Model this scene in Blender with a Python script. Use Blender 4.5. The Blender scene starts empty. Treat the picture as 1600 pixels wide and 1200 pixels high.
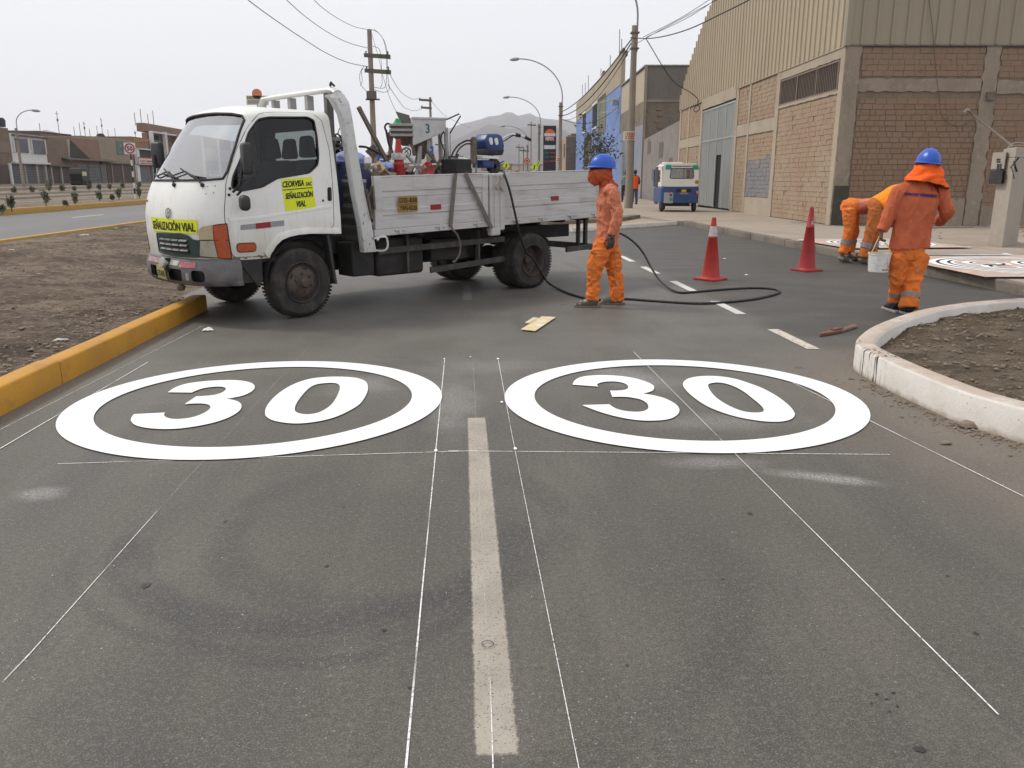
import bpy, bmesh, math, random
from mathutils import Vector, Matrix, noise, Euler
from mathutils.geometry import delaunay_2d_cdt
R=math.radians; PI=math.pi
ORD='first second third fourth fifth sixth seventh eighth ninth tenth eleventh twelfth'.split()
random.seed(7)
scene=bpy.context.scene
C=scene.collection
# ---------------------------------------------------------------- camera
F=1265.; HY=280.; VX=721.5; H=1.45
PITCH=math.atan((600-HY)/F); YAW=math.atan((800-VX)/(F/math.cos(PITCH)))
cam=bpy.data.cameras.new('camera'); camo=bpy.data.objects.new('camera',cam); C.objects.link(camo)
cam.sensor_width=36; cam.lens=F/1600*36; cam.clip_start=.05; cam.clip_end=20000
camo.location=(0,0,H); camo.rotation_euler=(PI/2-PITCH,0,-YAW); scene.camera=camo
# ---------------------------------------------------------------- sky, sun, exposure
SUN_EL=R(50); SUN_AZ=R(-68)       # azimuth from +Y (road direction), negative to the left
world=bpy.data.worlds.new('World'); scene.world=world; world.use_nodes=True
wn=world.node_tree.nodes; wl=world.node_tree.links; wn.clear()
wo=wn.new('ShaderNodeOutputWorld'); bgn=wn.new('ShaderNodeBackground'); bgn.inputs[1].default_value=.10
sky=wn.new('ShaderNodeTexSky'); sky.sky_type='NISHITA'; sky.sun_disc=False
sky.sun_elevation=SUN_EL; sky.sun_rotation=SUN_AZ; sky.dust_density=6; sky.air_density=1; sky.ozone_density=1
ov=wn.new('ShaderNodeMix'); ov.data_type='RGBA'; ov.inputs[0].default_value=.93
ov.inputs[7].default_value=(10.0,10.1,10.55,1)   # even overcast veil over the clear sky
wl.new(sky.outputs[0],ov.inputs[6]); wl.new(ov.outputs[2],bgn.inputs[0]); wl.new(bgn.outputs[0],wo.inputs[0])
sl=bpy.data.lights.new('sun','SUN'); sl.energy=2.1; sl.angle=R(11); sl.color=(1,.95,.86)
slo=bpy.data.objects.new('sun',sl); C.objects.link(slo)
sd=Vector((math.sin(SUN_AZ)*math.cos(SUN_EL),math.cos(SUN_AZ)*math.cos(SUN_EL),math.sin(SUN_EL)))
slo.rotation_euler=(-sd).to_track_quat('-Z','Y').to_euler(); slo.location=sd*50
scene.render.engine='CYCLES'; scene.cycles.volume_bounces=3; scene.cycles.max_bounces=8
vs=scene.view_settings; vs.view_transform='Standard'; vs.look='None'; vs.gamma=1; vs.use_curve_mapping=False; vs.exposure=0.0
# ---------------------------------------------------------------- measuring helpers: lines of sight met with the ground or a wall
cpi,spi,cyw,syw=math.cos(PITCH),math.sin(PITCH),math.cos(YAW),math.sin(YAW)
def ray(px,py):
    u=(px-800)/F; v=-(py-600)/F; fh=cpi+v*spi; z=-spi+v*cpi
    return (u*cyw+fh*syw,-u*syw+fh*cyw,z)
def G(px,py,z=0.):
    d=ray(px,py); t=(z-H)/d[2]; return Vector((d[0]*t,d[1]*t,z))
def onp(px,py,P0,D):
    d=ray(px,py); nx,ny=-D[1],D[0]; t=(P0[0]*nx+P0[1]*ny)/(d[0]*nx+d[1]*ny)
    return Vector((d[0]*t,d[1]*t,H+d[2]*t))
def atd(px,py,Y):     # at distance Y along the road
    d=ray(px,py); t=Y/d[1]; return Vector((d[0]*t,Y,H+d[2]*t))
def atX(px,py,X):
    d=ray(px,py); t=X/d[0]; return Vector((X,d[1]*t,H+d[2]*t))
# ---------------------------------------------------------------- objects
def tag(o,label=None,cat=None,group=None,kind=None):
    if label: o['label']=label
    if cat: o['category']=cat
    if group: o['group']=group
    if kind: o['kind']=kind
    return o
def thing(name,loc,label,cat,group=None,rz=0,mat=None):
    o=bpy.data.objects.new(name,None); C.objects.link(o); o.empty_display_size=.2
    if mat is not None: o.matrix_world=mat
    else: o.location=loc; o.rotation_euler=(0,0,rz)
    return tag(o,label,cat,group)
def children(o): return [c for c in bpy.data.objects if c.parent==o]
def copy_tree(o,parent=None,kids=None):
    if kids is None:
        kids={}
        for c in bpy.data.objects:
            if c.parent: kids.setdefault(c.parent.name,[]).append(c)
    c=o.copy(); C.objects.link(c)
    if parent: c.parent=parent
    for ch in kids.get(o.name,[]): copy_tree(ch,c,kids)
    return c
class MB:
    def __init__(s): s.v=[]; s.f=[]; s.m=[]; s.mi=0
    def add(s,vs,fs):
        b=len(s.v); s.v.extend([tuple(p) for p in vs])
        for f in fs: s.f.append([i+b for i in f]); s.m.append(s.mi)
        return s
    def mat(s,i): s.mi=i; return s
    def box(s,c,d,rot=None,loc=None):
        x,y,z=[k/2 for k in d]; P=[Vector((a*x,b*y,e*z)) for a in(-1,1) for b in(-1,1) for e in(-1,1)]
        if rot is not None: P=[rot@p for p in P]
        P=[p+Vector(c) for p in P]
        return s.add(P,[(0,1,3,2),(4,6,7,5),(0,4,5,1),(2,3,7,6),(0,2,6,4),(1,5,7,3)])
    def bb(s,x0,x1,y0,y1,z0,z1): return s.box(((x0+x1)/2,(y0+y1)/2,(z0+z1)/2),(abs(x1-x0),abs(y1-y0),abs(z1-z0)))
    def hexa(s,b,t):   # bottom 4, top 4 points, counter-clockwise from above
        return s.add(list(b)+list(t),[(3,2,1,0),(4,5,6,7),(0,1,5,4),(1,2,6,5),(2,3,7,6),(3,0,4,7)])
    def bar(s,p,q,w,h,up=(0,0,1)):
        p,q=Vector(p),Vector(q); d=(q-p).normalized(); u=Vector(up); r=d.cross(u)
        if r.length<1e-3: r=d.cross(Vector((1,0,0)))
        r.normalize(); u=r.cross(d); r=r*w/2; u=u*h/2
        return s.add([p-r-u,p+r-u,p+r+u,p-r+u,q-r-u,q+r-u,q+r+u,q-r+u],[(0,1,2,3),(7,6,5,4),(0,4,5,1),(1,5,6,2),(2,6,7,3),(3,7,4,0)])
    def tube(s,path,r,n=8,cap=True,closed=False,ell=1.,up=None):
        path=[Vector(p) for p in path]; N=len(path)
        rr=r if isinstance(r,(list,tuple)) else [r]*N
        prev=None; rings=[]
        for i,p in enumerate(path):
            if closed: d=path[(i+1)%N]-path[i-1]
            else: d=path[min(i+1,N-1)]-path[max(i-1,0)]
            if d.length<1e-9: d=Vector((0,0,1))
            d.normalize()
            if prev is None:
                a=Vector(up) if up is not None else (Vector((0,0,1)) if abs(d.z)<.9 else Vector((1,0,0)))
                u=(a-d*a.dot(d)).normalized()
            else:
                u=prev-d*prev.dot(d)
                u=u.normalized() if u.length>1e-6 else prev
            prev=u; w=d.cross(u); ring=[]
            rad=rr[i]; ra,rb=(rad if isinstance(rad,tuple) else (rad,rad*ell))
            for k in range(n):
                t=2*PI*k/n; ring.append(p+u*math.cos(t)*ra+w*math.sin(t)*rb)
            rings.append(ring)
        vs=[q for g in rings for q in g]; fs=[]
        M=N if closed else N-1
        for i in range(M):
            a=i*n; b=((i+1)%N)*n
            for k in range(n): fs.append((a+k,a+(k+1)%n,b+(k+1)%n,b+k))
        if cap and not closed: fs.append(tuple(range(n))[::-1]); fs.append(tuple(range((N-1)*n,N*n)))
        return s.add(vs,fs)
    def cyl(s,p,q,r,r2=None,n=16,cap=True): return s.tube([p,q],[r,r if r2 is None else r2],n,cap)
    def lathe(s,prof,c=(0,0,0),ax=(0,0,1),n=24,cap=False):
        a=Vector(ax).normalized(); u=(Vector((1,0,0)) if abs(a.x)<.9 else Vector((0,1,0))); u=(u-a*u.dot(a)).normalized(); w=a.cross(u); c=Vector(c)
        vs=[]; fs=[]
        for r,h in prof:
            for k in range(n):
                t=2*PI*k/n; vs.append(c+a*h+(u*math.cos(t)+w*math.sin(t))*r)
        for i in range(len(prof)-1):
            for k in range(n): fs.append((i*n+k,i*n+(k+1)%n,(i+1)*n+(k+1)%n,(i+1)*n+k))
        if cap: fs.append(tuple(range(n))[::-1]); fs.append(tuple(range((len(prof)-1)*n,len(prof)*n)))
        return s.add(vs,fs)
    def prism(s,poly,fn,t0,t1):   # poly 2d, fn(x,y,t)->3d
        n=len(poly); vs=[fn(x,y,t0) for x,y in poly]+[fn(x,y,t1) for x,y in poly]
        return s.add(vs,[tuple(range(n))[::-1],tuple(range(n,2*n))]+[(i,(i+1)%n,n+(i+1)%n,n+i) for i in range(n)])
    def poly(s,pts): return s.add(pts,[tuple(range(len(pts)))])
    def grid(s,fn,nu,nv):
        vs=[fn(i/nu,j/nv) for i in range(nu+1) for j in range(nv+1)]
        return s.add(vs,[(i*(nv+1)+j,(i+1)*(nv+1)+j,(i+1)*(nv+1)+j+1,i*(nv+1)+j+1) for i in range(nu) for j in range(nv)])
    def sphere(s,c,r,nu=16,nv=10,sc=(1,1,1)):
        c=Vector(c); vs=[]; fs=[]
        for j in range(nv+1):
            p=PI*j/nv
            for i in range(nu):
                t=2*PI*i/nu; vs.append(c+Vector((math.sin(p)*math.cos(t)*r*sc[0],math.sin(p)*math.sin(t)*r*sc[1],math.cos(p)*r*sc[2])))
        for j in range(nv):
            for i in range(nu): fs.append((j*nu+i,(j+1)*nu+i,(j+1)*nu+(i+1)%nu,j*nu+(i+1)%nu))
        return s.add(vs,fs)
    def merge(s,o,M=None):
        return s.add([M@Vector(p) for p in o.v] if M is not None else o.v,o.f)
    def build(s,name,mats,parent=None,smooth=None,bevel=0,seg=2,label=None,cat=None,group=None,kind=None,recalc=True):
        me=bpy.data.meshes.new(name); me.from_pydata([tuple(p) for p in s.v],[],s.f)
        if not isinstance(mats,(list,tuple)): mats=[mats]
        for m in mats: me.materials.append(m)
        me.polygons.foreach_set('material_index',[min(i,len(mats)-1) for i in s.m])
        if recalc or bevel:
            bm=bmesh.new(); bm.from_mesh(me)
            if smooth is not None: bmesh.ops.remove_doubles(bm,verts=bm.verts,dist=1e-5)
            if recalc: bmesh.ops.recalc_face_normals(bm,faces=bm.faces)
            if bevel:
                ed=[e for e in bm.edges if len(e.link_faces)==2 and e.calc_face_angle(0)>R(30)]
                bmesh.ops.bevel(bm,geom=ed,offset=bevel,segments=seg,affect='EDGES',profile=.5,clamp_overlap=True)
            bm.to_mesh(me); bm.free()
        if smooth is not None:
            me.polygons.foreach_set('use_smooth',[True]*len(me.polygons)); me.set_sharp_from_angle(angle=R(smooth))
        o=bpy.data.objects.new(name,me); C.objects.link(o)
        if parent: o.parent=parent
        return tag(o,label,cat,group,kind)
def inst(name,me,parent,loc,sc=(1,1,1),rot=(0,0,0)):
    o=bpy.data.objects.new(name,me); C.objects.link(o); o.parent=parent; o.location=loc; o.scale=sc; o.rotation_euler=rot; return o
# text as mesh data: returns (verts2d, faces) with unit cap height, left aligned
_tx={}
def textgeo(txt,bold=.0,align='CENTER',res=3):
    k=(txt,bold,align,res)
    if k in _tx: return _tx[k]
    cu=bpy.data.curves.new('t','FONT'); cu.body=txt; cu.size=1; cu.offset=bold; cu.resolution_u=res; cu.align_x=align
    o=bpy.data.objects.new('t',cu); me=bpy.data.meshes.new_from_object(o)
    vs=[(v.co.x/.73,v.co.y/.73) for v in me.vertices]; fs=[tuple(p.vertices) for p in me.polygons]
    bpy.data.objects.remove(o); bpy.data.meshes.remove(me); bpy.data.curves.remove(cu)
    _tx[k]=(vs,fs); return _tx[k]
def text(mb,txt,fn,h,sx=1.,bold=.02,align='CENTER',width=None):
    """fn(u,v)->3d point; letters h high; width: fit the string to that width"""
    vs,fs=textgeo(txt,bold,align)
    if not vs: return mb
    if width:
        w=max(p[0] for p in vs)-min(p[0] for p in vs); sx=width/(w*h)
    return mb.add([fn(x*h*sx,y*h) for x,y in vs],fs)
def inpoly(x,y,P):
    c=False; j=len(P)-1
    for i in range(len(P)):
        a,b=P[i],P[j]
        if (a[1]>y)!=(b[1]>y) and x<(b[0]-a[0])*(y-a[1])/(b[1]-a[1]+1e-12)+a[0]: c=not c
        j=i
    return c
def rounded(P,r,n=4):
    out=[]; N=len(P)
    for i in range(N):
        p=Vector(P[i]).to_2d(); a=Vector(P[i-1]).to_2d(); b=Vector(P[(i+1)%N]).to_2d()
        ra=min(r,(a-p).length*.45); rb=min(r,(b-p).length*.45)
        s=p+(a-p).normalized()*ra; e=p+(b-p).normalized()*rb
        for k in range(n+1):
            t=k/n; out.append(tuple(s*(1-t)**2+p*2*t*(1-t)+e*t*t))
    return out
def patch(mb,fn,outer,holes=(),step=.06,mi=None):
    """triangulated piece of the surface fn(u,v) inside outer and outside holes"""
    def dens(P):
        o=[]
        for i in range(len(P)):
            a,b=P[i],P[(i+1)%len(P)]; n=max(1,int(math.hypot(b[0]-a[0],b[1]-a[1])/step))
            for k in range(n): o.append((a[0]+(b[0]-a[0])*k/n,a[1]+(b[1]-a[1])*k/n))
        return o
    V=[];E=[]
    for P in [outer]+list(holes):
        P=dens(P); b=len(V); V+=P; E+=[(b+i,b+(i+1)%len(P)) for i in range(len(P))]
    x0,x1=min(p[0] for p in outer),max(p[0] for p in outer); y0,y1=min(p[1] for p in outer),max(p[1] for p in outer)
    nx=max(1,int((x1-x0)/step)); ny=max(1,int((y1-y0)/step))
    for i in range(1,nx):
        for j in range(1,ny):
            x=x0+(x1-x0)*i/nx; y=y0+(y1-y0)*j/ny
            if inpoly(x,y,outer) and not any(inpoly(x,y,h) for h in holes): V.append((x,y))
    r=delaunay_2d_cdt([Vector(p) for p in V],E,[],0,1e-5)
    vo,fo=r[0],r[2]; fs=[]
    for f in fo:
        cx=sum(vo[i][0] for i in f)/len(f); cy=sum(vo[i][1] for i in f)/len(f)
        if inpoly(cx,cy,outer) and not any(inpoly(cx,cy,h) for h in holes): fs.append(tuple(f))
    if mi is not None: mb.mat(mi)
    return mb.add([fn(p[0],p[1]) for p in vo],fs)
def arc(c,r,a0,a1,n,fn=lambda x,y:(x,y)): return [fn(c[0]+r*math.cos(a0+(a1-a0)*i/n),c[1]+r*math.sin(a0+(a1-a0)*i/n)) for i in range(n+1)]
def sag(p,q,s,n=24):
    p,q=Vector(p),Vector(q); return [p.lerp(q,i/n)-Vector((0,0,s*4*(i/n)*(1-i/n))) for i in range(n+1)]
def smoothpath(pts,n=6):
    P=[Vector(p) for p in pts]; out=[]
    for i in range(len(P)-1):
        a=P[max(i-1,0)];b=P[i];c=P[i+1];d=P[min(i+2,len(P)-1)]
        for k in range(n):
            t=k/n; out.append(.5*((2*b)+(c-a)*t+(2*a-5*b+4*c-d)*t*t+(3*b-a-3*c+d)*t**3))
    out.append(P[-1]); return out
# ---------------------------------------------------------------- materials
def nt(name):
    m=bpy.data.materials.new(name); m.use_nodes=True; n=m.node_tree; 
    return m,n,n.nodes['Principled BSDF'],n.nodes['Material Output']
class N:
    """small wrapper for node maths"""
    def __init__(s,tree,coord='Object'):
        s.t=tree; s.n=tree.nodes; s.l=tree.links
        if coord=='World': s.co=s.new('ShaderNodeNewGeometry').outputs['Position']
        else: s.co=s.new('ShaderNodeTexCoord').outputs[coord]
        s.sep=None
    def new(s,k,**kw):
        x=s.n.new(k)
        for a,b in kw.items(): setattr(x,a,b)
        return x
    def put(s,inp,v):
        if hasattr(v,'links') or hasattr(v,'is_output'): s.l.new(v,inp)
        elif isinstance(v,(tuple,list)) and len(v)==3 and inp.type=='RGBA': inp.default_value=(*v,1)
        else: inp.default_value=v
    def noise(s,scale,detail=4,rough=.55,vec=None,dist=0.,out='Fac'):
        x=s.new('ShaderNodeTexNoise'); x.inputs['Scale'].default_value=scale; x.inputs['Detail'].default_value=detail; x.inputs['Roughness'].default_value=rough
        x.inputs['Distortion'].default_value=dist; s.l.new(vec if vec is not None else s.co,x.inputs['Vector']); return x.outputs[out]
    def vor(s,scale,vec=None,out='Distance',feature='F1',rand=1.):
        x=s.new('ShaderNodeTexVoronoi'); x.feature=feature; x.inputs['Scale'].default_value=scale; x.inputs['Randomness'].default_value=rand
        s.l.new(vec if vec is not None else s.co,x.inputs['Vector']); return x.outputs[out]
    def stretch(s,sc,rot=(0,0,0),loc=(0,0,0),vec=None):
        x=s.new('ShaderNodeMapping'); x.inputs['Scale'].default_value=sc; x.inputs['Rotation'].default_value=rot; x.inputs['Location'].default_value=loc
        s.l.new(vec if vec is not None else s.co,x.inputs['Vector']); return x.outputs[0]
    def ramp(s,f,lo,hi,a=0.,b=1.):
        x=s.new('ShaderNodeMapRange'); x.interpolation_type='SMOOTHSTEP'; s.put(x.inputs[0],f); x.inputs[1].default_value=lo; x.inputs[2].default_value=hi; x.inputs[3].default_value=a; x.inputs[4].default_value=b; return x.outputs[0]
    def m(s,op,a,b=0.,c=None):
        x=s.new('ShaderNodeMath',operation=op); s.put(x.inputs[0],a); s.put(x.inputs[1],b)
        if c is not None: s.put(x.inputs[2],c)
        return x.outputs[0]
    def mix(s,f,a,b):
        x=s.new('ShaderNodeMix',data_type='RGBA'); s.put(x.inputs[0],f); s.put(x.inputs[6],a); s.put(x.inputs[7],b); return x.outputs[2]
    def xyz(s):
        if s.sep is None:
            x=s.new('ShaderNodeSeparateXYZ'); s.l.new(s.co,x.inputs[0]); s.sep=x.outputs
        return s.sep
    def bump(s,h,strength=.3,dist=.01,prev=None):
        x=s.new('ShaderNodeBump'); x.inputs['Strength'].default_value=strength; x.inputs['Distance'].default_value=dist; s.l.new(h,x.inputs['Height'])
        if prev is not None: s.l.new(prev,x.inputs['Normal'])
        return x.outputs[0]
def mat(name,base,rough=.7,layers=(),bump=None,metal=0.,spec=.5,coord='Object',bump2=None,stretch=None,objvar=0.):
    """layers: (scale, colour, lo, hi[, amount[, stretch]]) patches of another colour by noise; bump: (scale, strength, dist)"""
    m,t,b,o=nt(name); n=N(t,coord); col=tuple(base)
    b.inputs['Roughness'].default_value=rough; b.inputs['Metallic'].default_value=metal; b.inputs['Specular IOR Level'].default_value=spec
    first=True
    for L in layers:
        vec=n.stretch(L[5]) if len(L)>5 else None
        if vec is None and not first: vec=n.stretch((1,1,1),loc=(random.uniform(-9,9),random.uniform(-9,9),3))
        f=n.ramp(n.noise(L[0],5,.6,vec),L[2],L[3],0,L[4] if len(L)>4 else 1.)
        col=n.mix(f,col,L[1]); first=False
    if objvar:
        oi=n.new('ShaderNodeObjectInfo'); h=n.new('ShaderNodeHueSaturation'); 
        h.inputs['Hue'].default_value=.5; n.put(h.inputs['Color'],col); n.l.new(n.m('MULTIPLY_ADD',oi.outputs['Random'],objvar,1-objvar/2),h.inputs['Value']); col=h.outputs[0]
    if isinstance(col,tuple): b.inputs['Base Color'].default_value=(*col,1)
    else: n.l.new(col,b.inputs['Base Color'])
    p=None
    if bump: p=n.bump(n.noise(bump[0],4,.6),bump[1],bump[2])
    if bump2: p=n.bump(n.noise(bump2[0],3,.5,n.stretch(bump2[3]) if len(bump2)>3 else None),bump2[1],bump2[2],p)
    if p is not None: n.l.new(p,b.inputs['Normal'])
    return m
def glass(name,tint=(.9,.95,.95),fac=.12,rough=.02):
    m,t,b,o=nt(name); t.nodes.remove(b); n=N(t)
    tr=n.new('ShaderNodeBsdfTransparent'); tr.inputs[0].default_value=(*tint,1); gl=n.new('ShaderNodeBsdfGlossy'); gl.inputs['Roughness'].default_value=rough
    fr=n.new('ShaderNodeFresnel'); fr.inputs[0].default_value=1.5; mx=n.new('ShaderNodeMixShader')
    n.l.new(n.m('ADD',fr.outputs[0],fac),mx.inputs[0]); n.l.new(tr.outputs[0],mx.inputs[1]); n.l.new(gl.outputs[0],mx.inputs[2]); n.l.new(mx.outputs[0],o.inputs[0])
    return m
DUST=(.30,.25,.20)
M={}
M['black']=mat('black rubber',(.018,.018,.018),.75,[(9,(.06,.055,.05),.45,.8,.6)])
M['tyre']=mat('dusty tyre',(.022,.021,.02),.85,[(7,(.085,.07,.055),.4,.75,.8),(60,(.04,.035,.03),.5,.7,.5)],bump=(90,.3,.003))
M['rim']=mat('rusty painted rim',(.07,.052,.042),.7,[(12,(.13,.10,.08),.4,.8,.6),(30,(.03,.022,.018),.5,.8,.6)],metal=.1)
M['chassis']=mat('grimy chassis steel',(.022,.021,.02),.75,[(6,(.06,.052,.045),.45,.75,.6)],bump=(30,.2,.004))
M['darkgrey']=mat('dark grey plastic',(.028,.029,.030),.55,[(8,(.055,.053,.05),.45,.75,.5)])
M['lining']=mat('dark cab lining',(.012,.012,.012),.9)
M['cabwhite']=mat('aged white cab paint',(.80,.80,.765),.34,[(2.2,(.62,.60,.55),.48,.8,.5),(14,(.42,.36,.28),.66,.8,.5),(50,(.2,.12,.07),.72,.78,.6)],bump=(3,.04,.02))
def cabpaint():
    m,t,b,o=nt('aged white cab paint'); n=N(t,'Object'); x,y,z=n.xyz()
    col=n.mix(n.ramp(n.noise(2.2,5,.6),.48,.8,0,.5),(.76,.76,.725),(.60,.575,.52))
    g=n.noise(3.2,5,.65,n.stretch((1,1,.35))); low=n.ramp(n.m('ADD',z,n.m('MULTIPLY',g,.7)),1.45,.95,0,.75)
    col=n.mix(low,col,(.46,.41,.33)); st=n.ramp(n.noise(16,4,.7,n.stretch((1.5,1.5,.12))),.56,.72,0,.5); col=n.mix(n.m('MULTIPLY',st,n.ramp(z,2.0,.9,.25,1)),col,(.44,.38,.30))
    col=n.mix(n.ramp(n.noise(50,4,.7),.70,.76,0,.7),col,(.16,.09,.05))
    n.l.new(col,b.inputs['Base Color']); n.l.new(n.ramp(n.noise(6,4,.6),.35,.7,.28,.5),b.inputs['Roughness']); n.l.new(n.bump(n.noise(2.6,3,.5),.10,.03),b.inputs['Normal']); return m
M['cabwhite']=cabpaint()
M['bedwhite']=mat('worn whitewashed steel',(.52,.505,.50),.62,[(5,(.36,.34,.325),.45,.72,.7,(.35,1,2.6)),(2.2,(.28,.22,.17),.56,.8,.5),(28,(.16,.11,.08),.66,.76,.8,(.6,1,1.6))],bump=(25,.15,.004))
M['postwhite']=mat('chipped white gate post',(.56,.56,.55),.5,[(9,(.30,.27,.24),.55,.75,.8),(30,(.04,.035,.03),.63,.68,.9,(1,1,.3))],bump=(40,.2,.003))
M['beddark']=mat('dark primer steel',(.10,.098,.09),.6,[(6,(.17,.16,.145),.45,.75,.6)])
M['glass_cab']=glass('cab glass',(.82,.88,.90),.38)
M['glass_side']=glass('side glass',(.50,.54,.53),.0)
M['lens_orange']=mat('orange lens',(.42,.075,.018),.28,[(40,(.25,.045,.015),.45,.7,.6)],bump=(70,.25,.002))
M['lens_clear']=mat('aged clear lens',(.50,.48,.42),.18,[(12,(.28,.26,.22),.45,.7,.6)],metal=.35)
M['lens_cream']=mat('cream headlamp trim',(.46,.37,.24),.5,[(9,(.36,.29,.2),.45,.7,.6)])
M['grille']=mat('teal grey grille',(.022,.05,.044),.5,[(12,(.05,.07,.065),.45,.7,.5)])
M['slat']=mat('grey grille slat',(.20,.20,.195),.5)
M['bumper']=mat('scuffed grey bumper',(.115,.113,.115),.62,[(7,(.19,.18,.17),.45,.75,.6),(30,(.05,.045,.045),.55,.75,.5)],bump=(60,.1,.003))
M['yellow_st']=mat('fluorescent yellow sticker',(.70,.76,.008),.5,[(9,(.58,.64,.02),.4,.8,.5)])
M['ink']=mat('black print',(.012,.012,.014),.6)
M['redref']=mat('red reflective tape',(.30,.012,.025),.45,[(60,(.16,.01,.02),.4,.6,.5)])
M['greyref']=mat('grey reflective tape',(.30,.30,.31),.45,[(50,(.22,.22,.23),.4,.6,.5)])
M['plate_y']=mat('dirty yellow plate',(.40,.36,.12),.5,[(30,(.2,.17,.06),.45,.7,.8)])
M['chrome']=mat('dull chrome',(.55,.55,.55),.25,metal=.9)
M['seat']=mat('dark seat cloth',(.02,.02,.021),.9)
M['scrap']=mat('dusty scrap',(.45,.42,.38),.9,[(12,(.3,.27,.23),.4,.65,.8)])
M['paper']=mat('crumpled paper',(.72,.72,.70),.8,[(9,(.5,.48,.46),.4,.7,.5)],bump=(12,.5,.02))
M['cone']=mat('faded red cone rubber',(.40,.026,.018),.55,[(7,(.28,.025,.02),.4,.75,.7),(22,(.16,.03,.025),.6,.72,.7)],bump=(30,.1,.004))
M['cone_dark']=mat('older red cone rubber',(.33,.018,.016),.55,[(7,(.24,.02,.02),.4,.75,.7),(22,(.10,.02,.02),.62,.72,.7)],bump=(30,.1,.004))
M['coneband']=mat('dirty white sleeve',(.50,.48,.48),.45,[(16,(.26,.22,.2),.45,.7,.7)])
M['steel']=mat('galvanised grey steel',(.33,.33,.32),.5,[(8,(.22,.215,.2),.42,.75,.7),(35,(.12,.10,.08),.62,.75,.7)],metal=.15)
M['hopper']=mat('silver painted hopper',(.50,.50,.49),.48,[(5,(.32,.315,.30),.42,.75,.7),(30,(.18,.14,.1),.68,.78,.7)],metal=.1)
M['rusty']=mat('rusty iron',(.13,.10,.08),.75,[(12,(.20,.17,.14),.42,.7,.7),(40,(.06,.045,.035),.5,.7,.6)],bump=(40,.3,.004))
M['bluepaint']=mat('blue enamel',(.018,.045,.16),.4,[(9,(.03,.06,.17),.45,.75,.6),(30,(.01,.015,.03),.58,.7,.8)])
M['navy']=mat('navy tarpaulin',(.012,.018,.06),.65,[(5,(.02,.04,.13),.45,.7,.7)],bump=(7,.6,.03))
M['lilac']=mat('pale blue tarpaulin',(.30,.34,.62),.6,[(6,(.12,.16,.42),.42,.65,.8)],bump=(7,.6,.03))
M['green']=mat('green plastic',(.015,.22,.08),.6)
M['hose']=mat('black hose',(.014,.014,.014),.5,[(30,(.12,.11,.10),.58,.7,.7)])
M['wood']=mat('weathered timber',(.17,.14,.11),.8,[(20,(.10,.08,.06),.4,.7,.7,(1,1,.2))])
M['strap']=mat('dusty webbing strap',(.16,.14,.12),.85,[(20,(.10,.09,.075),.4,.7,.7)])
M['rope']=mat('frayed rope',(.40,.36,.28),.9)
M['whiteplastic']=mat('white plastic',(.68,.68,.66),.45,[(20,(.5,.48,.44),.45,.75,.6)])
M['cardboard']=mat('cardboard',(.42,.31,.19),.85,[(8,(.33,.24,.15),.4,.7,.6)])
M['helmet']=mat('blue helmet plastic',(.018,.085,.46),.33,[(14,(.02,.07,.34),.45,.8,.4),(45,(.2,.25,.4),.68,.74,.5)])
M['skin']=mat('brown skin',(.14,.07,.045),.55,[(20,(.10,.05,.033),.4,.7,.5)])
M['hair']=mat('black hair',(.012,.01,.009),.7)
M['glove']=mat('paint stained work glove',(.06,.045,.04),.85,[(25,(.33,.27,.22),.55,.65,.8)])
def cloth(name,base,stain,dark,fine=1.):
    return mat(name,base,.88,[(6,dark,.42,.72,.45),(16,stain,.55,.74,.6),(55,stain,.62,.72,.35)],bump=(30,.30,.010),bump2=(8*fine,.55,.05,(1,1,.4)),spec=.2)
M['salmon']=cloth('faded salmon shirt cloth',(.56,.19,.105),(.66,.36,.26),(.42,.12,.065))
M['rust']=cloth('rust orange shirt cloth',(.50,.125,.058),(.58,.24,.15),(.38,.085,.04))
M['orange']=cloth('orange trouser cloth',(.70,.18,.035),(.60,.36,.22),(.46,.105,.028))
M['orange_d']=cloth('dirty orange trouser cloth',(.44,.13,.035),(.34,.21,.13),(.24,.08,.03))
M['vest']=cloth('bright orange vest',(.95,.27,.02),(.80,.26,.05),(.85,.20,.015))
M['hood']=cloth('bright orange hood cloth',(.88,.13,.02),(.75,.16,.05),(.60,.08,.015))
M['hood_b']=cloth('brown orange scarf cloth',(.42,.085,.035),(.5,.15,.08),(.26,.05,.022))
M['pinkshirt']=cloth('pale salmon shirt cloth',(.58,.20,.12),(.64,.34,.25),(.46,.14,.09))
M['reftape']=mat('grey reflective trouser band',(.22,.21,.21),.5,[(30,(.13,.12,.11),.4,.7,.6)])
M['boot']=mat('paint splashed boot',(.11,.095,.075),.8,[(18,(.42,.38,.32),.5,.62,.85)])
M['bootdark']=mat('black boot',(.02,.02,.02),.6,[(18,(.10,.09,.08),.55,.7,.6)])
M['jeans']=mat('faded jeans',(.05,.075,.12),.9,[(9,(.10,.13,.17),.4,.7,.6)])
M['darkcloth']=mat('dark clothing',(.03,.03,.032),.9)
M['greyshirt']=mat('grey green shirt',(.20,.24,.23),.9)
M['concrete']=mat('grey concrete',(.24,.215,.185),.85,[(1.2,(.18,.16,.135),.42,.7,.6),(8,(.31,.28,.24),.5,.75,.6),(45,(.13,.11,.09),.6,.75,.6)],bump=(40,.25,.006))
M['concrete_l']=mat('pale dusty concrete',(.34,.30,.25),.85,[(1.2,(.27,.235,.19),.42,.7,.6),(8,(.39,.35,.30),.5,.75,.6),(45,(.2,.17,.14),.62,.75,.5)],bump=(40,.2,.006))
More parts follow.
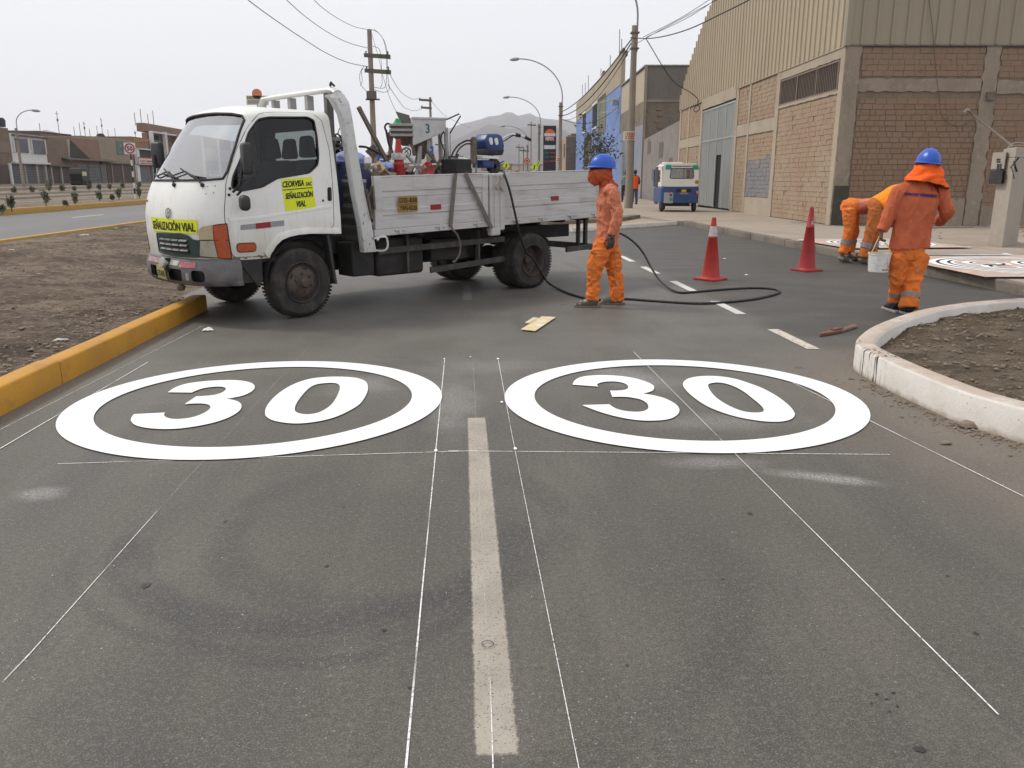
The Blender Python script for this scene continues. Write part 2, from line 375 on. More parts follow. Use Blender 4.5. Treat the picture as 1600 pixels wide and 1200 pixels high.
M['concrete_d']=mat('dark stained concrete',(.125,.11,.09),.85,[(2,(.09,.078,.062),.42,.7,.7),(8,(.20,.18,.15),.52,.75,.7)],bump=(30,.4,.01))
M['pole']=mat('weathered concrete pole',(.27,.23,.19),.85,[(3,(.20,.165,.13),.42,.7,.7,(1,1,.3)),(20,(.34,.30,.25),.55,.75,.6)])
M['cable_brown']=mat('dusty cable',(.12,.095,.075),.8)
M['wire']=mat('black cable',(.035,.035,.036),.7)
M['lampgrey']=mat('lamp arm grey',(.24,.245,.25),.5)
M['iron']=mat('brown painted iron bars',(.20,.15,.12),.6,[(15,(.19,.14,.11),.45,.7,.6)])
M['void']=mat('dark interior',(.012,.011,.01),.95)
M['leaf']=mat('dusty leaf',(.105,.12,.075),.75,[(3,(.16,.15,.11),.4,.7,.7)],objvar=.3)
M['leafpale']=mat('pale dusty leaf',(.15,.165,.11),.8,[(3,(.20,.19,.14),.4,.7,.7)],objvar=.3)
M['leafdry']=mat('dry brown leaf',(.12,.075,.045),.8,[(3,(.07,.06,.03),.4,.7,.7)])
M['twig']=mat('twig bark',(.11,.09,.07),.85)
M['white']=mat('white wall paint',(.62,.61,.59),.8,[(2,(.5,.48,.44),.45,.75,.6)])
M['signwhite']=mat('white sign sheet',(.70,.70,.69),.5,[(9,(.6,.59,.57),.5,.8,.5)])
M['signred']=mat('red sign paint',(.45,.02,.02),.5)
M['signblack']=mat('black sign',(.02,.02,.022),.5)
M['signblue']=mat('blue sign',(.02,.09,.36),.5)
M['flyellow']=mat('fluorescent warning yellow',(.62,.78,.03),.5)
M['sidewalk']=mat('dusty concrete pavement',(.33,.275,.22),.88,[(.7,(.27,.22,.17),.42,.68,.7),(4,(.38,.33,.275),.5,.72,.6),(22,(.22,.18,.145),.60,.75,.5)],bump=(60,.2,.004),coord='World')
# ---------------------------------------------------------------- ground materials
ARCS=[(-.58,3.27,.80,.12,.8,1,-.05),(-.5,2.82,.57,.05,.6,5,-.1),(-.62,3.3,.97,.04,.45,7,-.3),(-.3,3.3,.72,.12,.5,9,.5),(.0,2.2,.9,.10,.35,12,.2),(-.25,2.9,1.25,.10,.35,16,.1)]
def asphalt():
    m,t,b,o=nt('asphalt'); n=N(t,'World'); x,y,z=n.xyz()
    fine=n.noise(170,4,.8); mid=n.noise(48,4,.75); big=n.noise(.9,5,.6); big2=n.noise(.35,4,.55,n.stretch((1,.35,1),loc=(4,2,0)))
    col=n.mix(n.ramp(big,.35,.7),(.066,.059,.047),(.087,.078,.061))
    col=n.mix(n.ramp(big2,.45,.72,0,.6),col,(.055,.049,.040))
    st=n.ramp(n.noise(1.3,6,.68,n.stretch((1.5,.28,1),rot=(0,0,.06),loc=(2,9,0))),.46,.68,0,.55); col=n.mix(st,col,(.125,.111,.088))
    st=n.ramp(n.noise(2.4,6,.7,n.stretch((1.2,.35,1),rot=(0,0,-.12),loc=(7,1,0))),.50,.66,0,.5); col=n.mix(st,col,(.060,.055,.048))
    col=n.mix(n.m('MULTIPLY',n.ramp(y,3.9,6.2),n.ramp(n.noise(1.2,5,.6),.3,.6,.15,.5)),col,(.168,.158,.138))  # lighter up the road: paint dust plus grazing-view brightness put into the colour
    # dust: browner towards the planter and the gutters
    dn=n.noise(1.6,5,.6,n.stretch((1,.5,1),loc=(1,7,0)))
    dx=n.ramp(n.m('ADD',x,n.m('MULTIPLY',dn,1.6)),2.6,4.2); dy=n.ramp(y,7.2,5.6)
    col=n.mix(n.m('MULTIPLY',n.m('MULTIPLY',dx,dy),.85),col,(.20,.155,.112))
    edge=n.ramp(n.m('ADD',x,n.m('MULTIPLY',dn,.35)),-2.45,-2.75)
    col=n.mix(n.m('MULTIPLY',edge,.55),col,(.165,.145,.12))
    # fresh dark asphalt of the parking bay
    by=n.m('MULTIPLY',n.ramp(n.m('ADD',x,n.m('MULTIPLY',big,.5)),3.15,3.55),n.ramp(n.m('ADD',y,n.m('MULTIPLY',big,.9)),7.0,8.0))
    baycol=n.mix(n.ramp(n.noise(2.2,5,.65,n.stretch((.35,1,1),rot=(0,0,.5))),.42,.66),(.027,.025,.022),(.060,.054,.046))
    col=n.mix(n.m('MULTIPLY',by,.92),col,baycol)
    # tyre tread crescents
    def band(cx,cy,r,w,amt,seed,lo=None):
        dxx=n.m('SUBTRACT',x,cx); dyy=n.m('SUBTRACT',y,cy)
        d=n.m('SQRT',n.m('ADD',n.m('MULTIPLY',dxx,dxx),n.m('MULTIPLY',dyy,dyy)))
        d=n.m('ABSOLUTE',n.m('SUBTRACT',d,r)); f=n.ramp(d,w,w*.35)
        nn=n.m('MULTIPLY',n.ramp(n.noise(3.0,6,.75,n.stretch((1,1,1),loc=(seed,seed,0))),.31,.53),n.ramp(n.noise(30,4,.75,n.stretch((1,1,1),loc=(seed,0,0))),.36,.54,.35,1))
        f=n.m('MULTIPLY',f,nn)
        if lo is not None: f=n.m('MULTIPLY',f,n.ramp(n.m('MULTIPLY_ADD',dyy,1,0),lo+.25,lo-.1))
        return n.m('MULTIPLY',f,amt)
    for a in ARCS:
        col=n.mix(band(*a),col,(.026,.025,.024))
    # narrow wheel smears along the lane
    for cx,w in ((.62,.16),(1.9,.2),(-1.9,.22)):
        d=n.ramp(n.m('ABSOLUTE',n.m('SUBTRACT',x,cx)),w,w*.3); f=n.m('MULTIPLY',d,n.ramp(n.noise(1.1,5,.65,n.stretch((1.5,.6,1),loc=(cx,3,0))),.46,.62,0,.5)); col=n.mix(f,col,(.052,.049,.045))
    # chalk and paint dust
    for cx,cy,rx,ry,rot,amt in [(-2.02,3.74,.13,.12,0,.55),(1.79,3.72,.32,.085,-.42,.8),(1.3,3.98,.35,.12,-.1,.45),(1.25,5.85,.32,.5,.6,.5),(-.75,5.75,.3,.4,0,.42),(-.08,5.2,.22,.9,0,.42),(-1.4,4.2,.5,.09,.03,.35),(.2,6.3,.6,.3,0,.25),(1.6,4.7,.7,.22,0,.35)]:
        u=n.m('SUBTRACT',x,cx); v=n.m('SUBTRACT',y,cy); c,s=math.cos(rot),math.sin(rot)
        a=n.m('DIVIDE',n.m('ADD',n.m('MULTIPLY',u,c),n.m('MULTIPLY',v,s)),rx); bb=n.m('DIVIDE',n.m('SUBTRACT',n.m('MULTIPLY',v,c),n.m('MULTIPLY',u,s)),ry)
        d=n.m('SQRT',n.m('ADD',n.m('MULTIPLY',a,a),n.m('MULTIPLY',bb,bb)))
        d=n.m('ADD',d,n.m('MULTIPLY',n.m('SUBTRACT',n.noise(5,4,.6),.5),1.2))
        f=n.m('MULTIPLY',n.ramp(d,1.1,.1),n.ramp(n.noise(75,3,.7),.40,.62,.25,1)); col=n.mix(n.m('MULTIPLY',f,amt),col,(.50,.49,.475))
    # oil spots
    sp=n.vor(.9,n.stretch((1,1,1),loc=(.3,.8,0))); col=n.mix(n.ramp(n.m('ADD',sp,n.m('MULTIPLY',n.noise(18,3),.07)),.085,.06,0,.75),col,(.03,.028,.026))
    # stones of the aggregate
    col=n.mix(n.ramp(fine,.53,.62,0,.75),col,(.22,.21,.185)); col=n.mix(n.ramp(fine,.47,.38,0,.8),col,(.035,.033,.03))
    col=n.mix(n.ramp(mid,.53,.64,0,.48),col,(.16,.15,.132)); col=n.mix(n.ramp(mid,.47,.36,0,.55),col,(.045,.042,.038))
    wh=n.vor(34); col=n.mix(n.m('MULTIPLY',n.ramp(wh,.11,.07,0,.8),n.ramp(n.noise(2.2,3,.6,n.stretch((1,1,1),loc=(3,1,0))),.46,.60)),col,(.36,.35,.32))
    n.l.new(col,b.inputs['Base Color']); b.inputs['Roughness'].default_value=.60; b.inputs['Specular IOR Level'].default_value=.55
    p=n.bump(fine,.35,.004); p=n.bump(mid,.3,.005,p); n.l.new(p,b.inputs['Normal'])
    return m
def soil(name,a,bc,c,stain=(.1,.085,.07)):
    m,t,b,o=nt(name); n=N(t,'World')
    col=n.mix(n.ramp(n.noise(1.1,8,.72,n.stretch((.5,1.3,1),rot=(0,0,-.45))),.40,.60),a,bc)
    col=n.mix(n.ramp(n.noise(3.2,8,.75,n.stretch((.6,1.4,1),rot=(0,0,-.4))),.47,.60,0,.85),col,c); col=n.mix(n.ramp(n.noise(7,6,.75,n.stretch((.7,1.3,1),loc=(4,4,0))),.53,.63,0,.7),col,tuple(q*1.35 for q in bc)); col=n.mix(n.ramp(n.noise(.55,4,.6,n.stretch((1,1,1),loc=(5,3,1))),.55,.68,0,.7),col,stain)
    col=n.mix(n.ramp(n.noise(28,5,.7),.52,.7,0,.55),col,stain); col=n.mix(n.ramp(n.vor(14),.16,.05,0,.5),col,(.36,.31,.25))
    n.l.new(col,b.inputs['Base Color']); b.inputs['Roughness'].default_value=.95; b.inputs['Specular IOR Level'].default_value=.2
    p=n.bump(n.noise(6,8,.75),1.,.12); p=n.bump(n.noise(38,5,.75),.8,.02,p); n.l.new(p,b.inputs['Normal']); return m
def dusty_alpha(name,col,scale,lo,hi,mx=1.,rough=.9,second=None):
    m,t,b,o=nt(name); n=N(t,'World')
    f=n.m('MULTIPLY',n.ramp(n.noise(scale,4,.65),lo,hi),mx)
    if second: f=n.m('MULTIPLY',f,n.ramp(n.noise(second[0],3,.6),second[1],second[2],.35,1))
    b.inputs['Base Color'].default_value=(*col,1); b.inputs['Roughness'].default_value=rough; n.l.new(f,b.inputs['Alpha']); return m
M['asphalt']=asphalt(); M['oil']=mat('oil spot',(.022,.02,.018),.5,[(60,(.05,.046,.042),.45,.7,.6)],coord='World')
M['asphalt_far']=mat('far carriageway asphalt',(.15,.148,.145),.85,[(.3,(.19,.185,.18),.4,.7,.7,(1,.3,1)),(60,(.09,.088,.085),.5,.75,.5)],bump=(90,.2,.004),coord='World')
M['soil']=soil('median soil',(.195,.148,.110),(.30,.238,.178),(.125,.094,.071),(.075,.059,.047))
M['soil_bed']=soil('planting bed soil',(.16,.118,.078),(.22,.175,.125),(.11,.085,.06),(.075,.058,.042))
M['soil_far']=soil('far dusty soil',(.23,.185,.14),(.28,.23,.18),(.18,.14,.105))
M['stone']=mat('dusty stones',(.24,.19,.145),.9,[(6,(.12,.095,.075),.4,.7,.8)],bump=(20,.4,.01))
M['stone2']=mat('brown clods',(.20,.158,.112),.9,[(6,(.12,.093,.066),.4,.7,.8)],bump=(20,.4,.01))
M['kerb_yellow']=mat('yellow kerb paint',(.53,.26,.024),.7,[(1.1,(.41,.20,.03),.42,.68,.7),(9,(.33,.175,.045),.52,.72,.7),(40,(.14,.10,.07),.62,.72,.8)],bump=(30,.2,.004),coord='World')
M['kerb_yellow_far']=mat('faded yellow kerb paint',(.46,.27,.06),.8,[(3,(.33,.22,.08),.45,.7,.7),(20,(.22,.18,.13),.6,.75,.7)],coord='World')
M['kerb_grey']=mat('grey concrete kerb',(.17,.145,.115),.9,[(1.5,(.10,.085,.068),.42,.62,.85),(9,(.30,.26,.21),.56,.75,.7),(30,(.08,.065,.05),.6,.75,.7)],bump=(25,.5,.012),coord='World')
def whitekerb():
    m,t,b,o=nt('white painted kerb'); n=N(t,'World'); x,y,z=n.xyz()
    col=n.mix(n.ramp(n.noise(2,5,.6),.42,.68,0,.7),(.66,.63,.585),(.54,.49,.43))
    top=n.new('ShaderNodeNewGeometry'); s=n.new('ShaderNodeSeparateXYZ'); n.l.new(top.outputs['Normal'],s.inputs[0])
    col=n.mix(n.m('MULTIPLY',n.ramp(s.outputs[2],.6,.95),n.ramp(n.noise(5,5,.65),.25,.6,.35,.9)),col,(.42,.33,.26))
    col=n.mix(n.ramp(n.m('ADD',z,n.m('MULTIPLY',n.noise(7,4,.6),.09)),.085,.035,0,.85),col,(.33,.25,.185))
    col=n.mix(n.ramp(n.noise(38,4,.7),.63,.70,0,.9),col,(.22,.18,.15))
    # tyre rub marks at the nose of the kerb
    d=n.m('SQRT',n.m('ADD',n.m('POWER',n.m('SUBTRACT',x,3.0),2),n.m('POWER',n.m('SUBTRACT',y,5.68),2)))
    st=n.ramp(n.noise(26,3,.6,n.stretch((1.3,1.3,.08))),.54,.60)
    col=n.mix(n.m('MULTIPLY',n.m('MULTIPLY',n.ramp(d,.26,.16),st),.95),col,(.035,.032,.03))
    d2=n.m('SQRT',n.m('ADD',n.m('POWER',n.m('SUBTRACT',x,3.09),2),n.m('POWER',n.m('SUBTRACT',y,6.15),2)))
    col=n.mix(n.m('MULTIPLY',n.m('MULTIPLY',n.ramp(d2,.12,.06),st),.7),col,(.05,.045,.04))
    n.l.new(col,b.inputs['Base Color']); b.inputs['Roughness'].default_value=.75
    n.l.new(n.bump(n.noise(22,5,.65),.4,.012),b.inputs['Normal']); return m
M['kerb_white']=whitekerb()
M['paint']=mat('fresh white road paint',(.85,.85,.84),.6,[(3,(.79,.78,.76),.5,.75,.7),(110,(.62,.61,.59),.58,.70,.55),(1.4,(.76,.755,.73),.5,.7,.6)],bump=(120,.2,.002),coord='World')
M['paint_edge']=mat('white parking line paint',(.62,.60,.57),.7,[(14,(.50,.47,.42),.45,.7,.7),(45,(.25,.23,.2),.58,.68,.6)],coord='World')
M['paint_dirty']=mat('dirty white parking line paint',(.58,.52,.45),.75,[(9,(.40,.32,.25),.45,.66,.8),(40,(.14,.12,.1),.55,.66,.9)],coord='World')
def oldpaint():
    m,t,b,o=nt('worn lane paint'); n=N(t,'World'); x,y,z=n.xyz()
    w=n.m('MULTIPLY',n.m('SUBTRACT',n.noise(45,4,.7),.5),.022)
    ex=n.ramp(n.m('ADD',n.m('ABSOLUTE',n.m('SUBTRACT',x,.070)),w),.062,.050)
    ey=n.ramp(n.m('ADD',n.m('ABSOLUTE',n.m('SUBTRACT',y,3.335)),n.m('MULTIPLY',w,1.5)),1.545,1.525)
    sp=n.ramp(n.noise(110,3,.7),.30,.42)
    sp2=n.ramp(n.noise(9,5,.7),.30,.42,.75,1)
    n.l.new(n.m('MULTIPLY',n.m('MULTIPLY',n.m('MULTIPLY',ex,ey),n.m('MULTIPLY',sp,sp2)),.95),b.inputs['Alpha'])
    col=n.mix(n.ramp(n.noise(3,5,.6),.4,.66),(.40,.36,.305),(.325,.29,.245)); col=n.mix(n.ramp(n.noise(150,3,.7),.5,.68,0,.6),col,(.24,.215,.185))
    n.l.new(col,b.inputs['Base Color']); b.inputs['Roughness'].default_value=.85; return m
M['paint_old']=oldpaint()
M['paint_ghost']=dusty_alpha('nearly worn off lane paint',(.27,.26,.245),40,.3,.6,.8,.85)
M['chalk']=dusty_alpha('chalk line',(.76,.75,.74),75,.26,.52,1.,.9,(2.6,.30,.50))
M['chalk_faint']=dusty_alpha('faint chalk line',(.55,.54,.53),60,.34,.58,.7,.9,(3,.35,.6))
# ---------------------------------------------------------------- ground, road, hills
def sheet(name,x0,x1,y0,y1,z,m,**k): return MB().add([(x0,y0,z),(x1,y0,z),(x1,y1,z),(x0,y1,z)],[(0,1,2,3)]).build(name,m,kind='structure',**k)
sheet('ground',-7000,7000,-60,9500,-.035,M['soil_far'])
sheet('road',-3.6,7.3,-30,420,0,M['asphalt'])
sheet('far_road',-18.95,-10.2,-30,420,0.0,M['asphalt_far'])
MEDX=[(-30,-3.1),(9.32,-3.1),(9.4,-3.12),(14,-5.0),(22,-7.4),(34,-9.6),(60,-9.9)]
def medx(y):
    for (a,b),(c,d) in zip(MEDX,MEDX[1:]):
        if y<=c: return b+(d-b)*(y-a)/(c-a)
    return -9.9
def fbm(x,y,s,o=4): return noise.fractal(Vector((x*s,y*s,.3)),.8,2.1,o)
ys=[-6+i*.07 for i in range(230)]+[10.1+i*.16 for i in range(130)]+[31+i*.8 for i in range(38)]
nx=90; mb=MB(); vs=[]
for y in ys:
    xr=medx(y)
    for i in range(nx+1):
        u=i/nx; x=-10.02+(xr+10.02)*(u**.7)
        e=min(1,(xr-x)/.5,(x+10.02)/.4); 
        z=.115+e*(.055*fbm(x,y,.6)+.042*fbm(x*.6+y*.5,y,2.3)+.026*fbm(x,y,7))
        if y>9.4: z=z*min(1,max(.04,(xr-x)/1.2))
        vs.append((x,y,max(z,.004)))
w=nx+1
mb.add(vs,[(j*w+i,j*w+i+1,(j+1)*w+i+1,(j+1)*w+i) for j in range(len(ys)-1) for i in range(nx)])
mb.build('dirt_median',M['soil'],smooth=180,kind='structure',recalc=False)
def rocks(name,n,fn,smin,smax,m,seed=1,flat=.6,parent=None):
    rnd=random.Random(seed); mb=MB()
    for k in range(n):
        x,y,z=fn(rnd); s=smin*(smax/smin)**(rnd.random()**2.2); 
        vs=[]; a0=rnd.random()*6
        for j,(rr,hh) in enumerate(((.75,-.4),(1,.15),(.6,.6))):
            for i in range(5):
                t=a0+i*2*PI/5+rnd.uniform(-.3,.3); q=rr*rnd.uniform(.75,1.15); vs.append((x+math.cos(t)*q*s,y+math.sin(t)*q*s*rnd.uniform(.7,1),z+hh*s*flat*rnd.uniform(.7,1.2)))
        mb.add(vs,[(j*5+i,j*5+(i+1)%5,(j+1)*5+(i+1)%5,(j+1)*5+i) for j in range(2) for i in range(5)]+[(10,11,12,13,14)])
    return mb.build(name,m,kind='stuff',parent=parent)
def medpt(r):
    y=r.uniform(1.5,9.2) if r.random()<.7 else r.uniform(9.2,18); xr=medx(y); x=xr-abs(r.gauss(0,1.1))-.05
    if r.random()<.4: x=r.uniform(-10,xr-.1)
    return x,y,.125+.05*fbm(x,y,.6)*.8
tag(rocks('gravel',8000,medpt,.005,.030,M['stone'],3),'small stones and clods strewn over the dirt median')
# kerbs of the median
def kerb(name,pts,wd,h,m,z0=-.03,side=1,bev=.015,parent=None,kind='structure'):
    """kerb swept along pts (2d), wd wide towards the left of travel * side"""
    P=[Vector(p).to_2d() for p in pts]; mb=MB(); L=[]
    for i,p in enumerate(P):
        d=(P[min(i+1,len(P)-1)]-P[max(i-1,0)]).normalized(); nrm=Vector((-d.y,d.x))*side
        pr=[(0,z0),(0.0,h-bev),(bev*.4,h-bev*.3),(bev*1.4,h),(wd-bev*1.4,h),(wd-bev*.4,h-bev*.3),(wd,h-bev),(wd,z0)]
        for q,zz in pr: L.append((p.x+nrm.x*q,p.y+nrm.y*q,zz))
    k=8; fs=[(i*k+j,i*k+j+1,(i+1)*k+j+1,(i+1)*k+j) for i in range(len(P)-1) for j in range(k-1)]
    fs+=[tuple(range(k)),tuple(range((len(P)-1)*k,len(P)*k))]
    return mb.add(L,fs).build(name,m,smooth=50,kind=kind,parent=parent)
rk=random.Random(5)
def joints(x,y0,y1,step,name,m,wd,h,side,jit=.006):
    y=y0; k=0
    while y<y1:
        s=step*rk.uniform(.9,1.1); e=min(y+s,y1)-.008
        ny=max(2,int((e-y)/.5)); kerb(name,[(x+rk.uniform(-jit,jit)*.3+.003*math.sin(3*(y+(e-y)*i/ny)),y+(e-y)*i/ny) for i in range(ny+1)],wd,h+rk.uniform(-jit,jit),m,side=side); y+=s
joints(-2.93,-6,9.4,3.05,'yellow_kerb',M['kerb_yellow'],.165,.172,1)
joints(-10.02,-6,120,8,'yellow_kerb',M['kerb_yellow_far'],.17,.165,1,.004)
joints(-18.88,0,160,8,'yellow_kerb',M['kerb_yellow_far'],.2,.26,1,.01)
# second median beyond the far carriageway, side road and rising ground under the houses
mb=MB(); prof=[(-19.05,.2),(-19.6,.24),(-25.8,.30),(-26,.30),(-33,.38),(-37,.55),(-37.5,.62),(-41,.80),(-47,.82),(-75,.85),(-140,.9)]
Y=[-20+i*4 for i in range(110)]
vs=[(x,y,z+(.05*fbm(x,y,.4) if -37<x<-19.3 else 0)) for y in Y for x,z in prof]; k=len(prof)
mb.add(vs,[(j*k+i,j*k+i+1,(j+1)*k+i+1,(j+1)*k+i) for j in range(len(Y)-1) for i in range(k-1)]).build('far_verge',M['soil_far'],smooth=30,kind='structure')
for x,z,h in ((-22.6,.22,.30),(-26.5,.28,.42),(-31.5,.3,.52),(-36.9,.5,.78),(-44.2,.8,.98)):
    MB().bb(x-.2,x,0,300,z,h).build('grey_kerb',M['concrete_l'],kind='structure')
rr=random.Random(4)
# white litter and pale rubble on the soil
def scrap(name,p,s,m,label,cat,seed=0,h=.3,group=None):
    r=random.Random(seed); mb=MB()
    mb.grid(lambda u,v:(p[0]+(u-.5)*s*(1+.2*math.sin(5*v)),p[1]+(v-.5)*s*.8*(1+.2*math.sin(4*u+1)),p[2]+.004+s*h*(.5+.5*noise.noise(Vector((u*3+seed,v*3,seed))))*(1-.7*abs(2*u-1)**2)*(1-.7*abs(2*v-1)**2)+s*.15*r.random()*.3),8,7)
    return mb.build(name,m,smooth=30,label=label,cat=cat,group=group)
# ---------------------------------------------------------------- painted markings
def flat(name,pts,m,z,parent=None,holes=(),**k):
    mb=MB(); patch(mb,lambda x,y:(x,y,z),[tuple(p[:2]) for p in pts],[[tuple(q[:2]) for q in h] for h in holes],step=.5)
    return mb.build(name,m,parent=parent,recalc=False,**k)
def ring(name,c,ro,ri,m,z,parent,n=96):
    mb=MB(); vs=[]; a,b_,c_,d_=ro if isinstance(ro,tuple) else (ro,ro,ri,ri)
    for i in range(n):
        t=2*PI*i/n; vs+= [(c[0]+a*math.cos(t),c[1]+b_*math.sin(t),z),(c[0]+c_*math.cos(t),c[1]+d_*math.sin(t),z)]
    mb.add(vs,[(2*i,2*((i+1)%n),2*((i+1)%n)+1,2*i+1) for i in range(n)]); return mb.build(name,m,parent=parent,recalc=False)
cl=lambda P:[G(190+x/4,560+y/4) for x,y in P]; cr=lambda P:[G(860+x/4,560+y/4) for x,y in P]
L3=[(290,218),(330,190),(400,165),(500,150),(620,142),(720,142),(790,152),(825,168),(832,190),(810,215),(760,238),(700,252),(655,258),(700,266),(735,280),(750,300),(740,330),(700,360),(640,388),(560,412),(460,432),(350,446),(240,448),(150,440),(90,425),(62,402),(60,380),(78,355),(272,345),(266,360),(280,375),(320,385),(380,384),(440,375),(500,355),(540,332),(556,312),(545,297),(510,289),(470,288),(440,289),(395,292),(430,268),(468,243),(530,240),(590,232),(630,218),(652,200),(645,188),(620,183),(570,184),(510,193),(465,208),(440,220)]
L0=[(897,345),(905,310),(940,262),(1000,210),(1080,165),(1170,135),(1270,122),(1380,120),(1470,128),(1525,150),(1540,185),(1530,230),(1490,290),(1420,335),(1330,375),(1230,400),(1120,413),(1030,410),(950,395),(905,370)]
L0i=[(1083,320),(1095,285),(1130,235),(1175,190),(1220,168),(1280,160),(1330,160),(1358,170),(1364,195),(1350,235),(1320,285),(1280,320),(1230,345),(1170,356),(1120,352),(1090,340)]
R3=[(138,170),(150,145),(190,122),(260,112),(340,110),(430,115),(520,128),(600,152),(640,172),(648,190),(635,210),(580,226),(650,238),(720,258),(780,290),(805,322),(800,350),(770,375),(720,390),(640,396),(560,394),(470,382),(380,362),(300,338),(230,312),(198,298),(368,293),(400,315),(450,332),(520,340),(570,338),(605,325),(612,305),(598,282),(560,262),(500,250),(450,246),(387,247),(372,207),(420,207),(465,202),(485,190),(480,172),(450,158),(400,150),(340,152),(300,162),(292,172),(300,182)]
R0=[(828,172),(835,150),(860,132),(910,120),(980,115),(1060,118),(1150,132),(1240,160),(1330,195),(1420,245),(1490,300),(1522,340),(1525,365),(1500,388),(1440,402),(1360,402),(1270,392),(1180,375),(1090,350),(1000,315),(930,275),(870,228),(840,195)]
R0i=[(985,175),(1000,162),(1040,156),(1090,162),(1150,182),(1210,215),(1270,262),(1315,300),(1333,328),(1320,342),(1270,345),(1210,338),(1150,318),(1090,288),(1035,250),(1000,210)]
def closed_smooth(P,n=4):
    """round an outline but keep its sharp corners"""
    P=[Vector(p).to_2d() for p in P]; N_=len(P); out=[]
    def corner(i):
        a=(P[i]-P[i-1]).normalized(); b=(P[(i+1)%N_]-P[i]).normalized(); return a.dot(b)<.55
    for i in range(N_):
        b,c=P[i],P[(i+1)%N_]; a=b if corner(i) else P[i-1]; d=c if corner((i+1)%N_) else P[(i+2)%N_]
        for k in range(n):
            t=k/n; out.append(tuple(.5*((2*b)+(c-a)*t+(2*a-5*b+4*c-d)*t*t+(3*b-a-3*c+d)*t**3)))
    return out
for c,rad,three,zero,hole,side in (((-1.374,5.358),(1.217,1.202,1.012,.992),cl(L3),cl(L0),cl(L0i),'left'),((1.470,5.272),(1.202,1.178,.997,.966),cr(R3),cr(R0),cr(R0i),'right')):
    t=thing('painted_roundel',(0,0,0),'fresh white circled 30 painted on the %s, nearest the %s'%(side,'yellow kerb' if side=='left' else 'white planter kerb'),'road marking','painted 30 speed limit circles')
    ring('painted_ring',c,rad,None,M['paint'],.0075,t)
    flat('painted_digit',closed_smooth(three),M['paint'],.0075,t); flat('painted_digit',closed_smooth(zero),M['paint'],.0075,t,holes=[closed_smooth(hole)])
def strip(name,p,q,w,m,z,w2=None,**k):
    p,q=Vector(p).to_2d(),Vector(q).to_2d(); d=(q-p).normalized(); n_=Vector((-d.y,d.x)); w2=w if w2 is None else w2
    return MB().add([(*(p-n_*w/2),z),(*(q-n_*w2/2),z),(*(q+n_*w2/2),z),(*(p+n_*w/2),z)],[(0,1,2,3)]).build(name,m,recalc=False,**k)
strip('lane_dash',(.070,1.78),(.070,4.89),.15,M['paint_old'],.0018,kind='structure')
strip('lane_dash',(.05,9.95),(.05,11.8),.11,M['paint_ghost'],.0018,kind='structure')
ring('pen_circle',G(762,1009)[:2],.020,.0172,M['ink'],.0075,None,32).__setitem__('kind','structure')
for i,(a,b) in enumerate([(15.74,14.6),(13.72,12.68),(11.7,10.62),(9.69,8.71),(7.77,6.8)]):
    strip('bay_dash',(3.065,a),(3.065,b),.115,M['paint_dirty'] if i==4 else M['paint_edge'],.004,kind='structure')
for a,b in ((113,161),):
    strip('lane_dash',G(113,340),G(161,335.5),.12,M['paint_edge'],.004,kind='structure')
for y in (50,62,76,92): strip('lane_dash',(-14.6,y),(-14.6,y+4),.12,M['paint_edge'],.004,kind='structure')
def chalk(a,b,w0,w1,m='chalk',z=.009): strip('chalk_line',G(*a),G(*b),w0*.62,M[m],z*.45-.0012,w1*.62,kind='structure')
chalk((634,1204),(660,920),.011,.008); chalk((660,920),(695,560),.008,.010,z=.0091); chalk((905,1204),(800,680),.0045,.0045,z=.0095); chalk((800,680),(778,560),.0045,.007,z=.0096); chalk((771,1204),(739,560),.005,.005,'chalk_faint',.0085); chalk((770.5,1204),(766,1060),.0065,.003,z=.0100)
chalk((1560,1118),(1290,850),.0085,.007,z=.0105); chalk((1290,850),(1150,711),.007,.006,z=.0105); chalk((1150,711),(990,550),.006,.008,'chalk',z=.0102); chalk((4,1067),(48,1021),.008,.009); chalk((48,1021),(245,800),.0055,.005); chalk((245,800),(480,545),.004,.006,'chalk_faint')
chalk((90,725.5),(745,705),.009,.010,z=.0110); chalk((700,705.3),(1390,711),.011,.010,z=.0115); chalk((0,702),(232,566),.013,.011,z=.0120)
chalk((1225,592),(1600,777),.010,.010,z=.0125); chalk((560,561),(1110,573),.008,.008,'chalk_faint',.0088); chalk((195,633),(690,607),.008,.008,'chalk_faint',.0135)
chalk((320,508),(170,585),.02,.018,'chalk_faint'); chalk((170,585),(0,672),.018,.02,'chalk_faint')
# small paint dots where the lines meet
for px,py,r in ((681,706,.012),(805,703,.012),(778,562,.014),(735,559,.008),(694,562,.009),(784,630,.011)):
    c=G(px,py); MB().add([(c.x+r*math.cos(t)*.8,c.y+r*1.8*math.sin(t),.0095) for t in [2*PI*i/10 for i in range(10)]],[tuple(range(10))]).build('paint_dot',M['paint'],kind='structure',recalc=False)
ro=random.Random(17)
for px,py,r in ((352,815,.012),(229,915,.024),(511,885,.012),(1172,803,.018),(538,792,.009),(1437,1172,.020),(1370,1085,.007),(1385,1093,.006),(1396,1083,.008),(1362,1100,.005),(1402,1104,.007),(1390,1112,.005),(1525,990,.011),(640,1075,.008),(1130,905,.006),(980,1040,.008),(600,985,.012),(930,760,.007),(1480,900,.009)):
    c=G(px,py); MB().add([(c.x+r*.8*math.cos(t)*ro.uniform(.6,1.2)*1.0,c.y+r*.8*math.sin(t)*ro.uniform(.6,1.3),.0021) for t in [2*PI*i/9 for i in range(9)]],[tuple(range(9))]).build('oil_spot',M['oil'],kind='structure',recalc=False)
